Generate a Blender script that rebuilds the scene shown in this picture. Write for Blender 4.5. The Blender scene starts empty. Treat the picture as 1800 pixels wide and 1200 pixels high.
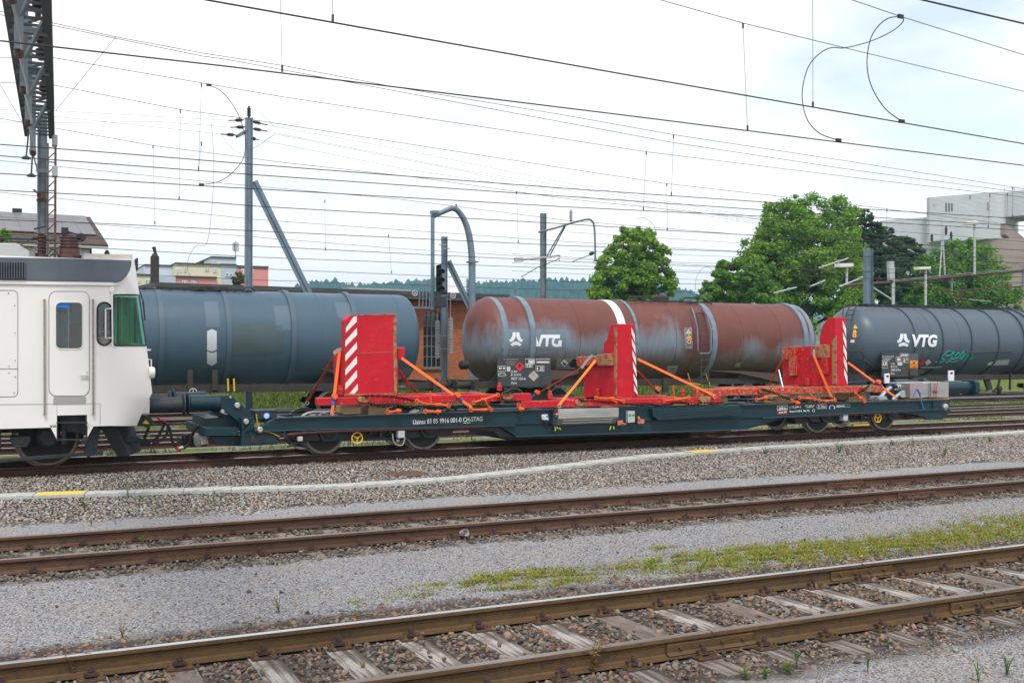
import bpy, bmesh, math, random
import numpy as np
from mathutils import Vector, Matrix
S = bpy.context.scene
COL = S.collection
R = math.radians
# ------------------------------------------------------------------ camera
CAMZ, YAW, F_PX, PITCH = 2.2, R(26.1), 1870.0, R(0.5515)
FW = Vector((math.sin(YAW)*math.cos(PITCH), math.cos(YAW)*math.cos(PITCH), math.sin(PITCH)))
RT = Vector((math.cos(YAW), -math.sin(YAW), 0))
UP = RT.cross(FW)
CAM = Vector((0, 0, CAMZ))
cd = bpy.data.cameras.new('camera'); co = bpy.data.objects.new('camera', cd); COL.objects.link(co)
cd.sensor_width = 36.0; cd.lens = F_PX/1800*36; cd.clip_end = 6000; cd.clip_start = .1
co.location = CAM
co.rotation_euler = Matrix((RT, UP, -FW)).transposed().to_euler()
S.camera = co
S.view_settings.view_transform = 'Standard'; S.view_settings.look = 'None'
S.view_settings.exposure = 0.14; S.view_settings.gamma = 1.0
# ------------------------------------------------------------------ sky and sun
SUN_EL, SUN_AZ = R(58), R(205)      # azimuth clockwise from +Y
W = bpy.data.worlds.new('World'); S.world = W; W.use_nodes = True
nt = W.node_tree; nt.nodes.clear()
def wn(t, **k):
    n = nt.nodes.new(t)
    for a, b in k.items(): setattr(n, a, b)
    return n
sky = wn('ShaderNodeTexSky', sky_type='NISHITA', sun_disc=False, sun_elevation=SUN_EL, sun_rotation=SUN_AZ, air_density=1.0, dust_density=0.6, ozone_density=1.5)
tc = wn('ShaderNodeTexCoord'); mp = wn('ShaderNodeMapping')
mp.inputs['Scale'].default_value = (1.0, 1.0, 2.2); mp.inputs['Location'].default_value = (0.35, 0.1, 0.55)
nz = wn('ShaderNodeTexNoise'); nz.inputs['Scale'].default_value = 2.3; nz.inputs['Detail'].default_value = 7; nz.inputs['Roughness'].default_value = .52
rp = wn('ShaderNodeValToRGB'); rp.color_ramp.elements[0].position = .38; rp.color_ramp.elements[1].position = .55
rp.color_ramp.elements[0].color = (.46, .46, .46, 1); rp.color_ramp.elements[1].color = (1, 1, 1, 1)
skm = wn('ShaderNodeVectorMath', operation='MULTIPLY'); skm.inputs[1].default_value = (1.5, 1.82, 1.85)
cl = wn('ShaderNodeRGB'); cl.outputs[0].default_value = (12.3, 11.8, 11.5, 1)
mx = wn('ShaderNodeMix', data_type='RGBA')
bg = wn('ShaderNodeBackground'); bg.inputs['Strength'].default_value = .103
wo = wn('ShaderNodeOutputWorld'); L = nt.links.new
L(tc.outputs['Generated'], mp.inputs[0]); L(mp.outputs[0], nz.inputs['Vector']); L(nz.outputs['Fac'], rp.inputs[0])
L(sky.outputs[0], skm.inputs[0]); L(skm.outputs[0], mx.inputs['A']); L(cl.outputs[0], mx.inputs['B']); spz = wn('ShaderNodeSeparateXYZ'); L(tc.outputs['Generated'], spz.inputs[0])      # cloud bank closing towards the horizon
mr = wn('ShaderNodeMapRange'); mr.inputs['From Min'].default_value = .30; mr.inputs['From Max'].default_value = .10; mr.inputs['To Max'].default_value = 1.0; L(spz.outputs['Z'], mr.inputs['Value'])
mxm = wn('ShaderNodeMath', operation='MAXIMUM'); L(rp.outputs[0], mxm.inputs[0]); L(mr.outputs[0], mxm.inputs[1]); L(mxm.outputs[0], mx.inputs['Factor'])
L(mx.outputs['Result'], bg.inputs['Color']); L(bg.outputs[0], wo.inputs[0])
sl = bpy.data.lights.new('sun', 'SUN'); sl.energy = 2.5; sl.angle = R(10); sl.color = (1, .96, .9)
so = bpy.data.objects.new('sun', sl); COL.objects.link(so)
sd = Vector((math.sin(SUN_AZ)*math.cos(SUN_EL), math.cos(SUN_AZ)*math.cos(SUN_EL), math.sin(SUN_EL)))
so.rotation_euler = (-sd).to_track_quat('-Z', 'Y').to_euler(); so.location = (0, 0, 60)

# ------------------------------------------------------------------ picture -> place helpers (used to read positions off the photo)
def ray(px, py): return FW + RT*((px-900)/F_PX) + UP*((600-py)/F_PX)
def at(px, py, Y):
    d = ray(px, py); return CAM + d*(Y/d.y)
def gz(px, py, z):
    d = ray(px, py); return CAM + d*((z-CAMZ)/d.z)
def xz(px, py, Y):
    p = at(px, py, Y); return (p.x, p.z)
def ax(px, py, X):                       # point on the plane X = const
    d = ray(px, py); return CAM + d*(X/d.x)

# ------------------------------------------------------------------ mesh builder
class MB:
    def __init__(s): s.v = []; s.f = []; s.m = []
    def add(s, vs, fs, mi=0):
        o = len(s.v); s.v += [tuple(p) for p in vs]
        s.f += [tuple(i+o for i in f) for f in fs]; s.m += [mi]*len(fs); return s
    def box(s, x0, y0, z0, x1, y1, z1, mi=0):
        return s.add([(x0,y0,z0),(x1,y0,z0),(x1,y1,z0),(x0,y1,z0),(x0,y0,z1),(x1,y0,z1),(x1,y1,z1),(x0,y1,z1)],
              [(0,3,2,1),(4,5,6,7),(0,1,5,4),(1,2,6,5),(2,3,7,6),(3,0,4,7)], mi)
    def bar(s, p0, p1, w, h=None, up=(0,0,1), mi=0):
        p0 = Vector(p0); p1 = Vector(p1); h = h or w; d = (p1-p0).normalized(); u = Vector(up)
        if abs(d.dot(u)) > .98: u = Vector((0,1,0))
        a = d.cross(u).normalized()*(w/2); b = a.cross(d).normalized()*(h/2)
        return s.add([p0-a-b,p0+a-b,p0+a+b,p0-a+b,p1-a-b,p1+a-b,p1+a+b,p1-a+b],
              [(0,3,2,1),(4,5,6,7),(0,1,5,4),(1,2,6,5),(2,3,7,6),(3,0,4,7)], mi)
    def prism(s, poly, a0, a1, axis='y', mi=0):
        n = len(poly)
        f = {'y': lambda p, a: (p[0], a, p[1]), 'x': lambda p, a: (a, p[0], p[1]), 'z': lambda p, a: (p[0], p[1], a)}[axis]
        ar = sum(poly[i][0]*poly[(i+1)%n][1]-poly[(i+1)%n][0]*poly[i][1] for i in range(n))
        if (ar > 0) == (axis == 'y'): poly = poly[::-1]
        if a0 > a1: a0, a1 = a1, a0
        vs = [f(p, a0) for p in poly]+[f(p, a1) for p in poly]
        # orient outward
        fs = [tuple(range(n))[::-1], tuple(range(n, 2*n))]+[(i, (i+1)%n, n+(i+1)%n, n+i) for i in range(n)]
        return s.add(vs, fs, mi)
    def loft(s, rings, mi=0, caps=True, closed=True):
        n = len(rings[0]); vs = [p for r in rings for p in r]; fs = []
        for k in range(len(rings)-1):
            for i in range(n if closed else n-1):
                j = (i+1)%n; fs.append((k*n+i, k*n+j, (k+1)*n+j, (k+1)*n+i))
        if caps: fs += [tuple(range(n))[::-1], tuple(range((len(rings)-1)*n, len(rings)*n))]
        return s.add(vs, fs, mi)
    def lathe(s, o, axis, prof, n=20, mi=0, caps=True):
        o = Vector(o); d = Vector(axis).normalized(); u = d.orthogonal().normalized(); w = d.cross(u)
        return s.loft([[o+d*t+(u*math.cos(2*math.pi*i/n)+w*math.sin(2*math.pi*i/n))*max(r, 1e-4) for i in range(n)] for t, r in prof], mi, caps)
    def cyl(s, p0, p1, r, r1=None, n=12, mi=0):
        p0 = Vector(p0); p1 = Vector(p1)
        return s.lathe(p0, p1-p0, [(0, r), ((p1-p0).length, r if r1 is None else r1)], n, mi)
    def tube(s, pts, r, n=6, mi=0, closed=False):
        pts = [Vector(p) for p in pts]; N = len(pts); rings = []; u = None
        for i, p in enumerate(pts):
            a = pts[i-1] if (i or closed) else p; b = pts[(i+1)%N] if (i < N-1 or closed) else p
            d = (b-a).normalized()
            if u is None: u = d.orthogonal().normalized()
            u = (u-d*u.dot(d)).normalized(); w = d.cross(u); rr = r[i] if isinstance(r, (list, tuple)) else r
            rings.append([p+(u*math.cos(2*math.pi*k/n)+w*math.sin(2*math.pi*k/n))*rr for k in range(n)])
        if closed: rings.append(rings[0])
        return s.loft(rings, mi, not closed)
    def ring(s, c, axis, R_, r, n=24, m=8, mi=0):
        c = Vector(c); d = Vector(axis).normalized(); u = d.orthogonal().normalized(); w = d.cross(u)
        return s.tube([c+(u*math.cos(2*math.pi*i/n)+w*math.sin(2*math.pi*i/n))*R_ for i in range(n)], r, m, mi, True)
    def ribbon(s, pts, w, t=.004, side=(0,1,0), mi=0):
        pts = [Vector(p) for p in pts]; rings = []
        for i, p in enumerate(pts):
            d = (pts[min(i+1, len(pts)-1)]-pts[max(i-1, 0)]).normalized(); a = Vector(side); a = (a-d*a.dot(d)).normalized(); b = d.cross(a)
            rings.append([p-a*w/2-b*t/2, p+a*w/2-b*t/2, p+a*w/2+b*t/2, p-a*w/2+b*t/2])
        return s.loft(rings, mi)
    def text(s, body, fn, size=1., depth=0, bold=0, shear=0, align='LEFT', mi=0, sx=1.):
        c = bpy.data.curves.new('t', 'FONT'); c.body = body; c.size = size; c.shear = shear; c.offset = bold; c.align_x = align; c.fill_mode = 'FRONT'; c.resolution_u = 3
        o = bpy.data.objects.new('t', c); me = o.to_mesh()
        s.add([fn(v.co.x*sx, v.co.y) for v in me.vertices], [tuple(p.vertices) for p in me.polygons], mi)
        o.to_mesh_clear(); bpy.data.objects.remove(o); bpy.data.curves.remove(c); return s
    def bounds(s):
        a = np.array(s.v); return a.min(0), a.max(0)
    def build(s, name, mats, parent=None, bevel=0, ang=35, base=True, fix=True):
        off = Vector((0,0,0)); q = parent
        while q: off += q.location; q = q.parent
        loc = Vector((0,0,0))
        if parent is None and base:
            lo, hi = s.bounds(); loc = Vector(((lo[0]+hi[0])/2, (lo[1]+hi[1])/2, lo[2]))
        off = off+loc
        me = bpy.data.meshes.new(name)
        me.from_pydata([(p[0]-off.x, p[1]-off.y, p[2]-off.z) for p in s.v], [], s.f)
        mats = mats if isinstance(mats, (list, tuple)) else [mats]
        for m in mats: me.materials.append(m)
        if len(mats) > 1: me.polygons.foreach_set('material_index', s.m)
        me.validate()
        if fix:
            bm = bmesh.new(); bm.from_mesh(me); bmesh.ops.recalc_face_normals(bm, faces=bm.faces); bm.to_mesh(me); bm.free()
        me.update()
        if ang: me.polygons.foreach_set('use_smooth', [True]*len(me.polygons)); me.set_sharp_from_angle(angle=R(ang))
        o = bpy.data.objects.new(name, me); COL.objects.link(o); o.location = loc
        if parent: o.parent = parent
        if bevel:
            b = o.modifiers.new('bevel', 'BEVEL'); b.width = bevel; b.segments = 2; b.limit_method = 'ANGLE'; b.angle_limit = R(40); b.harden_normals = False
        return o
def fan(pts, n): return pts
def tag(o, label, cat, group=None, kind=None):
    if label: o['label'] = label
    if cat: o['category'] = cat
    if group: o['group'] = group
    if kind: o['kind'] = kind
    return o
def thing(name, label, cat, loc, group=None):
    o = bpy.data.objects.new(name, None); COL.objects.link(o); o.location = loc; o.empty_display_size = .2
    return tag(o, label, cat, group)
def copy_tree(o, parent=None):
    c = o.copy(); COL.objects.link(c)
    if parent: c.parent = parent
    for ch in list(o.children): copy_tree(ch, c)
    return c
def spline(pts, n=8):
    pts = [Vector(p) for p in pts]; out = []
    P = [pts[0]*2-pts[1]]+pts+[pts[-1]*2-pts[-2]]
    for i in range(1, len(P)-2):
        a, b, c, d = P[i-1:i+3]
        for k in range(n):
            t = k/n; out.append(.5*((2*b)+(c-a)*t+(2*a-5*b+4*c-d)*t*t+(3*b-a-3*c+d)*t**3))
    out.append(pts[-1]); return out

# ------------------------------------------------------------------ materials
def M(name, base, rough=.6, metal=0., var=(), bump=None, spec=.5, coord='Object', alpha=1, trans=0):
    m = bpy.data.materials.new(name); m.use_nodes = True; t = m.node_tree; b = t.nodes['Principled BSDF']; K = t.links.new
    b.inputs['Base Color'].default_value = (*base, 1); b.inputs['Roughness'].default_value = rough; b.inputs['Metallic'].default_value = metal
    b.inputs['Specular IOR Level'].default_value = spec
    if trans: b.inputs['Transmission Weight'].default_value = trans
    tcn = t.nodes.new('ShaderNodeTexCoord'); cur = None; curf = None
    for L_ in var:
        col, scale, lo, hi = L_[:4]; st = L_[4] if len(L_) > 4 else (1,1,1); amt = L_[5] if len(L_) > 5 else 1.; rg = L_[6] if len(L_) > 6 else None
        g = t.nodes.new('ShaderNodeMapping'); g.inputs['Scale'].default_value = tuple(scale*q for q in st); K(tcn.outputs[coord], g.inputs[0])
        g.inputs['Location'].default_value = (random.random()*9, random.random()*9, random.random()*9)
        n = t.nodes.new('ShaderNodeTexNoise'); n.inputs['Scale'].default_value = 1; n.inputs['Detail'].default_value = 6; n.inputs['Roughness'].default_value = .62; K(g.outputs[0], n.inputs['Vector'])
        r = t.nodes.new('ShaderNodeMapRange'); r.inputs['From Min'].default_value = lo; r.inputs['From Max'].default_value = hi; r.inputs['To Max'].default_value = amt; K(n.outputs['Fac'], r.inputs['Value'])
        x = t.nodes.new('ShaderNodeMix'); x.data_type = 'RGBA'; K(r.outputs[0], x.inputs['Factor'])
        if cur: K(cur, x.inputs['A'])
        else: x.inputs['A'].default_value = (*base, 1)
        x.inputs['B'].default_value = (*col, 1); cur = x.outputs['Result']
        if rg is not None:
            y = t.nodes.new('ShaderNodeMix'); K(r.outputs[0], y.inputs['Factor'])
            if curf: K(curf, y.inputs['A'])
            else: y.inputs['A'].default_value = rough
            y.inputs['B'].default_value = rg; curf = y.outputs['Result']
    if cur: K(cur, b.inputs['Base Color'])
    if curf: K(curf, b.inputs['Roughness'])
    if bump:
        st, sc = bump[:2]; n = t.nodes.new('ShaderNodeTexNoise'); n.inputs['Scale'].default_value = sc; n.inputs['Detail'].default_value = 4
        g = t.nodes.new('ShaderNodeMapping'); K(tcn.outputs[coord], g.inputs[0]); K(g.outputs[0], n.inputs['Vector'])
        if len(bump) > 2: g.inputs['Scale'].default_value = bump[2]
        q = t.nodes.new('ShaderNodeBump'); q.inputs['Strength'].default_value = st; q.inputs['Distance'].default_value = .02
        K(n.outputs['Fac'], q.inputs['Height']); K(q.outputs[0], b.inputs['Normal'])
    return m
def island(name, cols, rough=.85, bump=None, extra=None, dirt=0):
    """colour picked once per loose piece (stone, leaf)"""
    m = bpy.data.materials.new(name); m.use_nodes = True; t = m.node_tree; b = t.nodes['Principled BSDF']; K = t.links.new
    g = t.nodes.new('ShaderNodeNewGeometry'); r = t.nodes.new('ShaderNodeValToRGB'); K(g.outputs['Random Per Island'], r.inputs[0])
    e = r.color_ramp.elements; r.color_ramp.interpolation = 'LINEAR'
    while len(e) < len(cols): e.new(.5)
    for i, c in enumerate(cols): e[i].position = i/(len(cols)-1); e[i].color = (*c, 1)
    if dirt:      # broad dusty and darker areas across the bed of stones
        n = t.nodes.new('ShaderNodeTexNoise'); n.inputs['Scale'].default_value = .9; n.inputs['Detail'].default_value = 6; K(g.outputs['Position'], n.inputs['Vector'])
        q = t.nodes.new('ShaderNodeMapRange'); q.inputs['From Min'].default_value = .38; q.inputs['From Max'].default_value = .68; q.inputs['To Max'].default_value = dirt; K(n.outputs['Fac'], q.inputs['Value'])
        x = t.nodes.new('ShaderNodeMix'); x.data_type = 'RGBA'; K(q.outputs[0], x.inputs['Factor']); K(r.outputs[0], x.inputs['A']); x.inputs['B'].default_value = (.19, .155, .12, 1); K(x.outputs['Result'], b.inputs['Base Color'])
    else: K(r.outputs[0], b.inputs['Base Color'])
    b.inputs['Roughness'].default_value = rough; b.inputs['Specular IOR Level'].default_value = .3
    if extra: b.inputs['Subsurface Weight'].default_value = 0
    return m
random.seed(3)
RUST = M('rail_rust', (.070,.034,.019), .75, 0, [((.115,.055,.028), 3, .4, .7, (.3,1,1)), ((.035,.022,.018), 14, .5, .75)], (.25, 60))
RUST2 = M('rail_rust_dark', (.052,.024,.014), .75, 0, [((.085,.04,.022), 3, .4, .7, (.3,1,1)), ((.025,.018,.016), 14, .5, .75)], (.25, 60))
OLIVE = M('rail_rust_olive', (.078,.043,.014), .7, 0, [((.12,.066,.022), 3, .4, .7, (.3,1,1)), ((.04,.026,.018), 14, .5, .75)], (.25, 60))
SHINE = M('rail_head_steel', (.62,.64,.68), .22, 1., [((.4,.36,.33), 5, .5, .8, (.2,1,1), .5)])
DULL = M('rail_head_dull', (.3,.26,.24), .42, .8, [((.16,.1,.07), 4, .4, .7, (.2,1,1), .7)])
WOODOLD = M('sleeper_wood', (.18,.15,.13), .9, 0, [((.34,.315,.295), 3, .36, .62, (1,.35,1)), ((.04,.03,.025), 24, .44, .56, (1,.05,1), .85), ((.09,.06,.045), 2.2, .5, .7)], (.9, 40, (1,.06,1)))
WOODDARK = M('sleeper_wood_dark', (.10,.072,.056), .9, 0, [((.26,.225,.2), 3, .4, .65, (1,.4,1)), ((.04,.03,.026), 16, .5, .66, (1,.07,1))], (.9, 40, (1,.06,1)))
STEELRED = M('sleeper_steel_rust', (.12,.045,.04), .75, 0, [((.07,.035,.03), 5, .4, .7)], (.3, 40))
BOLT = M('bolt_brass_rust', (.16,.1,.035), .6, .2, [((.06,.035,.022), 9, .4, .65)])
PLATE = M('tie_plate_rust', (.075,.035,.026), .8, 0, [((.035,.022,.02), 8, .4, .7)], (.3, 50))
CONC = M('trough_concrete', (.43,.44,.42), .85, 0, [((.33,.34,.32), 3, .45, .7), ((.18,.18,.165), 25, .55, .8)], (.25, 90))
YPAINT = M('yellow_paint', (.75,.52,.02), .55, 0, [((.5,.38,.1), 8, .55, .8)])
# ================================================================== GROUND
def ground_z(y):
    pts = [(-40,-.19),(15,-.18),(17,-.15),(18.6,-.10),(20.2,-.02),(23.5,-.02),(25.2,-.10),(41.5,-.08),(45.3,.72),(90,.8),(400,.8)]
    for (a, za), (b, zb) in zip(pts, pts[1:]):
        if y <= b: return za+(zb-za)*(y-a)/(b-a)
    return 0
gm = bpy.data.materials.new('yard_ground'); gm.use_nodes = True
def ground_mat(m):
    t = m.node_tree; b = t.nodes['Principled BSDF']; K = t.links.new; N = t.nodes.new
    geo = N('ShaderNodeNewGeometry'); sep = N('ShaderNodeSeparateXYZ'); K(geo.outputs['Position'], sep.inputs[0])
    def noise(sc, det=5, st=(1,1,1), rough=.6):
        g = N('ShaderNodeMapping'); g.inputs['Scale'].default_value = st; K(geo.outputs['Position'], g.inputs[0])
        n = N('ShaderNodeTexNoise'); n.inputs['Scale'].default_value = sc; n.inputs['Detail'].default_value = det; n.inputs['Roughness'].default_value = rough; K(g.outputs[0], n.inputs['Vector']); return n.outputs['Fac']
    def rng(v, a, b_, lo=0., hi=1.):
        r = N('ShaderNodeMapRange'); r.interpolation_type = 'SMOOTHSTEP'
        for k, q in (('From Min', a), ('From Max', b_), ('To Min', lo), ('To Max', hi)): r.inputs[k].default_value = q
        K(v, r.inputs['Value']); return r.outputs[0]
    def mth(op, a, c):
        n = N('ShaderNodeMath'); n.operation = op
        for i, q in enumerate((a, c)):
            if isinstance(q, (int, float)): n.inputs[i].default_value = q
            else: K(q, n.inputs[i])
        return n.outputs[0]
    def mix(f, A, B):
        x = N('ShaderNodeMix'); x.data_type = 'RGBA'
        if isinstance(f, float): x.inputs['Factor'].default_value = f
        else: K(f, x.inputs['Factor'])
        for k, q in (('A', A), ('B', B)):
            if isinstance(q, tuple): x.inputs[k].default_value = (*q, 1)
            else: K(q, x.inputs[k])
        return x.outputs['Result']
    def vor(sc):
        v = N('ShaderNodeTexVoronoi'); v.inputs['Scale'].default_value = sc; v.inputs['Randomness'].default_value = 1; K(geo.outputs['Position'], v.inputs['Vector']); return v
    v1 = vor(62); hs = N('ShaderNodeSeparateColor'); K(v1.outputs['Color'], hs.inputs[0])
    cr = N('ShaderNodeValToRGB'); K(hs.outputs[0], cr.inputs[0]); e = cr.color_ramp.elements
    cols = [(.08,.09,.11),(.15,.16,.19),(.22,.23,.26),(.28,.29,.31),(.35,.35,.35),(.28,.22,.15)]
    while len(e) < len(cols): e.new(.5)
    for i, c in enumerate(cols): e[i].position = i/(len(cols)-1); e[i].color = (*c, 1)
    grav = mix(rng(noise(1.1, 4), .45, .7, 0, .42), cr.outputs[0], (.30,.27,.23))
    grav = mix(rng(noise(.5, 4, (.35,1,1)), .52, .72, 0, .3), grav, (.2,.2,.205))
    v2 = vor(22); hs2 = N('ShaderNodeSeparateColor'); K(v2.outputs['Color'], hs2.inputs[0])
    cr2 = N('ShaderNodeValToRGB'); K(hs2.outputs[0], cr2.inputs[0]); e = cr2.color_ramp.elements
    cols = [(.02,.018,.016),(.045,.038,.032),(.075,.06,.05),(.09,.085,.08)]
    while len(e) < 4: e.new(.5)
    for i, c in enumerate(cols): e[i].position = i/3; e[i].color = (*c, 1)
    ball = mix(rng(noise(3, 4), .4, .65), cr2.outputs[0], (.06,.045,.035))  # dark bed colour: shade in the gaps between ballast stones is painted in
    y = mth('ADD', sep.outputs['Y'], mth('MULTIPLY', mth('SUBTRACT', noise(2.2, 5), .5), .55))
    def band(a, c, s=.12):
        return mth('MULTIPLY', rng(y, a-s, a+s), rng(y, c-s, c+s, 1., 0.))
    bb = mth('MAXIMUM', band(6.15, 9.4), mth('MAXIMUM', band(12.05, 14.6), rng(y, 15.9, 16.2)))
    colr = mix(bb, grav, ball)
    ms = mth('MULTIPLY', mth('MULTIPLY', band(9.05, 10.3, .35), rng(sep.outputs['X'], 3.5, 7)), rng(noise(2.6, 6), .48, .62))
    colr = mix(ms, colr, mix(rng(noise(6, 5), .45, .6), (.085,.05,.018), (.09,.105,.025)))
    # far tracks: ballast lanes and grass lanes
    far = mix(rng(noise(5, 5), .35, .65), (.17,.155,.14), (.27,.25,.23))
    colr = mix(rng(y, 22.8, 23.2), colr, far)
    gr = mix(rng(noise(7, 6), .35, .65), (.05,.09,.015), (.13,.17,.03))
    gmask = mth('MULTIPLY', mth('MAXIMUM', band(24.3, 26.0), mth('MAXIMUM', band(28.4,29.6), mth('MAXIMUM', band(31.9,34.2), band(40.6, 200)))), rng(noise(1.1, 5), .33, .55))
    gmask = mth('MAXIMUM', gmask, rng(y, 41, 41.6))
    colr = mix(gmask, colr, gr)
    K(colr, b.inputs['Base Color']); b.inputs['Roughness'].default_value = .92; b.inputs['Specular IOR Level'].default_value = .2
    bp = N('ShaderNodeBump'); bp.inputs['Strength'].default_value = .55; bp.inputs['Distance'].default_value = .012
    K(v1.outputs['Distance'], bp.inputs['Height']); bp.invert = True; K(bp.outputs[0], b.inputs['Normal'])
ground_mat(gm)
ys = [-60,-20,0,4,6,8,10,12,14,16,17,18.6,20.2,22,23.5,25.2,30,36,41.5,45.3,60,90,200,600,1500,3200]
xs = [-1500,-300,-60,-20,0,10,20,30,45,60,100,200,500,1200,3500]
g = MB(); nx = len(xs)
g.v = [(x, y, ground_z(y)) for y in ys for x in xs]
g.f = [(j*nx+i, j*nx+i+1, (j+1)*nx+i+1, (j+1)*nx+i) for j in range(len(ys)-1) for i in range(nx-1)]; g.m = [0]*len(g.f)
tag(g.build('ground', gm, ang=0, base=False, fix=False), 'grey gravel railway yard ground with grass farther back', 'ground', kind='structure')

# ================================================================== STONES (uncountable ballast and chippings)
rngs = np.random.default_rng(7)
def ico(sub):
    bm = bmesh.new(); bmesh.ops.create_icosphere(bm, subdivisions=sub, radius=1)
    v = np.array([p.co[:] for p in bm.verts]); f = np.array([[q.index for q in p.verts] for p in bm.faces]); bm.free(); return v, f
def stones(name, label, cat, pts, rad, mat, sub=1, flat=.72, nvar=40):
    bv, bf = ico(sub); n = len(pts); nv = len(bv)
    var = []
    for k in range(nvar):
        v = bv.copy()
        for _ in range(11):                         # chop with random planes -> angular crushed stone
            d = rngs.normal(size=3); d /= np.linalg.norm(d); h = rngs.uniform(.34, .66); q = v@d
            v = v-np.outer(np.maximum(q-h, 0), d)
        v = v/np.abs(v).max()*1.02
        var.append(v+rngs.normal(size=v.shape)*(.012 if sub > 1 else .04))
    var = np.array(var); pick = rngs.integers(0, nvar, n)
    sc = rad[:, None]*np.stack([rngs.uniform(.75, 1.3, n), rngs.uniform(.7, 1.1, n), rngs.uniform(flat-.2, flat+.2, n)], 1)
    th = rngs.uniform(0, 6.283, n); tl = rngs.normal(0, .45, n); tm = rngs.normal(0, .45, n)
    V = var[pick]*sc[:, None, :]
    y2 = V[..., 1]*np.cos(tl)[:, None]-V[..., 2]*np.sin(tl)[:, None]; z2 = V[..., 1]*np.sin(tl)[:, None]+V[..., 2]*np.cos(tl)[:, None]
    x3 = V[..., 0]*np.cos(tm)[:, None]+z2*np.sin(tm)[:, None]; z3 = -V[..., 0]*np.sin(tm)[:, None]+z2*np.cos(tm)[:, None]
    x4 = x3*np.cos(th)[:, None]-y2*np.sin(th)[:, None]; y4 = x3*np.sin(th)[:, None]+y2*np.cos(th)[:, None]
    P = np.stack([x4, y4, z3], 2)+pts[:, None, :]
    Fc = (bf[None]+(np.arange(n)*nv)[:, None, None]).reshape(-1, 3)
    me = bpy.data.meshes.new(name); me.vertices.add(n*nv); me.vertices.foreach_set('co', P.astype(np.float32).ravel())
    nf = len(Fc); me.loops.add(nf*3); me.loops.foreach_set('vertex_index', Fc.astype(np.int32).ravel()); me.polygons.add(nf)
    me.polygons.foreach_set('loop_start', np.arange(0, nf*3, 3, dtype=np.int32)); me.materials.append(mat); me.update(calc_edges=True)
    o = bpy.data.objects.new(name, me); COL.objects.link(o); return tag(o, label, cat, kind='stuff')
def grid(x0, x1, y0, y1, s, jit=.45):
    X, Y = np.meshgrid(np.arange(x0, x1, s), np.arange(y0, y1, s)); X = X.ravel(); Y = Y.ravel()
    X = X+rngs.uniform(-jit, jit, len(X))*s; Y = Y+rngs.uniform(-jit, jit, len(Y))*s
    k = (X > -2.6-.06*Y) & (X < 1.33*Y+2.5); return X[k], Y[k]
def wav(x, k=1., s=0): return rngs.normal(0, .055, len(x))+.09*np.sin(x*1.7*k+s)+.06*np.sin(x*4.3*k+1+s)+.05*np.sin(x*9.1*k+s*2)
SP1, SX1 = .615, 3.13
SP2, SX2 = .603, 4.64
T1C, T2C = 7.63, 13.30
BALL1 = island('ballast_brown', [(.035,.031,.03),(.12,.085,.06),(.19,.13,.085),(.075,.07,.068),(.26,.14,.085),(.13,.115,.10),(.24,.21,.18),(.055,.05,.05),(.27,.19,.13),(.17,.16,.155),(.07,.062,.055)])
BALL2 = island('ballast_grey_brown', [(.05,.043,.037),(.11,.092,.075),(.16,.135,.11),(.085,.077,.07),(.22,.2,.175),(.21,.15,.1)])
BALL3 = island('ballast_grey', [(.08,.082,.085),(.19,.19,.19),(.34,.325,.30),(.24,.245,.255),(.45,.44,.42),(.36,.27,.18),(.14,.14,.14),(.27,.17,.11),(.3,.3,.305)], dirt=.4)
CHIP = island('chippings', [(.045,.049,.06),(.125,.137,.17),(.205,.22,.265),(.09,.097,.115),(.33,.345,.375),(.16,.17,.20),(.27,.19,.12),(.06,.062,.075)], dirt=.45)
def sleeper_mask(X, Y, sx, sp, y0, y1, hw=.125):
    d = np.abs(((X-sx+sp/2) % sp)-sp/2); return (d < hw) & (Y > y0) & (Y < y1)
def rail_mask(Y, c): return (np.abs(Y-(c-.75)) < .075) | (np.abs(Y-(c+.75)) < .075)
# near track
X, Y = grid(-3.5, 15, 5.9, 9.9, .0385)
k = (Y > 6.2+wav(X)) & (Y < 9.45+wav(X, 1.2, 2)) & ~rail_mask(Y, T1C)
sm = sleeper_mask(X, Y, SX1, SP1, 6.33, 8.93) & (rngs.random(len(X)) > .018)
k &= ~sm; X, Y = X[k], Y[k]
r = rngs.uniform(.018, .036, len(X))*np.where(rngs.random(len(X)) > .88, 1.3, 1.)
Z = -.197+rngs.uniform(-.012, .03, len(X))-np.where((Y < 6.4) | (Y > 9.1), .012, 0); Z = np.where(sleeper_mask(X, Y, SX1, SP1, 6.33, 8.93), -.145, Z)
stones('track_ballast', 'brown and grey crushed ballast stones between the weathered wooden sleepers nearest the viewer', 'ballast', np.stack([X, Y, Z], 1), r, BALL1, 2)
X, Y = grid(-3.5, 15, 5.9, 9.9, .034)
k = (Y > 6.3+wav(X)) & (Y < 9.4+wav(X, 1.2, 2)) & ~rail_mask(Y, T1C) & ~sleeper_mask(X, Y, SX1, SP1, 6.33, 8.93, .115); X, Y = X[k], Y[k]
stones('track_ballast', 'smaller ballast stones filling the gaps in the bed of the nearest track', 'ballast', np.stack([X, Y, -.212+rngs.uniform(-.008, .012, len(X))], 1), rngs.uniform(.012, .022, len(X)), BALL1, 1)
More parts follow.
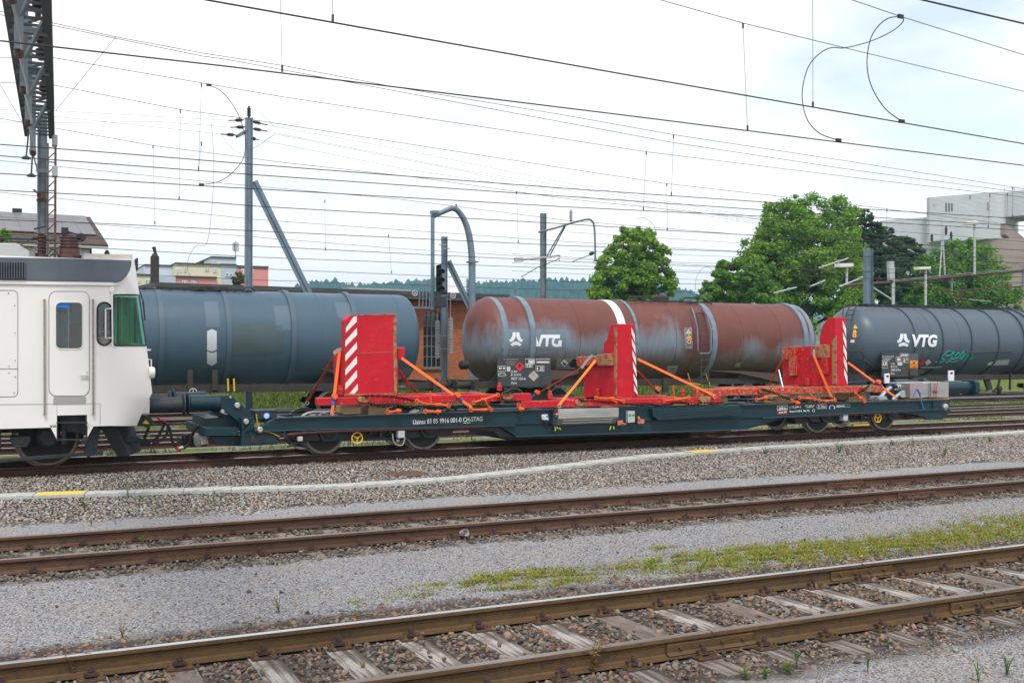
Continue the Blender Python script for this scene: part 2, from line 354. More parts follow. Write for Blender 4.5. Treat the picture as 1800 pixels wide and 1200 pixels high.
# second track
X, Y = grid(-3.5, 22, 11.6, 15.2, .047)
k = (Y > 11.98+wav(X, .8, 1)) & (Y < 14.75+wav(X, .9, 4)) & ~rail_mask(Y, T2C)
inn = (Y > T2C-.7) & (Y < T2C+.7)
sm = sleeper_mask(X, Y, SX2, SP2, 12.0, 14.6) & (rngs.random(len(X)) > np.where(inn, .3, .8)); k &= ~sm; X, Y = X[k], Y[k]
r = rngs.uniform(.016, .036, len(X)); Z = -.19+rngs.uniform(-.01, .03, len(X))
stones('track_ballast', 'dull brown ballast stones along the second pair of rails with grey sleepers half buried', 'ballast', np.stack([X, Y, Z], 1), r, BALL2, 1)
# wide shoulder below the train
X, Y = grid(-3.5, 31, 15.6, 20.75, .055)
k = (Y > 15.95+wav(X, .6, 2)*1.8+rngs.normal(0, .1, len(X))); X, Y = X[k], Y[k]
Z = np.interp(Y, [15, 17, 18.6, 20.2, 21], [-.18, -.15, -.10, -.02, -.02])+rngs.uniform(-.012, .02, len(X))
r = rngs.uniform(.02, .038, len(X))
stones('track_ballast', 'light grey ballast shoulder sloping up to the rails under the train', 'ballast', np.stack([X, Y, Z], 1), r, BALL3, 1)
# loose chippings on the walking strips
X, Y = grid(-1, 19, 5.0, 6.35, .021); k = (X > .9*Y) & (X < 1.35*Y+.4); X, Y = X[k], Y[k]
A = [np.stack([X, Y, np.full(len(X), -.186)+rngs.uniform(-.003, .006, len(X))], 1)]
X, Y = grid(-3.2, 19, 9.3, 12.2, .026); A.append(np.stack([X, Y, np.full(len(X), -.184)+rngs.uniform(-.004, .005, len(X))], 1))
X, Y = grid(-3.2, 24, 14.6, 16.2, .036); A.append(np.stack([X, Y, np.full(len(X), -.178)+rngs.uniform(-.004, .006, len(X))], 1))
A = np.concatenate(A)
stones('chippings', 'fine blue grey chippings covering the walking strips between the tracks', 'gravel', A, rngs.uniform(.006, .0135, len(A))*np.where(rngs.random(len(A)) > .93, 1.6, 1), CHIP, 1)
# strays
X, Y = grid(-1, 19, 9.4, 12.1, .33); k = rngs.random(len(X)) > .86; X, Y = X[k], Y[k]
stones('stray_stone', 'scattered larger stones lying on the fine grey chippings', 'stones', np.stack([X, Y, np.full(len(X), -.165)], 1), rngs.uniform(.014, .034, len(X)), BALL1, 1)

# ================================================================== RAILS AND SLEEPERS
def rail_profile(c, z):
    h = [(0,0),(.026,-.001),(.034,-.006),(.036,-.014),(.035,-.036),(.026,-.043),(.009,-.055),(.008,-.13),(.022,-.142),(.07,-.150),(.072,-.160)]
    return [(c-a, z+b) for a, b in h[::-1]]+[(c+a, z+b) for a, b in h[1:]]
def rail(c, z, label, side, head, x0=-8, x1=70, joints=(), group=None, simple=False):
    rt = thing('rail', label, 'rail', ((x0+x1)/2, c, z-.16), group)
    m = MB(); pr = rail_profile(c, z); n = len(pr); st = sorted({x0, x1}|set(np.arange(x0, x1, 2.0)))
    rings = [[(x, a, b) for a, b in pr] for x in st]
    for k in range(len(rings)-1):
        pass
    m.loft(rings)
    for q, fc in enumerate(m.f):
        zz = [m.v[i][2] for i in fc]
        if len(fc) == 4 and min(zz) > z-.0075: m.m[q] = 1
    m.build('rail_bar', [side, head], rt, ang=30)
    for xj in joints:
        b = MB()
        for s_ in (-1, 1):
            b.prism([(c+s_*.010, z-.05), (c+s_*.034, z-.058), (c+s_*.030, z-.12), (c+s_*.06, z-.140), (c+s_*.012, z-.139)], xj-.42, xj+.42, 'x')
        for q in (-.3, -.1, .1, .3): b.cyl((xj+q, c-.052, z-.09), (xj+q, c-.02, z-.09), .017, n=6)
        b.build('fishplate', side, rt, bevel=.003)
        gap = MB(); gap.box(xj-.005, c-.0375, z-.05, xj+.005, c+.0375, z+.0008); gap.build('rail_gap', RUST2, rt, ang=0)
    return rt
GR = 'running rails'
rail(T1C-.75, 0, 'nearest steel rail, with a bolted fishplate joint, in front of the weathered sleepers', OLIVE, DULL, joints=[at(1247,1140,T1C-.75).x, at(1725,1060,T1C-.75).x])
rail(T1C+.75, 0, 'shiny topped rail at the back of the nearest track, behind the weathered sleepers', OLIVE, SHINE, joints=[at(1512,1010,T1C+.75).x])
rail(T2C-.75, 0, 'front rail of the second track, a plastic cup leaning on it', RUST, DULL, joints=[at(1610,860,T2C-.75).x])
rail(T2C+.75, 0, 'back rail of the second track, next to a strip of fine grey gravel', RUST, DULL, joints=[at(1484,840,T2C+.75).x])
T3, ZT3 = 21.55, .156
rail(T3-.75, ZT3, 'front rail under the white locomotive and the low wagon', RUST2, SHINE, x1=140)
rail(T3+.75, ZT3, 'back rail under the white locomotive and the low wagon', RUST, SHINE, x1=140)
T4, T5, T6, T7 = 27.15, 30.65, 35.1, 39.4
for nm, tr, wh in (('first empty track behind the low wagon', T4, .05), ('second empty track behind the low wagon', T5, .0), ('track carrying the tank wagons', T6, .0), ('grassy track beyond the tank wagons', T7, .05)):
    rail(tr-.75, wh, 'front rail of the '+nm, RUST2, SHINE, -10, 160)
    rail(tr+.75, wh, 'back rail of the '+nm, RUST2, SHINE, -10, 160)

def fastening(c, z, s=1):
    """plate, clamp bolt and two screw spikes on each side of one rail"""
    m = MB(); m.box(-.10, c-.17, z-.172, .10, c+.17, z-.1615, 0)
    for sd_ in (-1, 1):
        y = c+sd_*.092
        m.box(-.045, min(y-sd_*.045, y+sd_*.02), z-.149, .045, max(y-sd_*.045, y+sd_*.02), z-.122, 0)
        m.cyl((0, y, z-.122), (0, y, z-.075), .011, n=8); m.cyl((0, y, z-.115), (0, y, z-.088), .022, n=6)
        for xo in (-.068, .068):
            m.cyl((xo, c+sd_*.14, z-.162), (xo, c+sd_*.14, z-.15), .027, n=10, mi=1); m.cyl((xo, c+sd_*.14, z-.15), (xo, c+sd_*.14, z-.118), .0155, n=4, mi=1)
    return m
def sleeper_proto(c, z, wood, x, label, group, boltm=BOLT):
    t = thing('railway_sleeper', label, 'sleeper', (x, c, z-.33), group)
    m = MB(); nseg = 14; rings = []
    for i in range(nseg+1):
        y = c-1.3+2.6*i/nseg; w = .122+random.uniform(-.004, .004); dz = random.uniform(-.004, .003)
        rings.append([(x-w, y, z-.33), (x+w, y, z-.33), (x+w, y, z-.186), (x+w-.012, y, z-.174+dz), (x, y, z-.1735+dz*.6), (x-w+.012, y, z-.174+dz), (x-w, y, z-.186)])
    m.loft(rings); m.build('sleeper_beam', wood, t, ang=50)
    for s_ in (-.75, .75):
        f = fastening(c+s_, z); f.v = [(a+x, b, d) for a, b, d in f.v]; f.build('rail_fastening', [PLATE, boltm], t, ang=30)
    return t
x = SX1-SP1*10; pr1 = None; WS = [WOODOLD, WOODDARK, WOODOLD, WOODOLD]
protos = [sleeper_proto(T1C, 0, w, 0, 'cracked grey wooden sleeper with bolted rail plates under the nearest track', 'weathered wooden sleepers of the nearest track') for w in (WOODOLD, WOODDARK, WOODOLD)]
used = set(); i = 0
while x < 13.2:
    p = random.choice([0, 2, 0, 2, 1]); px_hi = x > 9.55 and x < 11.2
    o = protos[p] if p not in used else copy_tree(protos[p]); used.add(p)
    o.location.x = x+random.uniform(-.012, .012); o.rotation_euler.z = random.uniform(-.012, .012)
    x += SP1; i += 1
for p in range(3):
    if p not in used:
        protos[p].location.x = x; x += SP1
WOOD2 = M('sleeper_wood_buried', (.14,.115,.098), .9, 0, [((.23,.2,.175), 3, .4, .62, (1,.4,1)), ((.06,.045,.04), 14, .5, .66, (1,.07,1)), ((.12,.06,.045), 3, .55, .7)], (.6, 40, (1,.06,1)))
BOLT2 = M('bolt_rust', (.12,.07,.035), .7, 0, [((.06,.03,.022), 9, .4, .65)])
x = SX2-SP2*13; pr2 = sleeper_proto(T2C, 0, WOOD2, 0, 'half buried grey sleeper between the two rails of the second track', 'half buried sleepers of the second track', BOLT2); first = True
while x < 21:
    o = pr2 if first else copy_tree(pr2); first = False; o.location.x = x+random.uniform(-.012, .012); x += SP2
x = 9.82-.6*22; pr3 = sleeper_proto(T3, ZT3, WOODDARK, 0, 'dark sleeper under the track of the white locomotive', 'dark sleepers under the train', BOLT2); first = True
while x < 40:
    o = pr3 if first else copy_tree(pr3); first = False; o.location.x = x; x += .6
for c, zz, lb, gp in ((T4, .05, 'dark sleeper of the first empty track behind the low wagon', 'sleepers of the first empty track'), (T5, 0, 'dark sleeper of the second empty track behind the low wagon', 'sleepers of the second empty track')):
    x = 2.0; pr = None
    m = MB(); m.box(-.12, c-1.3, zz-.33, .12, c+1.3, zz-.17)
    while x < 60:
        if pr is None: o = pr = tag(m.build('railway_sleeper', WOODDARK, ang=0), lb, 'sleeper', gp)
        else: o = pr.copy(); COL.objects.link(o)
        o.location.x = x; x += .6

# ================================================================== CABLE TROUGH with concrete lids
line = [gz(-60,877,-.05), gz(0,873.5,-.05), gz(300,863,-.05), gz(600,852,-.05), gz(760,842.5,-.05), gz(900,830,-.05), gz(1200,801,-.05), gz(1500,782,-.05), gz(1800,764.5,-.05), gz(2000,752,-.05)]
pth = spline([Vector((p.x, p.y, 0)) for p in line], 12)
cum = [0]
for a, b in zip(pth, pth[1:]): cum.append(cum[-1]+(b-a).length)
def along(s):
    for i in range(len(cum)-1):
        if s <= cum[i+1]:
            f = (s-cum[i])/(cum[i+1]-cum[i]); return pth[i].lerp(pth[i+1], f), (pth[i+1]-pth[i]).normalized()
    return pth[-1], (pth[-1]-pth[-2]).normalized()
def tz(y): return ground_z(y+.2)+.06
tr = MB()
rings = []
for k in range(0, len(pth), 3):
    p, d = pth[k], (pth[min(k+1, len(pth)-1)]-pth[max(k-1, 0)]).normalized(); nrm = Vector((-d.y, d.x, 0)); z0 = tz(p.y)
    rings.append([(p.x+nrm.x*w, p.y+nrm.y*w, z0+h) for w, h in ((.03,-.35),(.39,-.35),(.39,-.05),(.03,-.05))])
tr.loft(rings); tag(tr.build('cable_trough', CONC, base=True), 'long low concrete cable trough in the ballast in front of the train', 'cable trough')
GROOVEC = M('lid_slot', (.06,.06,.055), .9)
s = .2; Ls = .75; k = 0; lid = None
ypos = [gz(120,864,-.05).x, gz(1190,794,-.05).x]
plain = None
while s+Ls < cum[-1]:
    a, d = along(s+Ls/2); nrm = Vector((-d.y, d.x, 0)); z0 = tz(a.y); jz = random.uniform(-.006, .006)
    isy = any(abs(a.x-q) < Ls*.5 for q in ypos)
    if plain is None or isy:
        m = MB(); m.box(-Ls/2+.004, 0, -.05, Ls/2-.004, .43, 0)
        if isy: m.box(-Ls/2+.03, .06, .0005, Ls/2-.03, .36, .004, 1)
        else:
            for ex in (-.18, .18): m.box(ex-.05, .03, .0005, ex+.05, .05, .003, 1)
        o = m.build('trough_lid', [CONC, YPAINT if isy else GROOVEC], bevel=.005, base=False)
        if isy: tag(o, 'yellow painted trough lid, the one at the '+('left before the locomotive' if a.x < 6 else 'middle below the low wagon'), 'trough lid', 'yellow trough lids')
        else: plain = tag(o, 'plain grey concrete lid on the cable trough', 'trough lid', 'grey trough lids')
    else:
        o = plain.copy(); COL.objects.link(o)
    o.location = (a.x, a.y, z0+jz); o.rotation_euler = (random.uniform(-.012, .012), 0, math.atan2(d.y, d.x)+random.uniform(-.008, .008))
    s += Ls; k += 1
p = gz(720, 831, -.05); m = MB(); m.lathe((p.x, p.y+.15, -.16), (0,0,1), [(0,.40),(.09,.40),(.10,.38)], 36)
for k in range(-3, 4): m.box(p.x-.29, p.y+.15+k*.09-.015, -.061, p.x+.29, p.y+.15+k*.09+.015, -.055)
tag(m.build('manhole_cover', M('manhole_rust', (.13,.08,.055), .8, 0, [((.09,.05,.035), 6, .4, .7)], (.4, 30))), 'round rusty brown manhole cover set in ballast behind the cable trough', 'manhole cover')
# ================================================================== pixel-traced shapes on upright planes along the track
def prr(x0, y0, x1, y1, r, n=5):
    r = min(r, abs(x1-x0)/2-.01, abs(y1-y0)/2-.01); out = []
    for cx, cy, a0 in ((x1-r, y0+r, -90), (x1-r, y1-r, 0), (x0+r, y1-r, 90), (x0+r, y0+r, 180)):
        for i in range(n+1):
            a = R(a0+90*i/n); out.append((cx+r*math.cos(a), cy+r*math.sin(a)))
    return out
def P2(pts, Y): return [xz(a, b, Y) for a, b in pts]
def slab(m, pts, Y, t, mi=0): return m.prism(P2(pts, Y), Y, Y+t, 'y', mi)
def line3(pts, Y): return [at(a, b, Y) for a, b in pts]
def groove(m, pts, Y, r=.005, mi=0, closed=True): return m.tube(line3(pts, Y), r, 4, mi, closed)
WHITE = M('white_coach_paint', (.75,.74,.715), .32, 0, [((.70,.69,.65), 1.3, .45, .75, (1,1,.3), .7), ((.40,.36,.30), 6, .63, .82, (1,1,.15), .3)])
DKGREY = M('dark_grey_roof_paint', (.075,.095,.125), .45, 0, [((.11,.13,.15), 2, .5, .8)])
ROOFTOP = M('roof_dirty_metal', (.42,.38,.34), .6, .2, [((.25,.2,.16), 4, .45, .7)])
BLACK = M('underframe_black', (.014,.015,.016), .7, 0, [((.04,.035,.03), 6, .5, .75)])
BLACKB = M('underframe_blueblack', (.019,.025,.031), .6, 0, [((.045,.04,.035), 6, .5, .75)])
GROOVE = M('panel_gap', (.05,.05,.05), .8)
RUBBER = M('rubber_black', (.012,.012,.014), .55)
STEEL = M('bare_steel', (.55,.54,.52), .35, .9, [((.3,.27,.24), 8, .5, .8)])
RAILPOLE = M('worn_brass_pole', (.36,.29,.21), .4, .5, [((.2,.16,.12), 20, .45, .7)])
TYRE = M('wheel_tread_steel', (.27,.235,.18), .4, .7, [((.13,.09,.06), 8, .45, .7)])
TYREGREY = M('wheel_disc_grey', (.3,.29,.27), .5, .6, [((.1,.085,.07), 6, .5, .75)])
def glass(name, c, tr=.9, rough=.03):
    m = M(name, c, rough, 0, spec=.6, trans=tr); return m
def thin_glass(name, tint, gl=.12):
    m = bpy.data.materials.new(name); m.use_nodes = True; t = m.node_tree; t.nodes.clear(); N = t.nodes.new; o = N('ShaderNodeOutputMaterial'); tr = N('ShaderNodeBsdfTransparent'); tr.inputs[0].default_value = (*tint, 1)
    g = N('ShaderNodeBsdfGlossy'); g.inputs['Roughness'].default_value = .03; g.inputs['Color'].default_value = (.9,.95,1,1); lw = N('ShaderNodeLayerWeight'); lw.inputs['Blend'].default_value = .25; a = N('ShaderNodeMath'); a.operation = 'ADD'; a.inputs[1].default_value = gl-.04; t.links.new(lw.outputs['Fresnel'], a.inputs[0])
    x = N('ShaderNodeMixShader'); t.links.new(a.outputs[0], x.inputs[0]); t.links.new(tr.outputs[0], x.inputs[1]); t.links.new(g.outputs[0], x.inputs[2]); t.links.new(x.outputs[0], o.inputs[0]); return m
GLASS = thin_glass('cab_glass', (.86,.9,.92), .06)
GLASSG = thin_glass('green_tinted_windscreen', (.42,.88,.74), .05)
CABIN = M('cab_interior_grey', (.45,.48,.5), .7); CABDK = M('cab_interior_dark', (.03,.035,.04), .7); SEATC = M('cab_seat_olive', (.25,.19,.07), .8)
INSUL = M('insulator_brown', (.085,.03,.026), .3, 0, [((.04,.022,.02), 6, .5, .7)])
# ================================================================== LOCOMOTIVE
YL, YLF = 20.06, 23.04; LC = 21.55
loco = thing('locomotive', 'white electric locomotive with dark roof band and green tinted cab window', 'locomotive', (0, LC, ZT3))
xa = xz(196, 600, YL)[0]; x_l = -9.0
zl = {k: xz(196, k, YL)[1] for k in (748, 690, 607, 519, 497, 462)}
ztop = xz(196, 452, YL)[1]
# cross sections: (x, inset from full half width) per level
YN = YL+.34
def nx_(px, py, ins): return at(px, py, YL+ins)
lev = [(748, 240.5, .30), (730, 248, .27), (701, 262, .24), (690, 267.5, .24), (643, 262, .27), (607, 257.5, .30), (560, 250.5, .36), (519, 245, .42), (497, 242, .46), (470, 238, .50), (456, 235.5, .54)]
def sect(u):
    pts = []
    for py, pxn, ins in lev:
        A = at(196, py, YL); B = at(pxn, py, YL+ins)
        if py < 470: A.y += .03
        e = u**1.7                      # bends inward progressively
        pts.append(Vector((A.x+(B.x-A.x)*u, A.y+(B.y-A.y)*e, A.z+(B.z-A.z)*u)))
    return pts
def body_ring(pts):
    top = pts[-1]; w = LC-top.y
    roof = [Vector((top.x, LC-w*math.cos(R(a)), top.z+.03*math.sin(R(a)))) for a in (30, 60, 90, 120, 150)]
    far = [Vector((p.x, 2*LC-p.y, p.z)) for p in pts[::-1]]
    return pts+roof+far
left = [Vector((x_l, p.y, p.z)) for p in sect(0)]
# lowered skirt height on the left
m = MB(); m.loft([body_ring(left)]+[body_ring(sect(u)) for u in (0, .25, .5, .75, 1.0)])
# window openings are cut with booleans so that the cab is really hollow
shell = m.build('body_shell', WHITE, loco, bevel=0, ang=28)
door_w = prr(97.5, 531, 145.6, 613.5, 9); oval = prr(171.2, 531.5, 195.4, 606.5, 12)
wsq = [(201, 521), (243.5, 521.5), (254.5, 605), (203, 605.5)]
fz0, fz1 = at(250, 603, YL+.3).z, at(246, 522, YL+.4).z; fx = at(250, 560, YL+.36).x
cutters = []
for poly in (door_w, oval, wsq): cut = MB(); cut.prism(P2(poly, YL), YL-.3, YL+.6); cutters.append(cut)
cut = MB(); cut.box(xz(100,735,YL)[0], YL-.3, xz(100,775,YL)[1]-.1, xz(153,735,YL)[0], YL+.75, xz(100,730,YL)[1]); cutters.append(cut)
cut = MB(); cut.box(fx-.45, LC-.98, fz0, fx+.5, LC+.98, fz1); cutters.append(cut)
fz0, fz1 = at(250, 603, YL+.3).z, at(246, 522, YL+.4).z; fx = at(250, 560, YL+.36).x; cut.box(fx-.45, LC-.98, fz0, fx+.5, LC+.98, fz1)
inner = MB(); q0 = at(90, 600, YL); inner.box(q0.x, YL+.06, xz(90,700,YL)[1], at(238, 600, YL).x, YLF-.1, xz(90,508,YL)[1]); 
ci = inner.build('cutter2', WHITE, None, base=False)
# nose side of the hollow must follow the taper
for v in ci.data.vertices:
    w_ = ci.matrix_world@v.co
    if w_.x > 1.5:
        v.co.y = v.co.y+(.42 if w_.y < LC else -.42)
def boolcut(o, c):
    b = o.modifiers.new('b', 'BOOLEAN'); b.operation = 'DIFFERENCE'; b.object = c; b.solver = 'EXACT'
    dg = bpy.context.evaluated_depsgraph_get(); dg.update(); me = bpy.data.meshes.new_from_object(o.evaluated_get(dg)); o.modifiers.clear(); o.data = me
    bpy.data.objects.remove(c)
boolcut(shell, ci)
for cut in cutters: boolcut(shell, cut.build('cutter', WHITE, None, base=False))
shell.data.polygons.foreach_set('use_smooth', [True]*len(shell.data.polygons)); shell.data.set_sharp_from_angle(angle=R(28))
shell.data.materials.append(DKGREY); zr_ = at(196, 457, YL).z-.012; xr__ = at(232, 456, YL).x
for p in shell.data.polygons:
    if p.center.z > zr_ and p.center.x < xr__ and p.normal.z > .15: p.material_index = 1
# cab inside: rear wall, far wall, desk, seat
m = MB(); xi0 = at(92, 600, YL).x; xi1 = at(232, 600, YL).x; zf = xz(120, 690, YL)[1]; zc_ = xz(120, 510, YL)[1]
m.box(xi0+.005, YL+.9, zf+.01, xi0+.03, YLF-.2, zc_-.02, 0); m.box(xi0+.04, YLF-.2, zf, xi1-.5, YLF-.14, zc_-.03, 0)
m.box(xi0+.04, YLF-.25, zc_-.3, xi1-.4, YLF-.21, zc_-.05, 1)
m.box(xi1-.62, YL+.5, zf, xi1-.5, YLF-.9, xz(120, 615, YL)[1], 1)
m.build('cab_interior', [CABIN, CABDK], loco)
m = MB(); a_ = at(222, 560, YL+.75); cz = at(222, 610, YL+.75).z; ct = at(222, 518, YL+.75).z; pts_ = [(a_.x-.28+.56*k/16, a_.y+.35*k/16+.03*math.sin(k*2.1)) for k in range(17)]
m.loft([[(x, y, z) for x, y in pts_]+[(x, y+.012, z) for x, y in pts_[::-1]] for z in (cz, ct)]); m.build('reflection_curtain', M('curtain_green_reflections', (.07,.42,.29), .8, 0, [((.30,.50,.16), 7, .5, .62, (1,1,.05)), ((.02,.13,.10), 9, .48, .58, (1,1,.03))]), loco)  # added green curtain; windscreen reflections are put into its colour as streaks
m = MB(); sx = at(136, 585, YL+.8); m.prism([(sx.x-.16, sx.z-.32), (sx.x+.16, sx.z-.32), (sx.x+.17, sx.z+.1), (sx.x+.1, sx.z+.17), (sx.x-.1, sx.z+.17), (sx.x-.16, sx.z+.1)], YL+.75, YL+.9)
m.box(sx.x-.17, YL+.62, sx.z-.45, sx.x+.45, YL+1.05, sx.z-.33); m.build('driver_seat', SEATC, loco, bevel=.03)
m = MB(); pp = at(120, 560, YL+.55); m.cyl((pp.x, pp.y, zf), (pp.x, pp.y, pp.z+.22), .018); m.build('cab_pole', STEEL, loco)
m = MB(); pp = at(183, 570, YL+.35); m.box(pp.x-.11, pp.y-.2, pp.z-.12, pp.x+.1, pp.y-.17, pp.z+.24); m.build('sun_blind', CABDK, loco, bevel=.02)
# roof band, grille, gutter
band = [(-3,452), (120,454), (231.5,457.5), (231,466), (228,476), (222,486), (214,493.5), (205,496), (-3,493.5)]
m = MB(); slab(m, [(-900, 436)]+band[1:-1]+[(-900, 478)], YL-.012, .05); m.build('roof_band', DKGREY, loco, bevel=.01)
m = MB(); slab(m, [(-3,457.5),(47,458),(47,493),(-3,492)], YL-.016, .02, 0)
slab(m, [(-3,461),(45,461.5),(45,491),(-3,490)], YL-.022, .004, 1)
for k in range(11):
    a = -3+k*4.6; slab(m, [(a, 461.5), (a+1.6, 461.5), (a+1.6, 490), (a, 490)], YL-.05, .03, 0)
m.build('ventilation_grille', [DKGREY, BLACK], loco)
m = MB(); m.bar(at(-300, 495, YL-.01), at(212, 502, YL-.01), .03, .012); m.build('rain_gutter', M('gutter_tan', (.42,.38,.3), .6), loco)
# door
Yd = YL-.006
m = MB(); groove(m, prr(86, 512, 157, 696, 13), Yd+.003, .0045); groove(m, prr(-60, 510, 31.3, 697, 9), Yd+.003, .0045); m.tube(line3([(-60,648),(31.3,648)], Yd+.003), .0045, 4)
m.tube(line3([(-60,711),(100,710),(100,729)], Yd+.003), .003, 4); m.tube(line3([(153,709),(176,709),(176,747)], Yd+.003), .003, 4)
for q in ((15,515),(26,537),(26.5,585),(26.5,633),(16,643),(16,655),(27,662),(25,690)): m.cyl(at(*q, Yd+.004), at(*q, Yd-.004), .009, n=8)
m.build('panel_seams', GROOVE, loco)
def window(pts, name, gl, frame_r, lab=None, Y=YL, gy=.03):
    w = MB(); w.tube(line3(pts, Y-.004), frame_r, 6, 0, True); f = w.build(name, RUBBER if frame_r > .01 else WHITE, loco)
    g_ = MB(); slab(g_, pts, Y+gy, .006); g_.build('pane', gl, f, ang=0); return f
dp = MB(); slab(dp, prr(87, 513, 156.2, 695, 12), YL-.004, .004); 
door = dp.build('cab_door', WHITE, loco, ang=20)
boolc = MB(); boolc.prism(P2(door_w, YL), YL-.3, YL+.2); boolcut(door, boolc.build('cutter', WHITE, None, base=False)); door.data.polygons.foreach_set('use_smooth', [False]*len(door.data.polygons))
w = MB(); w.tube(line3(door_w, YL-.006), .011, 6, 0, True); w.build('window_frame', WHITE, door)
w = MB(); slab(w, door_w, YL+.03, .006); w.build('pane', GLASS, door, ang=0); w = MB(); w.tube(line3(door_w, YL+.022), .007, 6, 0, True); w.build('window_seal', RUBBER, door)
w = MB(); slab(w, [(100.5,533.5),(122.5,534),(121,541),(99.5,540)], YL+.022, .004); w.build('blue_tape', M('blue_tape', (.01,.22,.75), .6), door)
w = MB(); w.bar(at(141,660.5,YL-.04), at(154,660.5,YL-.04), .02); w.cyl(at(153,660.5,YL-.045), at(153,660.5,YL), .018); w.cyl(at(153,654,YL-.012), at(153,654,YL), .016); w.cyl(at(153,665,YL-.012), at(153,665,YL), .018); w.build('door_handle', STEEL, door)
window(oval, 'side_window', GLASS, .016)
# windscreen wrapping round the corner
def nose(u, py):
    s_ = sect(u)
    for i in range(len(lev)-1):
        if lev[i][0] >= py >= lev[i+1][0]:
            f = (lev[i][0]-py)/(lev[i][0]-lev[i+1][0]); return s_[i].lerp(s_[i+1], f)
    return s_[-1]
m = MB(); P_ = [nose(.99, py)+Vector((-.03, 0, 0)) for py in np.linspace(604, 521, 6)]
m.loft([[Vector((p.x+dx, LC-1.0, p.z)) for p in P_]+[Vector((p.x+dx, LC+1.0, p.z)) for p in P_[::-1]] for dx in (0, .012)]); m.build('front_windscreen', GLASSG, loco, ang=0)
m = MB(); rows = []
for py in np.linspace(520, 606, 8):
    rows.append([nose(u, py)+Vector((.0, -.001, 0)) for u in np.linspace(.07, .985, 10)])
m.add([p+Vector((.004, -.008, 0)) for r_ in rows for p in r_], [(r_*10+c_, (r_+1)*10+c_, (r_+1)*10+c_+1, r_*10+c_+1) for r_ in range(7) for c_ in range(9)])
ws = m.build('windscreen', GLASSG, loco)
m = MB(); fr = [nose(.06, 519)]+[nose(u, 518.5) for u in np.linspace(.12, .98, 6)]+[nose(.985, py) for py in (540, 570, 600)]+[nose(u, 607) for u in np.linspace(.98, .1, 6)]+[nose(.06, 604)]
m.tube(fr, .016, 6, 0, True); m.build('windscreen_seal', RUBBER, ws)
m = MB(); m.tube(line3([(196,542),(185.5,543),(185.5,594),(196,594)], YL-.07), .014, 8)
m.tube(line3([(197,505),(197.5,560),(198,609)], YL-.03), .014, 8); m.box(*(at(193,512,YL-.03)), *(at(201,504,YL-.0))) if False else None
slab(m, prr(192.5,504,201,513,3), YL-.03, .03); m.build('mirror_bracket', WHITE, loco)
for px in (78, 163.5):
    m = MB(); m.cyl(at(px, 527, YL-.06), at(px+.5, 727, YL-.06), .017, n=10)
    for py in (527, 727): m.cyl(at(px, py, YL-.06), at(px, py, YL+.01), .02, n=8)
    m.build('handrail', RAILPOLE, loco)
m = MB(); slab(m, [(94,697),(151,697),(151,709.5),(94,710)], YL-.012, .015); m.build('kick_plate', M('kick_plate_grey', (.36,.35,.34), .5, .3), loco)
# steps and skirt gussets
m = MB()
for py in (742.5, 772.5): m.bar(at(99.5, py, YL-.02), at(153.5, py-.5, YL-.02), .09, .022)
for px in (100.5, 152.5): m.bar(at(px, 730, YL+.03), at(px, 775, YL+.03), .02)
m.box(at(100,735,YL).x, YL+.74, at(100,778,YL).z, at(153,735,YL).x, YL+.76, at(100,731,YL).z)
m.build('entry_steps', BLACKB, loco)
for tri in ([(87,747),(99.5,747),(99.5,771)], [(154,746),(166,746),(154,768)]):
    m = MB(); slab(m, tri, YL, .02); m.build('step_gusset', WHITE, loco)
# headlight, grab, wiper
m = MB(); a = at(263, 655, YL+.3); m.cyl(a+Vector((-.02,0,0)), a+Vector((.075,0,0)), .115, .105, 16); m.cyl(a+Vector((.075,0,0)), a+Vector((.085,0,0)), .095, n=16); m.build('headlight', WHITE, loco)
m = MB(); a = at(258, 615, YL+.28); m.cyl(a, a+Vector((.07,0,0)), .014); a = at(261, 632, YL+.28); m.tube([a, a+Vector((.05,0,0)), a+Vector((.05,0,-.2)), a+Vector((.0,0,-.2))], .012); m.build('grab_handle', WHITE, loco)
m = MB(); m.tube([at(246,512,YL+.5), at(252,530,YL+.45), at(255,562,YL+.4), at(251,563,YL+.42)], .012); m.bar(at(251,530,YL+.4), at(254.5,563,YL+.4), .02); m.build('wiper', RUBBER, loco)
m = MB(); a = at(238.5, 463, LC-.4); m.box(a.x-.0, a.y-.2, a.z-.14, a.x+.02, a.y+.2, a.z+.09); m.build('roof_lamp', RUBBER, loco)
# roof equipment
m = MB(); slab(m, [(-40,427),(28,427),(52,441),(52.5,452),(-40,452)], LC-.55, 1.1); m.build('roof_hood', M('roof_hood_grey', (.36,.37,.37), .5, .1, [((.2,.17,.15), 3, .5, .75)]), loco, bevel=.02)
m = MB(); c = at(122, 450, LC-.35); k_ = 1/(at(123,450,LC-.35)-at(122,450,LC-.35)).length
def ribs(m, c, h0, h1, r0, r1, n):
    pr = []
    for i in range(n):
        t0 = h0+(h1-h0)*i/n; dt = (h1-h0)/n; pr += [(t0, r0), (t0+dt*.25, r0), (t0+dt*.45, r1), (t0+dt*.62, r1*.98), (t0+dt*.8, r0)]
    m.lathe(c, (0,0,1), pr+[(h1, r0*.7)], 24)
m.lathe(c+Vector((0,0,-.12)), (0,0,1), [(0,.21),(.14,.21),(.15,.19)], 24); m.lathe(c+Vector((0,0,.02)), (0,0,1), [(0,.185),(.11,.185),(.12,.17)], 24); ribs(m, c+Vector((0,0,.13)), 0, .235, .16, .205, 4); m.lathe(c+Vector((0,0,.36)), (0,0,1), [(0,.16),(.03,.12),(.05,.05)], 24)
m.build('transformer_bushing', INSUL, loco)
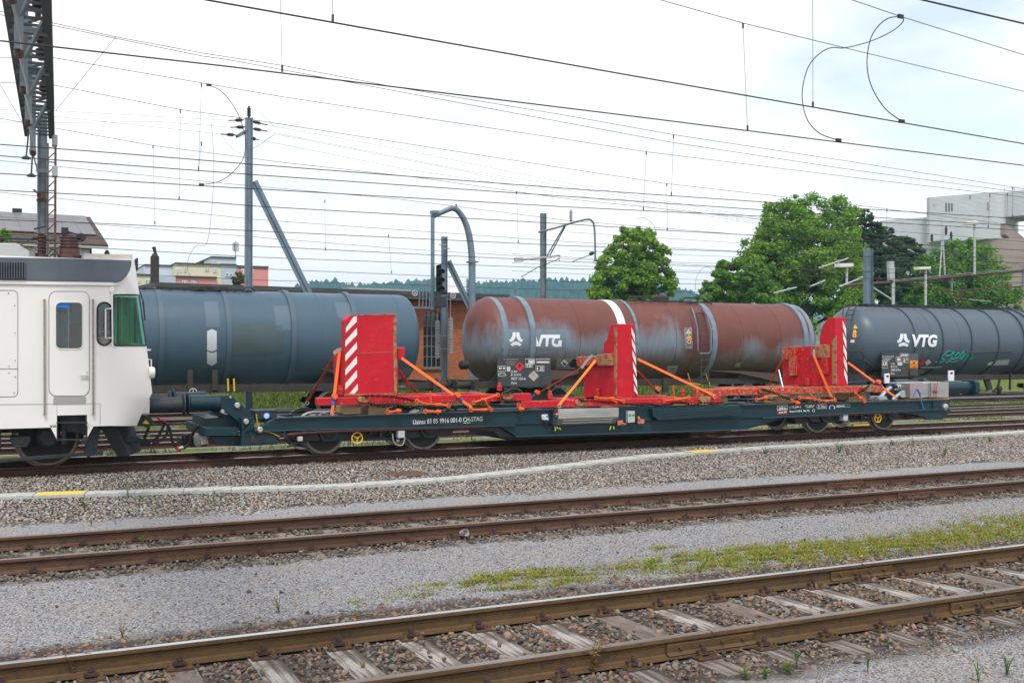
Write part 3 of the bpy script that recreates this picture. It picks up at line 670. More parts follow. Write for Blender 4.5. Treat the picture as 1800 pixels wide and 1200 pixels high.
m = MB(); a = c+Vector((-.02, 0, .42)); m.box(a.x-.12, a.y-.05, a.z-.02, a.x+.0, a.y+.05, a.z+.1); m.bar(a+Vector((-.05,0,.02)), a+Vector((.2,0,-.05)), .06); m.cyl(a+Vector((.22,-.06,-.07)), a+Vector((.22,.06,-.07)), .08, n=14); m.build('breaker_contact', BLACKB, loco, bevel=.006)
m = MB(); c2 = at(71, 449, LC-.35); m.lathe(c2+Vector((0,0,-.1)), (0,0,1), [(0,.09),(.12,.09)], 16); ribs(m, c2, 0, .42, .05, .11, 7); m.build('roof_insulator', INSUL, loco)
c3 = c2+Vector((.06,.35,0)); m = MB(); m.lathe(c3+Vector((0,0,-.1)), (0,0,1), [(0,.09),(.12,.09)], 16); ribs(m, c3, 0, .42, .05, .11, 7); m.build('roof_insulator', INSUL, loco)
m = MB(); m.tube([at(-20,418,LC-.3), at(40,420,LC-.3), at(71,421,LC-.35), at(98,422,LC-.35)], .022); m.tube([at(36,431,LC-.5), at(60,417,LC-.35)], .012); m.bar(at(60,403,LC-.3), at(80,398,LC-.3), .05, .03)
m.tube(spline([at(85,447,LC-.4), at(92,438,LC-.4), at(101,446,LC-.4), at(88,449,LC-.5)], 6), .012); m.build('roof_busbar', BLACKB, loco)
m = MB(); a = at(188, 448, LC); m.lathe(a+Vector((0,0,-.05)), (0,0,1), [(0,.06),(.06,.05),(.1,.05),(.1,.035),(.14,.03)], 12); m.build('roof_aerial', RUBBER, loco)
m = MB(); m.loft([[at(147,456,YL+.1), at(233,456.5,YL+.5), at(232,450,YL+.9), at(147,449,YL+.7)], [at(147,449,LC)+Vector((0,0,.04)), at(233,450,LC)+Vector((0,0,.03)), at(232,450,LC+.3), at(147,449,LC+.4)]]); m.build('roof_skin', ROOFTOP, loco)
# running gear
def wheelset(m, x, z, r, yc, half=.75, mi=(0, 1), n=36):
    for s_ in (-1, 1):
        y = yc+s_*(half+.0)
        m.lathe((x, y-.065*s_, z), (0, s_, 0), [(-.005, r+.028), (.025, r+.028), (.032, r), (.13, r-.004), (.135, r-.02)], n, mi[1], caps=False)
        m.lathe((x, y-.06*s_, z), (0, s_, 0), [(.13, r-.055), (.115, r-.075), (.09, r*.6), (.10, r*.35), (.14, r*.28), (.14, .02)], n, mi[0])
        m.lathe((x, y-.06*s_, z), (0, s_, 0), [(.126, r-.022), (.13, r-.055)], n, mi[1], caps=False)
    m.cyl((x, yc-half, z), (x, yc+half, z), .08, n=12)
wx = at(83, 770, 20.8).x; WR = .53; wz = ZT3+WR
m = MB(); 
bog = MB()
bog.prism([(wx-2.4, wz+.05), (wx-1.2, wz-.02), (wx-.75, wz+.12), (wx-.4, wz+.38), (wx+.15, wz+.36), (wx+.3, wz+.1), (wx+.75, wz+.02), (wx+.85, wz+.3), (wx+.5, wz+.42), (wx-2.4, wz+.5)], LC-1.18, LC-1.02)
bog.prism([(wx-2.4, wz+.05), (wx+.7, wz+.02), (wx+.8, wz+.4), (wx-2.4, wz+.5)], LC+1.02, LC+1.18)
bog.box(wx-2.2, LC-1.0, wz+.1, wx-1.2, LC+1.0, wz+.4); bog.box(wx-1.0, YL+.25, wz-.17, wx-.75, YL+.3, wz+.25)
bog.bar((wx-.95, LC-1.2, wz-.37), (wx+.9, LC-1.2, wz-.29), .05, .07)
bogie = bog.build('bogie', BLACKB, loco, bevel=.01)
for xx in (wx, wx-2.9):
    m = MB(); wheelset(m, xx, wz, WR, LC); m.build('wheel_set', [BLACK, TYRE], bogie)
m = MB(); m.lathe((wx, LC-1.3, wz+.02), (0,1,0), [(0,.14),(.02,.165),(.14,.165),(.14,.2),(.3,.2)], 20)
for k in range(6): a = R(60*k+20); m.cyl((wx+.12*math.cos(a), LC-1.315, wz+.02+.12*math.sin(a)), (wx+.12*math.cos(a), LC-1.29, wz+.02+.12*math.sin(a)), .016, n=6)
m.build('axle_box', BLACK, bogie)
m = MB(); xx = at(36, 775, LC-1.2); m.prism([(xx.x-.15, xx.z+.09), (xx.x+.14, xx.z+.09), (xx.x+.17, xx.z+.02), (xx.x+.1, xx.z-.1), (xx.x-.1, xx.z-.1), (xx.x-.17, xx.z+.02)], LC-1.3, LC-1.0)
m.cyl((xx.x, LC-1.31, xx.z), (xx.x, LC-1.29, xx.z), .06, n=10); m.build('brake_bracket', BLACKB, bogie, bevel=.015)
m = MB(); a = at(111, 764, YL+.3); m.cyl(a+Vector((0,0,-.16)), a+Vector((0,0,.2)), .055, n=12); m.build('damper', BLACKB, bogie)
m = MB(); a = at(108, 761, YL+.26); m.box(a.x-.02, a.y-.01, a.z-.03, a.x, a.y, a.z+.03); m.build('red_tag', M('red_tag', (.6,.02,.02), .5), bogie)
m = MB(); c_ = [at(156, 757, LC-1.1), at(158, 795, LC-1.1)]; m.bar(c_[0]+Vector((.1,0,.05)), c_[1], .2, .1); m.cyl(at(156,796,LC-1.2), at(156,796,LC-1.05), .07, n=12); m.cyl(at(148,775,LC-1.2), at(148,775,LC-1.0), .05)
m.build('sanding_gear', BLACKB, bogie)
m = MB(); m.box(x_l, LC-1.0, wz+.1, wx+1.1, LC+1.0, wz+.45); m.build('underframe', BLACK, loco)
# snow plough
m = MB(); Yp = LC-1.05
A = [at(177,749,Yp), at(201,749,Yp-.1), at(227,800,Yp-.12), at(206,801,Yp)]; B_ = [A[1], at(234,748,LC+.2), at(247,792,LC+.2), A[2]]
for q in (A, B_):
    n_ = (q[1]-q[0]).cross(q[3]-q[0]).normalized()*.02; m.loft([[p-n_ for p in q], [p+n_ for p in q]])
m.bar(at(222,770,Yp-.05), at(262,778,LC-.4), .06, .1); m.build('snow_plough', BLACKB, loco)
# buffers on the loco nose
def buffer(m, x, y, z, dirx, L_, r, rp, mi=0):
    m.lathe((x, y, z), (dirx,0,0), [(0, r*1.08), (.03, r*1.08), (.03, r*1.05), (L_*.28, r*1.05), (L_*.28, r), (L_-.07, r), (L_-.07, r*.8), (L_-.045, rp), (L_-.02, rp), (L_, rp*.55)], 24, mi)
bz = at(300, 711, 20.67).z; bx0 = at(262, 711, 20.67).x; bx1 = at(326, 711, 20.67).x
for yy in (20.67, 22.43):
    m = MB(); buffer(m, bx0, yy, bz, 1, bx1-bx0, .14, .2); m.build('buffer', BLACKB, loco)
m = MB(); m.box(at(240,720,LC-1).x-.3, LC-1.05, at(250,727,LC-1).z, at(262,700,20.6).x, LC+1.05, at(250,701,LC-1).z); m.build('buffer_beam', WHITE, loco, bevel=.02)
m = MB(); a = at(256,742,LC-.7); m.prism(P2([(246,729),(264,732),(271,741),(262,752),(242,747)], LC-.75), LC-.75, LC-.3); m.build('coupler_head', BLACKB, loco, bevel=.015)
m = MB(); m.prism(P2([(256.5,737),(250.5,744),(263,745)], LC-.76), LC-.762, LC-.75); m.build('warning_triangle', M('warning_yellow', (.8,.55,.02), .5), loco)
m = MB()
for pts in ([(270,741),(285,742),(297,750),(303,775),(312,789),(318,792)], [(262,775),(275,770),(284,756),(290,742)], [(268,780),(285,772),(294,760),(295,745)], [(262,750),(255,768),(252,778)]):
    m.tube(spline(line3(pts, LC-.6), 6), .026, 8)
m.build('brake_hose', RUBBER, loco)
m = MB(); m.tube(line3([(277,733),(281,738),(292,740)], LC-.62), .025, 8); m.tube(line3([(310,786),(315,791)], LC-.62), .032, 8); m.build('red_hose_clamp', M('clamp_red', (.55,.02,.03), .5), loco)

# driver seen through the small oval window
SKIN = M('skin', (.62,.36,.25), .6); HAIRM = M('hair_dark', (.06,.035,.02), .8); SHIRT = M('shirt_dark', (.03,.035,.05), .85)
hc = at(183, 597.5, YL+.24)
pm = bpy.data.meshes.new('person'); bm = bmesh.new()
rings_ = []
def oval_ring(z, rx, ry, ox=0): return [bm.verts.new((ox+rx*math.cos(2*math.pi*i/16), ry*math.sin(2*math.pi*i/16), z)) for i in range(16)]
spec = [(-.62,.17,.2,-.05),(-.5,.15,.2,-.05),(-.3,.14,.21,-.04),(-.2,.12,.2,-.03),(-.165,.07,.09,-.02),(-.13,.055,.058,0),(-.10,.062,.062,.012),(-.07,.085,.068,.02),(-.03,.098,.073,.012),(.02,.102,.078,.0),(.06,.1,.078,-.004),(.095,.082,.066,-.008),(.115,.05,.04,-.008),(.122,.01,.01,-.008)]
for z, rx, ry, ox in spec: rings_.append(oval_ring(z, rx, ry, ox))
for a, b in zip(rings_, rings_[1:]):
    for i in range(16): bm.faces.new((a[i], a[(i+1)%16], b[(i+1)%16], b[i]))
bm.faces.new(rings_[0][::-1]); bm.faces.new(rings_[-1])
for z, rx in ((-.01, .028), (-.045, .016)): pass
nose_v = [v for v in bm.verts if abs(v.co.z+.03) < .001 and v.co.x > .1]
for v in nose_v: v.co.x += .028
bm.to_mesh(pm); bm.free()
for m_ in (SKIN, SHIRT): pm.materials.append(m_)
for p in pm.polygons: p.use_smooth = True; p.material_index = 1 if p.center.z < -.16 else 0
per = bpy.data.objects.new('person', pm); COL.objects.link(per); per.location = hc; per.rotation_euler.z = R(-12)
tag(per, 'driver sitting behind the small oval side window of the white cab, in dark clothing', 'person')
m = MB(); m.lathe(hc+Vector((-.012,0,.028)), (0,0,1), [(.03,.104),(.05,.106),(.07,.09),(.095,.055),(.103,.01)], 16); m.v = [(a, hc.y+(b-hc.y)*.8, c) for a, b, c in m.v]
h = m.build('hair', HAIRM, None, base=False); h.parent = per; h.matrix_parent_inverse = per.matrix_world.inverted() if False else Matrix.Translation(-hc)
# ================================================================== LOW WAGON
PETROL = M('petrol_paint', (.007,.030,.042), .4, 0, [((.014,.044,.056), 1.2, .5, .8, (.3,1,1)), ((.04,.04,.036), 7, .66, .85)], (.05, 30), spec=.35)
PETROL2 = M('petrol_bogie', (.013,.024,.031), .5, 0, [((.05,.045,.038), 5, .55, .8)])
CABRED = M('cable_red', (.3,.03,.02), .6)
LETTER = M('white_lettering', (.8,.8,.78), .5)
YW = 20.2; WC = 21.55; YWF = 2*WC-YW
wag = thing('flat_wagon', 'low dark petrol flat wagon with fish belly frame, yellow brake wheels and white lettering', 'flat wagon', (14, WC, ZT3))
wag_ = wag
def both(name, pts, Y, t, mat, bevel):
    m = MB(); slab(m, pts, Y, t); m.build(name, mat, wag, bevel=bevel); m = MB(); m.prism(P2(pts, Y), 2*WC-Y-t, 2*WC-Y); m.build(name, mat, wag, bevel=bevel)
sill = [(447,757),(483,734.5),(560,732),(660,729.3),(760,727),(900,721.5),(1100,714.5),(1340,710),(1500,706),(1657,702.5),(1670,714),(1665,718),(1500,727),(1340,734),(1100,741),(908,746),(760,749),(600,753.5)]
both('side_sill', sill, YW, .14, PETROL, .008)
m = MB(); belly = [(860,746.5),(875,747),(908,767),(1100,761),(1300,754.5),(1341,745),(1385,731),(1340,731),(1100,738),(908,744)]
both('fish_belly', belly, YW+.035, .12, PETROL, .005)
m = MB(); EDGE = M('petrol_edge', (.02,.055,.07), .35)
for a_, b_, w_, h_ in ((at(905,766.5,YW+.03), at(1302,754.5,YW+.03), .16, .022), (at(447,757,YW-.012), at(905,747,YW-.012), .07, .022), (at(1340,734.5,YW-.012), at(1668,718,YW-.012), .07, .022), (at(483,734.5,YW-.01), at(975,719,YW-.01), .09, .018), (at(1302,711.5,YW-.01), at(1655,702.8,YW-.01), .09, .018)):
    m = MB(); m.bar(a_, b_, w_, h_); m.build('flange_strip', EDGE, wag)
zt = lambda px: xz(px, 734.5+(px-483)*(702.5-734.5)/(1657-483), YW)[1]
zd = xz(1000, 720, YW)[1]-.03; xL = xz(483, 735, YW)[0]; xR = xz(1655, 703, YW)[0]
m = MB(); m.box(xL, YW+.55, zd-.12, xR, YW+.85, zd-.02); m.box(xL, YWF-.85, zd-.12, xR, YWF-.55, zd-.02)
for k in range(15): xx = xL+.4+k*(xR-xL-.8)/14; m.box(xx-.09, YW+.145, zd-.14, xx+.09, YWF-.145, zd-.025)
m.build('deck_frame', PETROL2, wag)
m = MB(); x0 = xz(905,750,YW)[0]; x1 = xz(1300,750,YW)[0]; m.box(x0, YW+.3, zd-.6, x1, YWF-.3, zd-.25); m.build('belly_tank', BLACKB, wag)
# left coupling head
def plate(pts, Y, t, name=None, r=.006, mat=None):
    m = MB(); slab(m, pts, Y, t); return m.build(name, mat or PETROL, wag, bevel=r)
plate([(389,695),(406.4,694.8),(447,730.5),(436,742),(424,746),(396,722.5),(389,718)], 20.5, .12, 'lifting_arm')
plate([(389,695),(406.4,694.8),(447,730.5),(436,742),(424,746),(396,722.5),(389,718)], 22.3, .12, 'lifting_arm')
plate([(361,751.5),(420,751),(420,765.5),(361,766)], 20.35, 2.2, 'coupling_box')
m = MB(); slab(m, [(362,735),(389,734),(392,728),(424,729),(426,752),(361,751)], 20.75, 1.5); slab(m, [(369,767),(424,765),(424,784),(382,782)], 20.5, 1.9); slab(m, [(368,719),(390,717),(395,735),(386,734)], 20.8, .1); m.build('coupling_body', PETROL, wag, bevel=.006)
plate([(424.5,734),(447,733.5),(447,757),(425.5,758.5)], 20.3, .3, 'pivot_bracket')
plate([(425.5,758),(496,757.5),(487,781),(424,784)], 20.24, .2, 'end_plate')
m = MB(); slab(m, prr(440,765,484,778,6), 20.23, .02); m.build('end_plate_recess', PETROL2, wag)
m = MB(); slab(m, [(430,757),(447,738),(450,739.5),(437,757)], 20.17, .05); m.build('gusset', PETROL, wag, bevel=.004)
for px, py, r, y in ((417.3,712.3,5,20.46),(391,723,3.6,20.46),(432.8,741,4.8,20.25),(457,755,5,20.1),(405,698,2,20.46)):
    a = at(px, py, y); k_ = r/(1870/(a-CAM).dot(FW)); m = MB(); m.lathe(a+Vector((0,.06,0)), (0,-1,0), [(0,k_*1.1),(.04,k_*1.1),(.05,k_),(.075,k_),(.085,k_*.8)], 20); m.build('pivot_pin', STEEL, wag)
m = MB(); slab(m, [(449,723),(487,722),(487,736),(449,737)], 20.45, .5); m.build('tool_box', PETROL2, wag, bevel=.02)
m = MB(); slab(m, [(447.5,721.2),(488.5,720),(488.5,724),(447.5,725)], 20.44, .53); m.build('tool_box_lid', BLACKB, wag, bevel=.01)
a = at(468.6,730.5,20.447); m = MB(); m.cyl(a, a+Vector((0,-.004,0)), .062, n=24); m.cyl(a+Vector((0,-.004,0)), a+Vector((0,-.006,0)), .045, n=20, mi=1); m.text('TUV', lambda u, v: (a.x+u, a.y-.0075, a.z+v-.012), .036, align='CENTER', bold=.001)
m.build('round_sticker', [M('sticker_blue', (.02,.25,.7), .5), M('sticker_white', (.7,.75,.8), .5)], wag)
m = MB(); m.tube(spline(line3([(450,727),(452,738),(454,753)], 20.2), 4)+spline(line3([(457,757),(475,760),(491,767)], 20.2), 4), .012); m.build('yellow_cord', M('cord_yellow', (.42,.28,.03), .7), wag)
# hook, hose, roller below the head
m = MB(); m.box(*at(316,782,21.3), *(at(340,769,21.3)+Vector((0,.4,0)))); a = at(326,776,21.2); m.cyl(a, a+Vector((.0,0,.14)), .07); m.bar(at(335,776,21.4), at(362,774,21.4), .2, .2); m.build('draw_hook', BLACKB, wag, bevel=.01)
m = MB(); a = at(345,773,21.2); m.cyl(a, a+Vector((.07,.02,0)), .135, n=20); m.build('white_roller', M('roller_cream', (.6,.58,.5), .5), wag, bevel=.02)
m = MB(); slab(m, [(352,766),(364,765),(367,780),(353,782)], 21.0, .3); m.build('steel_bracket', STEEL, wag, bevel=.005)
m = MB(); m.tube(spline(line3([(358,748),(346,751),(337,764),(332,778),(325,786),(318,788)], 21.0), 6), .028, 8); m.build('air_hose', RUBBER, wag)
m = MB(); m.tube(line3([(358,748),(367,746.5)], 21.0), .035, 8); m.tube(line3([(314,788),(322,786)], 21.0), .034, 8); m.build('hose_fitting', STEEL, wag)
# buffers left and right
zb = at(360,708,20.67).z; xb0 = at(390,708,20.67).x; xb1 = at(327,708,20.67).x
for yy in (20.67, 22.43):
    m = MB(); buffer(m, xb0, yy, zb, -1, xb0-xb1, .15, .21); m.build('buffer', PETROL, wag)
zb2 = at(1690,681,20.67).z; xr0 = at(1671,681,20.67).x; xr1 = at(1706,681,20.67).x
for yy in (20.67, 22.43):
    m = MB(); m.lathe((xr0-.3, yy, zb2), (1,0,0), [(0,.19),(.55,.19),(.56,.16),(xr1-xr0+.2,.17)], 24); m.build('buffer_cylinder', PETROL, wag)
    m = MB(); c_ = (xr1, yy, zb2); m.prism([(yy-.27,zb2-.14),(yy-.2,zb2-.21),(yy+.2,zb2-.21),(yy+.27,zb2-.14),(yy+.27,zb2+.14),(yy+.2,zb2+.21),(yy-.2,zb2+.21),(yy-.27,zb2+.14)], xr1-.1, xr1+.06, 'x'); m.build('buffer_plate', PETROL, wag, bevel=.02)
# right end
both('end_plate', [(1560,722),(1668,717),(1672,722),(1657,737),(1632,738),(1618,730)], YW+.01, .1, PETROL, .005)
both('end_bracket', [(1640,703),(1660,702),(1672,713),(1665,721),(1640,722)], YW-.03, .06, PETROL, .006)
a = at(1661,715,YW-.03); m = MB(); m.lathe(a+Vector((0,.05,0)), (0,-1,0), [(0,.1),(.05,.1),(.09,.085),(.1,.07)], 20); m.build('pivot_pin', STEEL, wag)
# ---- bogies
def coil(m, x, y, z0, z1, r, n=4, mi=0):
    pts = [(x+r*math.cos(2*math.pi*n*t/40), y+r*math.sin(2*math.pi*n*t/40), z0+(z1-z0)*t/40) for t in range(41)]; m.tube(pts, .018, 6, mi)
WDISC = M('wheel_disc_dark', (.03,.028,.026), .6, .2, [((.09,.075,.06), 5, .55, .8)])
RW = .42; zw = ZT3+RW
STICK = M('small_sticker_white', (.7,.68,.7), .5); BYEL = M('handwheel_yellow', (.80,.48,.01), .4)
def wagon_bogie(xa_, xb_, hw_px):
    xc = (xa_+xb_)/2; m = MB()
    for s_ in (-1, 1):
        y = WC+s_*1.06; d = .06
        pr = [(xa_-.62, zw+.02), (xa_-.45, zw-.12), (xa_+.42, zw-.14), (xa_+.6, zw-.03), (xb_-.6, zw-.03), (xb_-.42, zw-.14), (xb_+.45, zw-.12), (xb_+.62, zw+.02), (xb_+.62, zw+.09), (xb_+.25, zw+.05), (xb_+.2, zw+.3), (xb_-.2, zw+.3), (xb_-.26, zw+.06), (xc+.36, zw+.08), (xc+.34, zw+.32), (xc-.34, zw+.32), (xc-.36, zw+.08), (xa_+.26, zw+.06), (xa_+.2, zw+.3), (xa_-.2, zw+.3), (xa_-.25, zw+.05), (xa_-.62, zw+.09)]
        m.prism(pr, y-d, y+d); m.box(xa_-.68, y-.07, zw+.3, xb_+.68, y+.07, zw+.37)
    m.box(xc-.3, WC-1.0, zw-.1, xc+.3, WC+1.0, zw+.28)
    for k in (-.22, .0, .2): m.box(xc+k-.03, WC-1.2, zw-.1+abs(k)*.3, xc+k+.03, WC-1.1, zw+.22)
    m.box(xc-.3, WC-1.15, zw-.16, xc+.3, WC-1.08, zw-.1)
    bg_ = m.build('bogie', PETROL2, wag, bevel=.008)
    for x in (xa_, xb_):
        m = MB(); wheelset(m, x, zw, RW, WC); m.build('wheel_set', [WDISC, TYREGREY], bg_)
        m = MB(); y = WC-1.13; m.prism([(x-.19, zw+.22), (x+.19, zw+.22), (x+.2, zw-.02), (x+.12, zw-.14), (x-.12, zw-.14), (x-.2, zw-.02)], y-.05, y+.1); m.lathe((x, y-.05, zw+.06), (0,-1,0), [(0,.145),(.02,.145),(.03,.12)], 20); ab = m.build('axle_box', PETROL2, bg_, bevel=.012)
        m = MB(); m.box(x-.045, y-.086, zw+.04, x+.035, y-.081, zw+.085); m.build('axle_label', STICK, bg_)
        for q in (-.36, .36):
            m = MB(); coil(m, x+q, WC-1.12, zw+.02, zw+.28, .07); m.build('coil_spring', BLACKB, bg_)
    hx = at(hw_px[0], hw_px[1], WC-1.3); m = MB(); m.ring(hx, (0,1,0), .108, .0125, 28, 8)
    for q in (90, 210, 330): m.bar(hx, hx+Vector((.105*math.cos(R(-q+0)), 0, .105*math.sin(R(-q)))), .018, .014)
    m.cyl(hx+Vector((0,-.015,0)), hx+Vector((0,.2,0)), .018, n=10); m.build('brake_wheel', BYEL, bg_)
    return bg_
X1, X2 = at(568,797,20.8).x, at(742,790,20.8).x
X3, X4 = at(1434,760,20.8).x, at(1549.6,755,20.8).x
wagon_bogie(X1, X2, (627.7, 769.7)); wagon_bogie(X3, X4, (1543, 734.5))
# brake gear, pipes and boxes along the sill
m = MB(); pts = [(505,762),(540,759),(600,756),(690,753.5),(760,751.5),(850,748.5)]
m.tube(line3(pts, YW+.02), .014); m.tube(line3([(a, b+1.3) for a, b in pts], YW+.06), .012); m.build('brake_pipe', M('pipe_grey', (.3,.29,.28), .5, .5), wag)
m = MB(); m.tube(line3([(a, b+2.2) for a, b in pts]+[(860,747)], YW+.0), .010); m.build('red_cable', CABRED, wag); m = MB(); m.tube(line3([(1415,732.5),(1500,729),(1600,724)], YW), .01); m.build('red_cable', CABRED, wag)
m = MB(); slab(m, [(700,757),(712,756.5),(712,769),(700,770)], YW-.02, .15); slab(m, [(1483,729),(1491,728.5),(1491,739),(1483,739.5)], YW-.0, .15); m.build('sensor_box', M('box_grey', (.45,.46,.47), .5), wag, bevel=.008) if False else None
GREYBOX = M('box_grey', (.45,.46,.47), .5)
for q in ([(700,757),(712,756.5),(712,769),(700,770)], [(1483,729),(1491,728.5),(1491,739),(1483,739.5)], [(524,767.5),(532.5,767),(532.5,775),(524,775.5)]):
    m = MB(); slab(m, q, YW-.02, .15); m.build('sensor_box', GREYBOX, wag, bevel=.01)
m = MB(); m.tube(spline(line3([(690,762),(692,775),(699,782),(708,781),(712,768)], YW-.03), 6), .012); m.tube(spline(line3([(697,772),(699,776),(702,772)], YW-.03), 6), .01); m.build('cable_loop', M('cable_pale', (.33,.34,.3), .6), wag)
m = MB()
for pts in ([(505,763),(516,770),(530,781)], [(500,775),(520,766),(540,764)], [(505,785),(522,778),(540,783)], [(500,770),(512,778),(520,785)]): m.tube(line3(pts, YW+.1), .025)
m.prism(P2([(505,770),(524,766),(540,776),(536,786),(515,784)], YW+.2), YW+.2, YW+.5)
m.build('brake_rigging', BLACKB, wag); m = MB(); m.prism(P2([(1395,735),(1420,733),(1425,742),(1400,745)], YW+.3), YW+.3, YW+.6); m.build('brake_cylinder', BLACKB, wag); m = MB(); m.prism(P2([(1590,728),(1614,724),(1620,732),(1596,737)], YW+.2), YW+.2, YW+.5); m.tube(line3([(1600,735),(1612,727),(1622,729)], YW+.1), .02)
m.build('brake_rigging', BLACKB, wag)
m = MB(); slab(m, [(800,753),(875,748.5),(905,768),(880,768),(866,757)], YW+.12, .05); m.build('web_gusset', PETROL2, wag); m = MB(); slab(m, [(1300,756),(1345,746),(1384,731),(1375,731),(1340,743)], YW+.15, .05); m.build('web_gusset', PETROL2, wag)
m = MB(); slab(m, [(1501,746),(1528,744.5),(1528,747),(1501,748.5)], YW+.1, .1); m.build('yellow_step', M('step_yellow', (.6,.38,.02), .6), wag)
# lettering
p0 = at(725, 746.3, YW-.003); p1 = at(848, 742.3, YW-.003); wd = (p1-p0).length; slope = (p1.z-p0.z)/(p1.x-p0.x)
def side_text(body, pa, pb, ph, Y, bold=.002, mat=LETTER, sx=None, name='lettering', par=None):
    a = at(*pa, Y); b = at(*pb, Y); s_ = (b.z-a.z)/(b.x-a.x); h = ph*(a-CAM).dot(FW)/1870/.70
    q = MB(); q.text(body, lambda u, v: (u, v, 0), h, bold=bold)
    w0 = max(v[0] for v in q.v); k = (b.x-a.x)/w0; q.v = [(a.x+u*k, Y, a.z+v+u*k*s_) for u, v, _ in q.v]; return q.build(name, mat, par or wag, ang=0, fix=False)
side_text('Uainss 83 85 9916 001-0 CH-STAG', (725.5,745.5), (848,739.6), 8.2, YW-.004, .0)
m = MB(); m.box(*at(814.6,743.4,YW-.006), *at(827,742.4,YW-.003)); m.build('underline', LETTER, wag)
def frame_px(x0, y0, x1, y1, dy, Y, w, mat, name='label_frame', par=None):
    m = MB(); q = [at(x0,y0,Y), at(x1,y0+dy,Y), at(x1,y1+dy,Y), at(x0,y1,Y)]
    for a, b in zip(q, q[1:]+q[:1]): m.bar(a, b, .003, w, up=(0,0,1))
    return m.build(name, mat, par or wag, ang=0)
frame_px(1366,713.2,1384.5,720.5,-.9,YW-.004,.014,LETTER); side_text('3000 kg', (1368.5,719.3), (1382.5,718.5), 4, YW-.004)
frame_px(1366,721,1384.5,727.5,-.9,YW-.004,.014,M('label_red', (.6,.02,.03), .5)); side_text('xxxx kN', (1368.5,725.8), (1382.5,725), 3.2, YW-.004)
side_text('|–19,24m–|', (1388,717.6), (1408,716.6), 5, YW-.004); side_text('*12,80m*', (1414.5,716.4), (1432,715.6), 5, YW-.004)
frame_px(1436,710.9,1453,717.9,-.8,YW-.004,.012,LETTER); side_text('R 90m', (1438,716.6), (1451.5,716), 4.6, YW-.004)
side_text('Bremse KE-GP-A   Max. 72t', (1388,724.4), (1423,722.6), 3, YW-.004)
a = at(1430,721,YW-.004); m = MB(); m.ring(a, (0,1,0), .035, .005, 18, 4); m.build('label_ring', LETTER, wag)
m = MB(); 
for k in range(7):
    an = R(200-k*37); a = at(1462.5,716,YW-.004)+Vector((.085*math.cos(an), 0, .055*math.sin(an))); m.prism([(a.x-.02,a.z-.02),(a.x+.022,a.z-.008),(a.x+.004,a.z+.026)], YW-.006, YW-.002)
m.build('label_symbol', LETTER, wag)
frame_px(1470,711,1494,715.5,-1,YW-.004,.009,M('label_dim', (.45,.47,.45), .5)); side_text('83859916001', (1471,714.9), (1485,714.2), 2.6, YW-.004)
# cabinet and controls in the middle
ALU = M('brushed_aluminium', (.52,.52,.5), .38, .85, [((.35,.34,.33), 4, .45, .75, (.2,1,1))])
ca, cb = at(982,719,YW-.12), at(1087,716.5,YW-.12); m = MB()
pr = lambda Y0: None
zt_ = at(982,719,YW-.16).z; zm = at(985,736,YW-.16).z; zb_ = at(982,748.5,YW-.02).z
x0, x1 = at(981.7,720,YW-.16).x, at(1087.5,718,YW-.16).x
m.prism([(YW-.16, zt_), (YW-.16, zm), (YW-.03, zb_+.02), (YW+.05, zb_+.02), (YW+.05, zt_)], x0, x1, 'x')
for k in range(4): z_ = zm+(zt_-zm)*(k+.8)/5; m.box(x0+.14, YW-.168, z_-.012, x1-.12, YW-.158, z_+.012)
for k in range(2):
    f = .3+.4*k; z_ = zm+(zb_+.02-zm)*f; y_ = YW-.16+.13*f; m.bar((x0+.14, y_-.002, z_), (x1-.12, y_-.002, z_), .012, .02)
for q in ((.06,.05),(.5,.07),(.95,.1)): m.cyl((x0+(x1-x0)*q[0], YW-.168, zt_-.08), (x0+(x1-x0)*q[0], YW-.158, zt_-.08), .012, n=8)
m.build('equipment_cabinet', ALU, wag, bevel=.006)
m = MB(); slab(m, [(973,721),(982,720),(982,737),(978,748),(972,747)], YW-.1, .12); m.build('cabinet_end', BLACKB, wag)
for q, c_ in (([(974,726.5),(977,726.3),(977,729),(974,729.2)], (.5,.02,.02)), ([(977.3,726.2),(981,726),(981,728.8),(977.3,729)], (.75,.5,.02)), ([(976,731),(979.5,730.8),(979.5,733),(976,733.2)], (.05,.1,.5))):
    m = MB(); slab(m, q, YW-.125, .03); m.build('switch', M('switch_colour', c_, .4), wag)
m = MB(); slab(m, [(953,728.7),(963.5,728),(965,738.5),(954,738)], YW-.07, .07); m.build('data_logger', M('logger_white', (.55,.58,.58), .5), wag, bevel=.012)
m = MB(); slab(m, [(960,729.3),(963.4,729),(964.4,733.5),(960.5,733)], YW-.075, .008); m.build('logger_screen', M('screen_blue', (.02,.3,.5), .3), wag)
m = MB(); m.tube(spline(line3([(958,739),(960,746),(967,750),(976,748)], YW-.04), 5), .008); m.build('black_cable', RUBBER, wag)
m = MB(); slab(m, [(1104,722.5),(1116,722),(1116.5,742),(1104,743)], YW-.09, .1); m.build('control_panel', M('panel_grey', (.42,.43,.42), .5), wag, bevel=.008)
for px in (1105.3, 1111.5):
    m = MB(); slab(m, [(px,728),(px+4.2,727.8),(px+4.2,731.2),(px,731.4)], YW-.095, .01); m.build('green_switch', M('switch_green', (.01,.28,.06), .4), wag)
LEV = M('lever_salmon', (.55,.17,.10), .5)
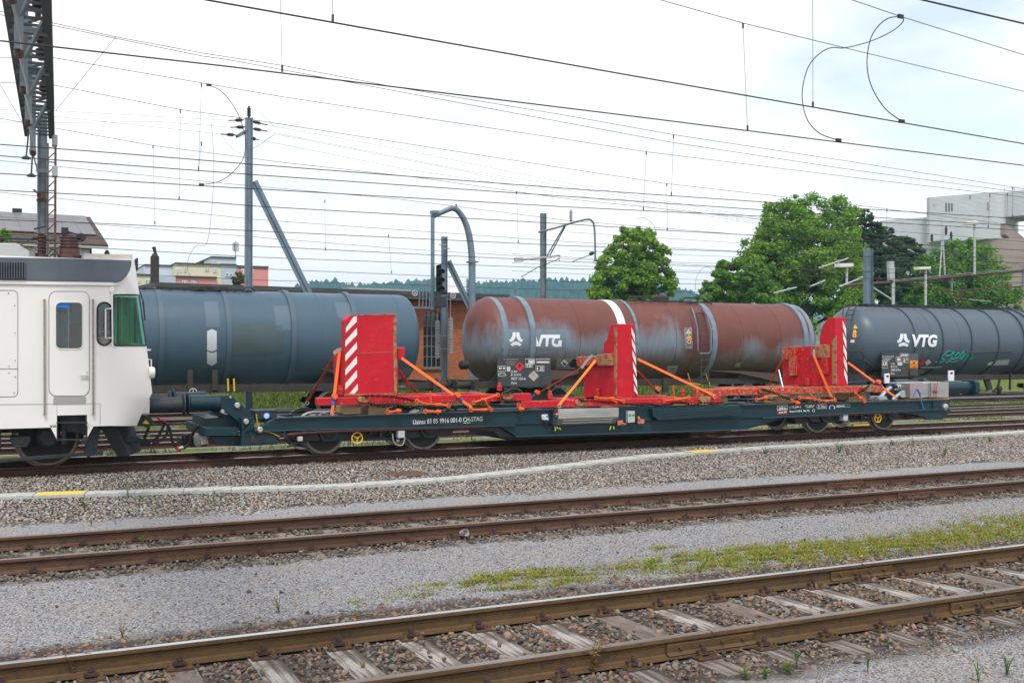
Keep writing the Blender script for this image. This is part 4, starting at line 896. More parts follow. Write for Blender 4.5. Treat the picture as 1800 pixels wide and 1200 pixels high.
for q in ([[(1085.5,739),(1095,738.5),(1095,747),(1085.5,747)], [(1093,741.5),(1101.5,744.5),(1100.5,746.5),(1092,744)]], [[(1121,737),(1132.5,736.5),(1133,744),(1121,744.5)], [(1120.5,733),(1123.5,731),(1127,737),(1124,739)]]):
    m = MB(); slab(m, q[0], YW-.06, .02); slab(m, q[1], YW-.09, .03); m.build('coupling_lever', LEV, wag, bevel=.004)
YG = M('plug_yellowgreen', (.45,.55,.02), .5)
m = MB()
for pts in ([(974,752),(977,749.5)], [(976,757),(977,751)], [(981,753),(978.5,750)], [(985,755),(983.5,751)], [(1072,755),(1074,749)], [(1079.5,754),(1078,749)]): m.tube(line3(pts, YW-.05), .014)
m.build('cable_plug', YG, wag)
lb = [(1147,718.5),(1301,711.5),(1303,723),(1297,730),(1158,739),(1148,731)]
m = MB(); slab(m, lb, YW-.14, .14)
for k in range(3): m.bar(at(1166,727+k*3.3,YW-.142), at(1292,719+k*3.3,YW-.142), .012, .016)
m.build('louvred_box', PETROL, wag, bevel=.012)
# hydraulic gear, springs of cable and post handles at the right end
both('winch_cheek', [(1548,695),(1566,674),(1598,672),(1598,700),(1552,703)], 20.75, .08, PETROL, .006)
HYD = M('hydraulic_steel', (.4,.43,.46), .35, .6)
m = MB(); m.tube(line3([(1568,703),(1584,690),(1598,681)], 20.6), .05, 10); m.tube(line3([(1580,680),(1596,678)], 20.9), .075, 12); m.tube(line3([(1545,704),(1556,688),(1566,681)], 20.7), .05, 10)
for k in range(6): a = at(1576+k*3.2, 681-k*.5, 20.7); m.ring(a, (1,0,.1), .075, .02, 14, 6)
m.cyl(at(1588,692,20.5), at(1588,692,20.9), .1); m.build('hydraulic_ram', HYD, wag)
m = MB(); a = at(1544,700,20.6); 
for k in range(4): m.ring(a+Vector((0,0,-.02+k*.022)), (0,0,1), .22-k*.01, .012, 26, 6)
m.build('cable_coil', M('cable_coil_grey', (.4,.4,.4), .5, .3), wag)
a = at(553,731,20.7); m = MB()
for k, xo in enumerate((0, .32)):
    m.tube(spline([(a.x-.33+xo, a.y, a.z-.06), (a.x-.18+xo, a.y, a.z+.04), (a.x+xo, a.y, a.z+.075), (a.x+.2+xo, a.y, a.z+.04), (a.x+.33+xo, a.y, a.z-.06)], 6), .03, 8)
m.build('brake_disc_edge', M('disc_edge_steel', (.42,.4,.38), .4, .8), wag)
m = MB(); slab(m, [(1600,673),(1668,671.5),(1668,698),(1600,699.5)], 20.3, .75); m.build('metal_case', ALU, wag, bevel=.012)
m = MB(); slab(m, [(1599.5,672.8),(1622,672),(1622,699),(1599.5,699.8)], 20.294, .01); m.build('case_end_panel', M('case_pinkish', (.4,.3,.3), .45, .3), wag)
m = MB(); m.box(*at(1598,704,20.35), *(at(1668,699.5,20.35)+Vector((0,.7,0)))); m.build('case_plank', M('plank_pale', (.45,.32,.16), .8), wag)
for q in ([(1556,674),(1556,657),(1564,656),(1564,673)], [(1668.5,673),(1668.5,651.5),(1677.5,651),(1677.5,672)]):
    m = MB(); slab(m, q, 20.9, .05); o = m.build('post_handle', M('handle_white', (.72,.73,.75), .4), wag, bevel=.008)
    x0_, y0_ = q[1]; m = MB(); slab(m, [(x0_+2.3,y0_+6),(x0_+2.3,y0_+2.5),(x0_+6.3,y0_+2.3),(x0_+6.3,y0_+5.7)], 20.895, .06); m.build('handle_slot', BLACK, o)
m = MB(); m.tube(line3([(1605,698),(1611,683),(1616,690),(1620,708),(1624,719)], 20.15), .016); m.tube(line3([(1612,684),(1618,693)], 20.14), .03); m.build('blue_strap', M('strap_blue', (.02,.16,.5), .6), wag)
m = MB(); m.tube(line3([(1636,672),(1635.5,700),(1633,718)], 20.27), .012); m.build('brown_cord', M('cord_brown', (.12,.05,.03), .8), wag)
m = MB(); m.tube(line3([(1648,672),(1645,688),(1646,699),(1642,718)], 20.26), .013); m.lathe(at(1645,688,20.27), (0,-1,0), [(0,.05),(.02,.05),(.03,.02)], 10); m.build('red_cord', M('cord_red', (.4,.03,.05), .7), wag)

# ================================================================== RED LOADING FRAMES
def red_mat(name, wear, edge=.5):
    m = M(name, (.52,.008,.02), .5, 0, [((.40,.008,.018), 1.6, .45, .75), ((.60,.03,.04), 2.5, .55, .75), ((.25,.01,.015), 20, .62, .72), ((.33,.24,.11), 16, wear, wear+.04), ((.5,.36,.26), 34, .69, .715), ((.10,.05,.03), 22, wear+.06, wear+.12)], (.2, 40), spec=.3)
    t = m.node_tree; bs = t.nodes['Principled BSDF']; K = t.links.new; N = t.nodes.new                  # paint rubbed off along the edges
    bv = N('ShaderNodeBevel'); bv.samples = 4; bv.inputs['Radius'].default_value = .035; g = N('ShaderNodeNewGeometry'); dt = N('ShaderNodeVectorMath'); dt.operation = 'DOT_PRODUCT'; K(bv.outputs[0], dt.inputs[0]); K(g.outputs['Normal'], dt.inputs[1])
    tc_ = N('ShaderNodeTexCoord'); n = N('ShaderNodeTexNoise'); n.inputs['Scale'].default_value = 9; n.inputs['Detail'].default_value = 7; n.inputs['Roughness'].default_value = .7; K(tc_.outputs['Object'], n.inputs['Vector'])
    a = N('ShaderNodeMath'); a.operation = 'MULTIPLY_ADD'; K(n.outputs['Fac'], a.inputs[0]); a.inputs[1].default_value = -.55; K(dt.outputs['Value'], a.inputs[2])
    r = N('ShaderNodeMapRange'); r.inputs['From Min'].default_value = edge+.12; r.inputs['From Max'].default_value = edge+.04; K(a.outputs[0], r.inputs['Value'])
    x = N('ShaderNodeMix'); x.data_type = 'RGBA'; K(r.outputs[0], x.inputs['Factor']); K(bs.inputs['Base Color'].links[0].from_socket, x.inputs['A']); x.inputs['B'].default_value = (.3,.19,.08,1); K(x.outputs['Result'], bs.inputs['Base Color']); return m
RED = red_mat('red_paint_chipped', .68, .46); REDW = red_mat('red_paint_worn', .61, .52); REDB = red_mat('red_paint_very_worn', .54, .6)
TAN = M('bare_worn_metal', (.3,.2,.085), .7, 0, [((.42,.03,.03), 6, .5, .56), ((.1,.06,.03), 9, .55, .7)], (.2, 40))
STRIPE = M('reflective_white', (.72,.72,.7), .35, 0, [((.4,.35,.3), 18, .62, .75), ((.4,.02,.03), 14, .72, .76)])
def stripes(px_list, Y, parent):
    for q in px_list:
        m = MB(); slab(m, q, Y-.004, .003); m.build('white_stripe', STRIPE, parent, ang=0)
def base_beam(f, tl, tr, bl, br, wear, lugs, worn=()):
    m = MB(); q = [tl, tr, br, bl]; slab(m, q, 20.2, .17); m.build('beam', wear, f, bevel=.012)
    a = at(*tl, 20.2); b = at(*tr, 20.2); L_ = b.x-a.x
    m = MB(); m.prism([(a.x+L_*.3, a.z-.02), (b.x-L_*.1, b.z-.02), (b.x-L_*.1, b.z-.14), (a.x+L_*.3, a.z-.16)], 21.7, 21.87); m.build('beam', wear, f, bevel=.012)
    for k in (.33, .62, .86):
        xx = a.x+L_*k; z_ = a.z+(b.z-a.z)*k; m = MB(); m.box(xx-.09, 20.372, z_-.13, xx+.09, 21.698, z_-.03); m.build('cross_beam', wear, f, bevel=.01)
    for px, py in lugs:
        m = MB(); slab(m, [(px-9.5,py-5),(px+9.5,py-5.6),(px+10.5,py),(px+8,py+5),(px+3,py+6.5),(px-4,py+6.6),(px-8.5,py+5),(px-10.5,py)], 20.15, .06); m.build('beam_lug', TAN, f, bevel=.02)
    for px, py in worn:
        m = MB(); a = at(px, py, 20.3); m.cyl(a, a+Vector((0,0,.1)), .055, n=12); m.cyl(a+Vector((0,0,.1)), a+Vector((0,0,.17)), .04, .03, n=12); m.build('guide_peg', REDW, f)
WX = at(650,700,20.2)
f1 = thing('loading_frame', 'red loading frame nearest the locomotive, with a broad upright panel striped on its left edge', 'loading frame', (WX.x+1, 21.5, WX.z), 'red loading frames')
m = MB(); slab(m, [(607.7,562),(615.8,553.3),(695,551),(698,694.5),(605,696)], 20.3, .3); m.build('upright_panel', RED, f1, bevel=.012)
m = MB(); slab(m, [(591,616),(606,613),(700,612),(700,696),(593,697)], 20.62, .22); m.build('upright_body', REDW, f1, bevel=.012)
m = MB(); slab(m, [(697,611),(712.6,610),(712,621),(709,631),(697,632)], 20.62, .4); m.build('bracket', REDW, f1, bevel=.015)
m = MB(); slab(m, [(691,560),(697,558),(698,690),(693,690)], 20.294, .01); m.build('worn_edge', TAN, f1)
c3 = lambda x, y: (540+x/4.286, 530+y/4.286)
m = MB(); m.tube(line3([(628,621.5),(650,620),(672,619.5),(692,618)], 20.299), .006, 5); m.build('panel_crease', REDW, f1)
m = MB(); slab(m, [(615,553.6),(695,551.2),(695.3,553),(615.5,555.4)], 20.294, .01); m.build('worn_edge', TAN, f1)
m = MB(); slab(m, [(606,692),(698,690.6),(698,694),(605,695.6)], 20.294, .01); m.build('worn_edge', REDB, f1)
st = []
for (l0, l1, r0, r1) in ((187,234,108,152),(294,341,198,250),(402,450,304,353),(510,556,411,464),(616,664,515,568)): st.append([c3(288,l0), c3(374,r0), c3(376,r1), c3(287,l1)])
st.append([c3(310,703), c3(381,618), c3(381,664), c3(346,704)])
st[0] = [c3(291,200), c3(350,114), c3(373,109), c3(374,150), c3(291,234)]
stripes(st, 20.3, f1)
base_beam(f1, (557.5,699), (934,691), (557.5,712.7), (934,703.8), REDW, ((640,702),(893,696)), ((598,692),(878,686)))
f2 = thing('loading_frame', 'middle red loading frame, its tall upright striped on the right edge, above the silver cabinet', 'loading frame', (at(1090,700,20.2).x, 21.5, WX.z), 'red loading frames')
def lean(m, X, w, d):
    z0 = min(v[2] for v in m.v); z1 = max(v[2] for v in m.v)
    m.v = [(x-d*(z-z0)/(z1-z0) if x > X+w/2 else x, y, z) for x, y, z in m.v]
XF2 = at(1084,697,20.3).x
def endface(m, pts, X, t, mi=0):
    q = [ax(a, b, X) for a, b in pts]; return m.prism([(max(p.y, 20.3), p.z) for p in q], X, X+t, 'x', mi)
w2 = at(1122,695,20.3).x-XF2
m = MB(); endface(m, [(1073.6,569.5),(1084.7,569),(1083,697.5),(1060,698),(1060,624),(1061,602),(1066,597)], XF2, w2); lean(m, XF2, w2, .10); m.build('upright_panel', RED, f2, bevel=.012)
m = MB(); endface(m, [(1026,645),(1060,640),(1060,698),(1026,699)], XF2+.02, w2-.1); m.build('upright_body', RED, f2, bevel=.012)
for q in ([(1012.5,627),(1047,625),(1047,640),(1018,645),(1013,640)], [(1048,623),(1072,621),(1072,643),(1050,643)]):
    m = MB(); endface(m, q, XF2-.1, .3); m.build('bracket', TAN if q[0][0] > 1040 else REDB, f2, bevel=.02)
def front_x(px0, px1, f): return px0+(px1-px0)*f
st = []
for (yt, yb) in ((574,592),(594,616),(616,640),(636,660),(656,680),(676,694)):
    st.append([(1111,yt),(1111,yt+2),(1117.5,yb+6),(1117.8,yb-12)]) if False else None
RIGHT = lambda y: 1116+ (y-576)*.045
for k in range(6):
    y0 = 575+k*20; st.append([(RIGHT(y0)-6.3, y0), (RIGHT(y0+10)-.4, y0+14), (RIGHT(y0+22)-.4, min(y0+27, 694)), (RIGHT(y0+12)-6.0, min(y0+12, 694))])
stripes(st, 20.3, f2)
m = MB(); endface(m, [(1080,572),(1084.6,571),(1083,694),(1079,694)], XF2-.004, .02); m.build('worn_edge', TAN, f2)
m = MB(); a = ax(1052,692,XF2-.0); m.box(a.x-.06, a.y-.05, a.z-.05, a.x, a.y+.05, a.z+.12); m.build('eye_plate', REDW, f2, bevel=.005)
base_beam(f2, (916.7,705), (1268,696.7), (916.7,717), (1268,707.8), REDW, ((1022,707),(1240,702)), ((967,700),(1200,694)))
f3 = thing('loading_frame', 'most worn red loading frame, at the right end of the low wagon, with bare brackets', 'loading frame', (at(1470,680,20.2).x, 21.5, WX.z), 'red loading frames')
XF3 = at(1470,677,20.3).x; w3 = at(1490.5,676,20.3).x-XF3
m = MB(); endface(m, [(1456,558.5),(1469,557.6),(1470.5,677.5),(1441,678),(1440.7,607),(1440,593),(1446,571)], XF3, w3); lean(m, XF3, w3, .055); m.build('upright_panel', RED, f3, bevel=.012)
m = MB(); endface(m, [(1374,613),(1441,606),(1441,678),(1377,679)], XF3+.02, w3-.06); m.build('upright_body', REDW, f3, bevel=.012)
for q, mt in (([(1374,611),(1397,608),(1396,632),(1374,631)], REDB), ([(1386,631),(1396,631),(1396,660),(1386,661)], REDB), ([(1425,608),(1454,605),(1454,629),(1431,629),(1425,622)], TAN), ([(1443,629),(1453,629),(1453,658),(1444,658)], REDW)):
    m = MB(); endface(m, q, XF3-.09, .2); m.build('bracket', mt, f3, bevel=.015)
m = MB(); endface(m, [(1462,600),(1470,590),(1470.8,675),(1463,675)], XF3-.004, .02); m.build('worn_edge', TAN, f3)
m = MB(); a = ax(1421,672,XF3); m.box(a.x-.06, a.y-.05, a.z-.08, a.x, a.y+.05, a.z+.12); m.build('eye_plate', REDW, f3, bevel=.005)
st = []
R3 = lambda y: 1487.2+(y-560)*.03
for k in range(5):
    y0 = 563+k*21; st.append([(R3(y0)-6.2, y0), (R3(y0+10)-.4, y0+14), (R3(y0+22)-.4, y0+29), (R3(y0+12)-6.0, y0+12)])
stripes(st, 20.3, f3)
base_beam(f3, (1224.5,683.9), (1552.7,677), (1224.5,696.5), (1552.7,688.9), REDB, ((1344,685.5),(1528,682)), ())
# timber
TIMB = M('new_timber', (.42,.27,.13), .8, 0, [((.3,.18,.08), 5, .4, .7, (.3,1,3)), ((.18,.11,.06), 12, .62, .8, (.2,1,3))], (.2, 30))
zdk = lambda px: xz(px, 734-(px-483)*.0272, YW)[1]
for (x0,y0,x1,y1), d, lb in (((603,712.7,634,728),.5,'wooden block under the left end of the first red frame, the one nearer the locomotive'), ((648,712.2,681,729),.5,'wooden block below the striped red panel, right of its twin'), ((836,705,862,722),.45,'wooden block under the right end of the first red frame'), ((1080,713.5,1135,718.8),.6,'thin wooden plank between the silver cabinet and the middle red frame'), ((1208,709.5,1273.6,714.6),.6,'thin wooden plank under the right end of the middle red frame'), ((1269,695.5,1279,709),.5,'narrow wooden block beside the right end of the middle red frame'), ((1367,695,1399,709.5),.5,'wooden block under the left half of the most worn red frame'), ((1492,690,1523,706),.5,'wooden block under the right end of the most worn red frame')):
    m = MB(); a = at(x0, y1, 20.36); b = at(x1, y0, 20.36); m.box(a.x, 20.36, a.z, b.x, 20.36+d, b.z); tag(m.build('timber_block', TIMB, bevel=.008), lb, 'timber', 'timber packing on the low wagon')
# straps
ORANGE = M('strap_orange', (.82,.12,.005), .55, 0, [((.7,.16,.04), 12, .5, .8)]); ORANGED = M('strap_orange_dark', (.78,.10,.01), .6); BLUE = M('ratchet_blue', (.02,.08,.35), .5)
def strap(p0, y0, p1, y1, w, label, mat=ORANGE, ratchet=None, hook=True):
    a = at(*p0, y0); b = at(*p1, y1); m = MB(); t = thing('lashing_strap', label, 'strap', b, 'orange lashing straps')
    m.ribbon([a, a.lerp(b, .5)+Vector((0,0,-.004)), b], w*1.08, .006, side=(1,0,0.02)); m.build('webbing', mat, t)
    if ratchet is not None:
        c = a.lerp(b, ratchet); d = (b-a).normalized(); m = MB(); m.bar(c-d*.1, c+d*.12, .07, .05); m.build('ratchet', BLUE, t, bevel=.008)
        m = MB(); e = c-d*.02+Vector((0,-.05,.05)); m.cyl(e+Vector((0,-.04,0)), e+Vector((0,.04,0)), .055, n=14); m.tube([c, c+d*.2+Vector((0,-.02,-.03)), c+d*.3+Vector((0,0,-.01))], .02); m.build('strap_roll', mat, t)
    if hook:
        m = MB(); m.ring(b+Vector((0,0,-.03)), (0,1,0), .035, .009, 12, 6); m.build('strap_hook', STEEL, t)
    return t
strap((597,617), 20.5, (584,724), 20.12, .055, 'short bright orange strap pulled down steeply at the left edge of the first red frame', ratchet=.8)
strap((590,622), 20.9, (540,706), 22.5, .05, 'thin dark orange strap slanting left and down from the back of the first red frame', ORANGED)
strap((705.7,629), 20.6, (829,716), 20.12, .06, 'long bright orange strap slanting right from the bracket of the first red frame', ratchet=.80)
strap((697.5,649), 21.2, (737,695), 22.5, .06, 'short dark orange strap behind the first red frame, slanting right towards the tank wagons', ORANGED)
strap((1047,633), 20.3, (983,711), 20.1, .05, 'bright orange strap slanting from the middle red frame down to the silver cabinet', M('strap_orange_light', (.85,.25,.03), .5))
strap((1022,646), 21.5, (939,695), 22.4, .035, 'thin red orange strap slanting far left from behind the middle red frame', ORANGED, ratchet=.97, hook=False)
strap((1121,631), 20.5, (1256,695), 20.12, .06, 'long orange strap slanting right from the striped edge of the middle red frame')
strap((1121,652), 21.2, (1157,690), 22.3, .045, 'short dark orange strap low behind the middle red frame', ORANGED, ratchet=.93)
strap((1375,632), 21.6, (1350,680), 22.4, .05, 'orange strap slanting left and down from the low end of the most worn red frame', ORANGED)
strap((1431,626), 20.1, (1463,701), 20.12, .065, 'bright orange strap across the front of the most worn red frame')
strap((1490.5,637), 20.5, (1575,698), 20.1, .06, 'orange strap slanting right from the most worn red frame to the wagon end', ratchet=.62)
for q, lb in (([(1431,614),(1431,626)], 'grey strap tip over the top of the most worn red frame'), ([(587,622),(593,615),(600,613)], 'grey strap end over the left shoulder of the first red frame'), ([(1022,647),(1032,633),(1042,624)], 'grey strap end over the bracket of the middle red frame')):
    m = MB(); Yq = 20.5 if q[0][0] < 700 else 20.9; Yq = 20.1 if q[0][0] > 1400 else Yq; m.ribbon(line3(q, Yq), .06, .008, side=(1,0,.02)); tag(m.build('strap_end', M('strap_grey', (.3,.32,.33), .6), ang=0), lb, 'strap')
m = MB(); m.cyl(at(1369,650,20.6), at(1377,684,20.3), .018); m.lathe(at(1374,686,20.25), (0,0,1), [(0,.06),(.03,.06),(.06,.02)], 12); tag(m.build('steel_bar', STEEL), 'thin pale steel bar leaning against the left side of the most worn red frame', 'bar')
# chains
CHAIN = M('chain_black', (.012,.012,.014), .5, .5)
def chain(pts, label, r=.028, cat='chain'):
    pth = spline(pts, 10); t = 0; m = MB(); k = 0; prev = pth[0]; step = r*2.1; acc = 0
    for a, b in zip(pth, pth[1:]):
        L_ = (b-a).length; s = step-acc
        while s <= L_:
            c = a.lerp(b, s/L_); d = (b-a).normalized(); n = Vector((0,1,.3)) if k % 2 else Vector((.3,.2,1)); n = (n-d*n.dot(d)).normalized()
            u = d*r*1.55; v = d.cross(n)*r*.85
            m.tube([c+u*math.cos(q)+v*math.sin(q) for q in [2*math.pi*i/8 for i in range(8)]], r*.34, 4, 0, True); k += 1; s += step
        acc = (acc+L_) % step
    return tag(m.build('lashing_chain', CHAIN), label, cat, 'black lashing chains')
y_ = 20.12
def jag(x0, y0, x1, y1, n, amp, Y): return [at(x0+(x1-x0)*i/n+random.uniform(-3,3), y0+(y1-y0)*i/n+random.uniform(-amp,amp), Y+random.uniform(-.03,.06)) for i in range(n+1)]
chain([at(635,695,y_), at(690,697,y_), at(730,704.5,y_)], 'black chain stretched along the beam of the first red frame towards an orange tensioner')
chain(jag(648,711,790,722,9,3,y_), 'black chain heap under the beam of the first red frame'); chain(jag(690,718,800,716,8,3.5,20.4), 'second black chain heap behind the orange tensioner of the first red frame')
chain(jag(780,716,880,712,7,3,y_+.02), 'black chain looped right of the long orange strap on the low wagon'); chain([at(876,706,y_), at(880,692,y_), at(905,689,y_)], 'short black chain hooked over the right end of the first red frame')
chain(jag(1016,703,1135,712,8,1.5,y_-.03), 'black chain draped across the front of the middle red frame'); chain(jag(1110,712,1268,708,10,2.5,y_), 'long black chain sagging along the right half of the middle red frame')
chain(jag(1130,716,1230,713,7,2,20.3), 'black chain lying on the deck behind the sagging one')
chain([at(1338,683,y_), at(1360,690,y_), at(1400,707,y_)], 'black chain stretched down over the left half of the most worn red frame'); chain(jag(1300,703,1365,699,6,3,y_+.05), 'black chain heap left of the wooden block below the most worn red frame')
chain(jag(1405,703,1492,701,8,3.2,y_), 'black chain heap between the two wooden blocks below the most worn red frame'); chain([at(1490,697,y_), at(1510,690,y_), at(1530,676,y_)], 'black chain rising to the right end of the most worn red frame')
chain(jag(1415,706,1480,704,6,2.5,20.4), 'black chain in the shade behind the heap at the most worn red frame')
TENS = M('tensioner_orange', (.72,.10,.01), .5, 0, [((.25,.06,.02), 15, .55, .75)])
def tensioner(pts, label, hooks=True, fork=None):
    q = line3(pts, 20.07); m = MB(); m.tube(q, .022, 8)
    for c in (q[0], q[-1]): m.ring(c, (0,1,0), .04, .012, 12, 6)
    mid = q[len(q)//2]; m.cyl(mid-Vector((.06,0,0)), mid+Vector((.06,0,0)), .034, n=10)
    if fork: m.tube(line3(fork, 20.05), .016, 6)
    tag(m.build('chain_tensioner', TENS), label, 'tensioner', 'orange chain tensioners')
tensioner([(733,705),(750,710),(770,711),(788,713)], 'orange chain tensioner with upright handle at the middle of the first red frame', fork=[(756,687),(758,710)])
tensioner([(833,707),(850,702),(875,694)], 'orange chain tensioner slanting up at the right part of the first red frame', fork=[(851,701),(864,723)])
tensioner([(682,724),(700,722)], 'small orange tensioner lying on the deck beside the second wooden block'); tensioner([(748,723),(770,723.5)], 'orange hook lying on the deck below the first long tensioner'); tensioner([(828,720),(850,720),(862,719)], 'orange hook under the long orange strap')
tensioner([(912,712),(916,719)], 'small orange hook at the left end of the middle red frame')
tensioner([(1048,699),(1075,700),(1096,705)], 'orange chain tensioner across the foot of the middle red frame', fork=[(1070,699),(1085,708)])
tensioner([(1168,704),(1190,702),(1211,699)], 'orange chain tensioner with upright handle on the right half of the middle red frame', fork=[(1184,677),(1185,702)])
tensioner([(1406,699),(1420,700),(1432,701)], 'orange chain tensioner below the most worn red frame, nearest its left block', fork=[(1419,685),(1430,699)])
tensioner([(1440,703),(1452,704.5),(1468,703)], 'orange chain tensioner below the most worn red frame, at the foot of the bright strap'); tensioner([(1392,704),(1402,708)], 'short orange hook beside the left block of the most worn red frame')
tensioner([(1504,690),(1512,699),(1520,705)], 'orange tensioner in front of the right block of the most worn red frame'); tensioner([(1330,702),(1345,699)], 'orange hook on the deck left of the most worn red frame')
# ================================================================== TANK WAGONS
TY, TZ, TR = 35.1, 2.65, 1.53
def oncyl(px, py, r=TR, Yc=TY, zc=TZ):
    d = ray(px, py); o = CAM; a = d.y*d.y+d.z*d.z; b = 2*((o.y-Yc)*d.y+(o.z-zc)*d.z); c = (o.y-Yc)**2+(o.z-zc)**2-r*r
    q = b*b-4*a*c
    if q < 0: t = -b/(2*a)
    else: t = (-b-math.sqrt(q))/(2*a)
    return o+d*t
def cp(x, s, r):           # point at arc length s above the side line (facing the viewer)
    th = s/r; return Vector((x, TY-r*math.cos(th), TZ+r*math.sin(th)))
def uv(px, py):
    p = oncyl(px, py); return p.x, math.atan2(p.z-TZ, -(p.y-TY))*TR
def patch(m, pts, r, mi=0, n=1):
    """polygon given in (x, arc) on the shell"""
    return m.add([cp(x, s, r) for x, s in pts], [tuple(range(len(pts)))], mi)
def rect_patch(m, x0, s0, x1, s1, r, mi=0, sk=0.):
    k = max(4, int(abs(s1-s0)/.05)); vs = []; fs = []
    for i in range(k+1):
        s = s0+(s1-s0)*i/k; vs += [cp(x0+sk*i/k, s, r), cp(x1+sk*i/k, s, r)]
    for i in range(k): fs.append((2*i, 2*i+1, 2*i+3, 2*i+2))
    return m.add(vs, fs, mi)
def shell_mat(name, kind):
    m = bpy.data.materials.new(name); m.use_nodes = True; t = m.node_tree; b = t.nodes['Principled BSDF']; K = t.links.new; N = t.nodes.new
    geo = N('ShaderNodeTexCoord'); sep = N('ShaderNodeSeparateXYZ'); K(geo.outputs['Object'], sep.inputs[0])
    def noise(sc, st, det=6, ro=.6, off=0):
        g = N('ShaderNodeMapping'); g.inputs['Scale'].default_value = st; g.inputs['Location'].default_value = (off, off*.7, off*.3); K(geo.outputs['Object'], g.inputs[0])
        n = N('ShaderNodeTexNoise'); n.inputs['Scale'].default_value = sc; n.inputs['Detail'].default_value = det; n.inputs['Roughness'].default_value = ro; K(g.outputs[0], n.inputs['Vector']); return n.outputs['Fac']
    def rng(v, a, c, lo=0., hi=1.):
        r = N('ShaderNodeMapRange')
        for k, q in (('From Min', a), ('From Max', c), ('To Min', lo), ('To Max', hi)): r.inputs[k].default_value = q
        K(v, r.inputs['Value']); return r.outputs[0]
    def op(o, a, c):
        n = N('ShaderNodeMath'); n.operation = o
        for i, q in enumerate((a, c)):
            if isinstance(q, (int, float)): n.inputs[i].default_value = q
            else: K(q, n.inputs[i])
        return n.outputs[0]
    def mix(f, A, B):
        x = N('ShaderNodeMix'); x.data_type = 'RGBA'; K(f, x.inputs['Factor'])
        for k, q in (('A', A), ('B', B)):
            if isinstance(q, tuple): x.inputs[k].default_value = (*q, 1)
            else: K(q, x.inputs[k])
        return x.outputs['Result']
    z = sep.outputs['Z']
    if kind == 'rust':
        blue = mix(noise(3, (1,1,.4)), (.13,.165,.205), (.20,.255,.31)); rust = mix(noise(2.2, (1,1,.5), off=2), (.10,.03,.025), (.165,.055,.042))
        rust = mix(rng(noise(30, (1,1,.6), off=5), .62, .75, 0, .5), rust, (.2,.16,.16))
        edge = op('ADD', z, op('ADD', op('MULTIPLY', op('SUBTRACT', noise(.42, (1,1,.3), 3, off=3), .5), 4.2), op('MULTIPLY', op('SUBTRACT', noise(7, (1.8,1,.35), 9, .75, 7), .5), 1.0)))
        f = rng(edge, 2.2, 2.95)                     # above this line the rust film is closed
        c = mix(f, blue, rust)
        br = mix(noise(5, (2,1,.15), off=9), (.075,.05,.034), (.13,.095,.07))
        e2 = op('ADD', z, op('MULTIPLY', op('SUBTRACT', noise(7, (2.2,1,.1), 8, .7, 4), .5), 1.1))
        c = mix(rng(e2, 2.45, 1.75), c, br)
        c = mix(rng(noise(9, (1.5,1,.1), 7, .7, 11), .66, .78, 0, .6), c, (.09,.04,.03))
        rough = .55
    else:
        base, hi, lo = kind
        c = mix(noise(.8, (1,1,1), off=1), base, hi)
        c = mix(rng(noise(4, (2.5,1,.12), 7, .7, 3), .55, .8, 0, .5), c, lo)
        e2 = op('ADD', z, op('MULTIPLY', op('SUBTRACT', noise(5, (2,1,.12), 8, .7, 4), .5), .9))
        c = mix(rng(e2, .9, .2, 0, .65), c, (.035,.033,.03))
        rough = .42
    bp = N('ShaderNodeBump'); bp.inputs['Strength'].default_value = .35; bp.inputs['Distance'].default_value = .03; K(noise(1.6, (1,1,1), 3, .5, 8), bp.inputs['Height']); K(bp.outputs[0], b.inputs['Normal'])      # shallow dents
    K(c, b.inputs['Base Color']); b.inputs['Roughness'].default_value = rough; b.inputs['Specular IOR Level'].default_value = .4
    return m
RUSTY = shell_mat('rusty_tank_shell', 'rust')
SLATE = shell_mat('slate_blue_tank_shell', ((.043,.084,.122), (.062,.112,.158), (.036,.054,.066)))
ANTH = shell_mat('anthracite_tank_shell', ((.062,.086,.112), (.082,.112,.142), (.048,.058,.067)))
BANDB = M('band_blue_grey', (.16,.22,.28), .5, 0, [((.10,.13,.16), 3, .45, .7), ((.12,.07,.05), 8, .62, .8)])
BANDD = M('band_slate', (.06,.1,.14), .45); BANDA = M('band_anthracite', (.045,.062,.08), .45)
UND = M('wagon_frame_brownblack', (.028,.024,.022), .75, 0, [((.06,.045,.035), 4, .5, .75)])
VWHITE = M('logo_white', (.72,.75,.78), .5, 0, [((.4,.35,.33), 14, .62, .8)])
YLAB = M('warning_label_yellow', (.85,.5,.01), .5); REDL = M('hazard_red', (.6,.015,.03), .5); BLUEL = M('label_navy', (.02,.025,.1), .5); ORL = M('orange_plate', (.85,.25,.01), .5); DKL = M('label_black', (.01,.01,.01), .6); PALE = M('label_pale', (.55,.54,.5), .6)
SIGN = M('sign_board_dark', (.035,.042,.05), .6, 0, [((.05,.045,.042), 4, .5, .75)])
def tank(x0, x1, mat, th, dome=.5):
    m = MB(); pr = []
    for i in range(9): a = R(90*i/8); pr.append((dome*(1-math.cos(a)), TR*math.sin(a)**.72 if i else .01))
    L_ = x1-x0; st = [dome+(L_-2*dome)*k/24 for k in range(1, 24)]
    m.lathe((x0, TY, TZ), (1,0,0), pr+[(s, TR) for s in st]+[(L_-a, b) for a, b in pr[::-1]], 72)
    return m.build('tank_shell', mat, th, ang=40)
def band(th, px, py_top, wdt, h, mat, name='tank_band'):
    x = at(px, py_top, TY).x; m = MB(); m.lathe((x-wdt/2, TY, TZ), (1,0,0), [(0,TR-.01),(.001,TR+h),(wdt-.001,TR+h),(wdt,TR-.01)], 72, caps=False); m.build(name, mat, th, ang=30)
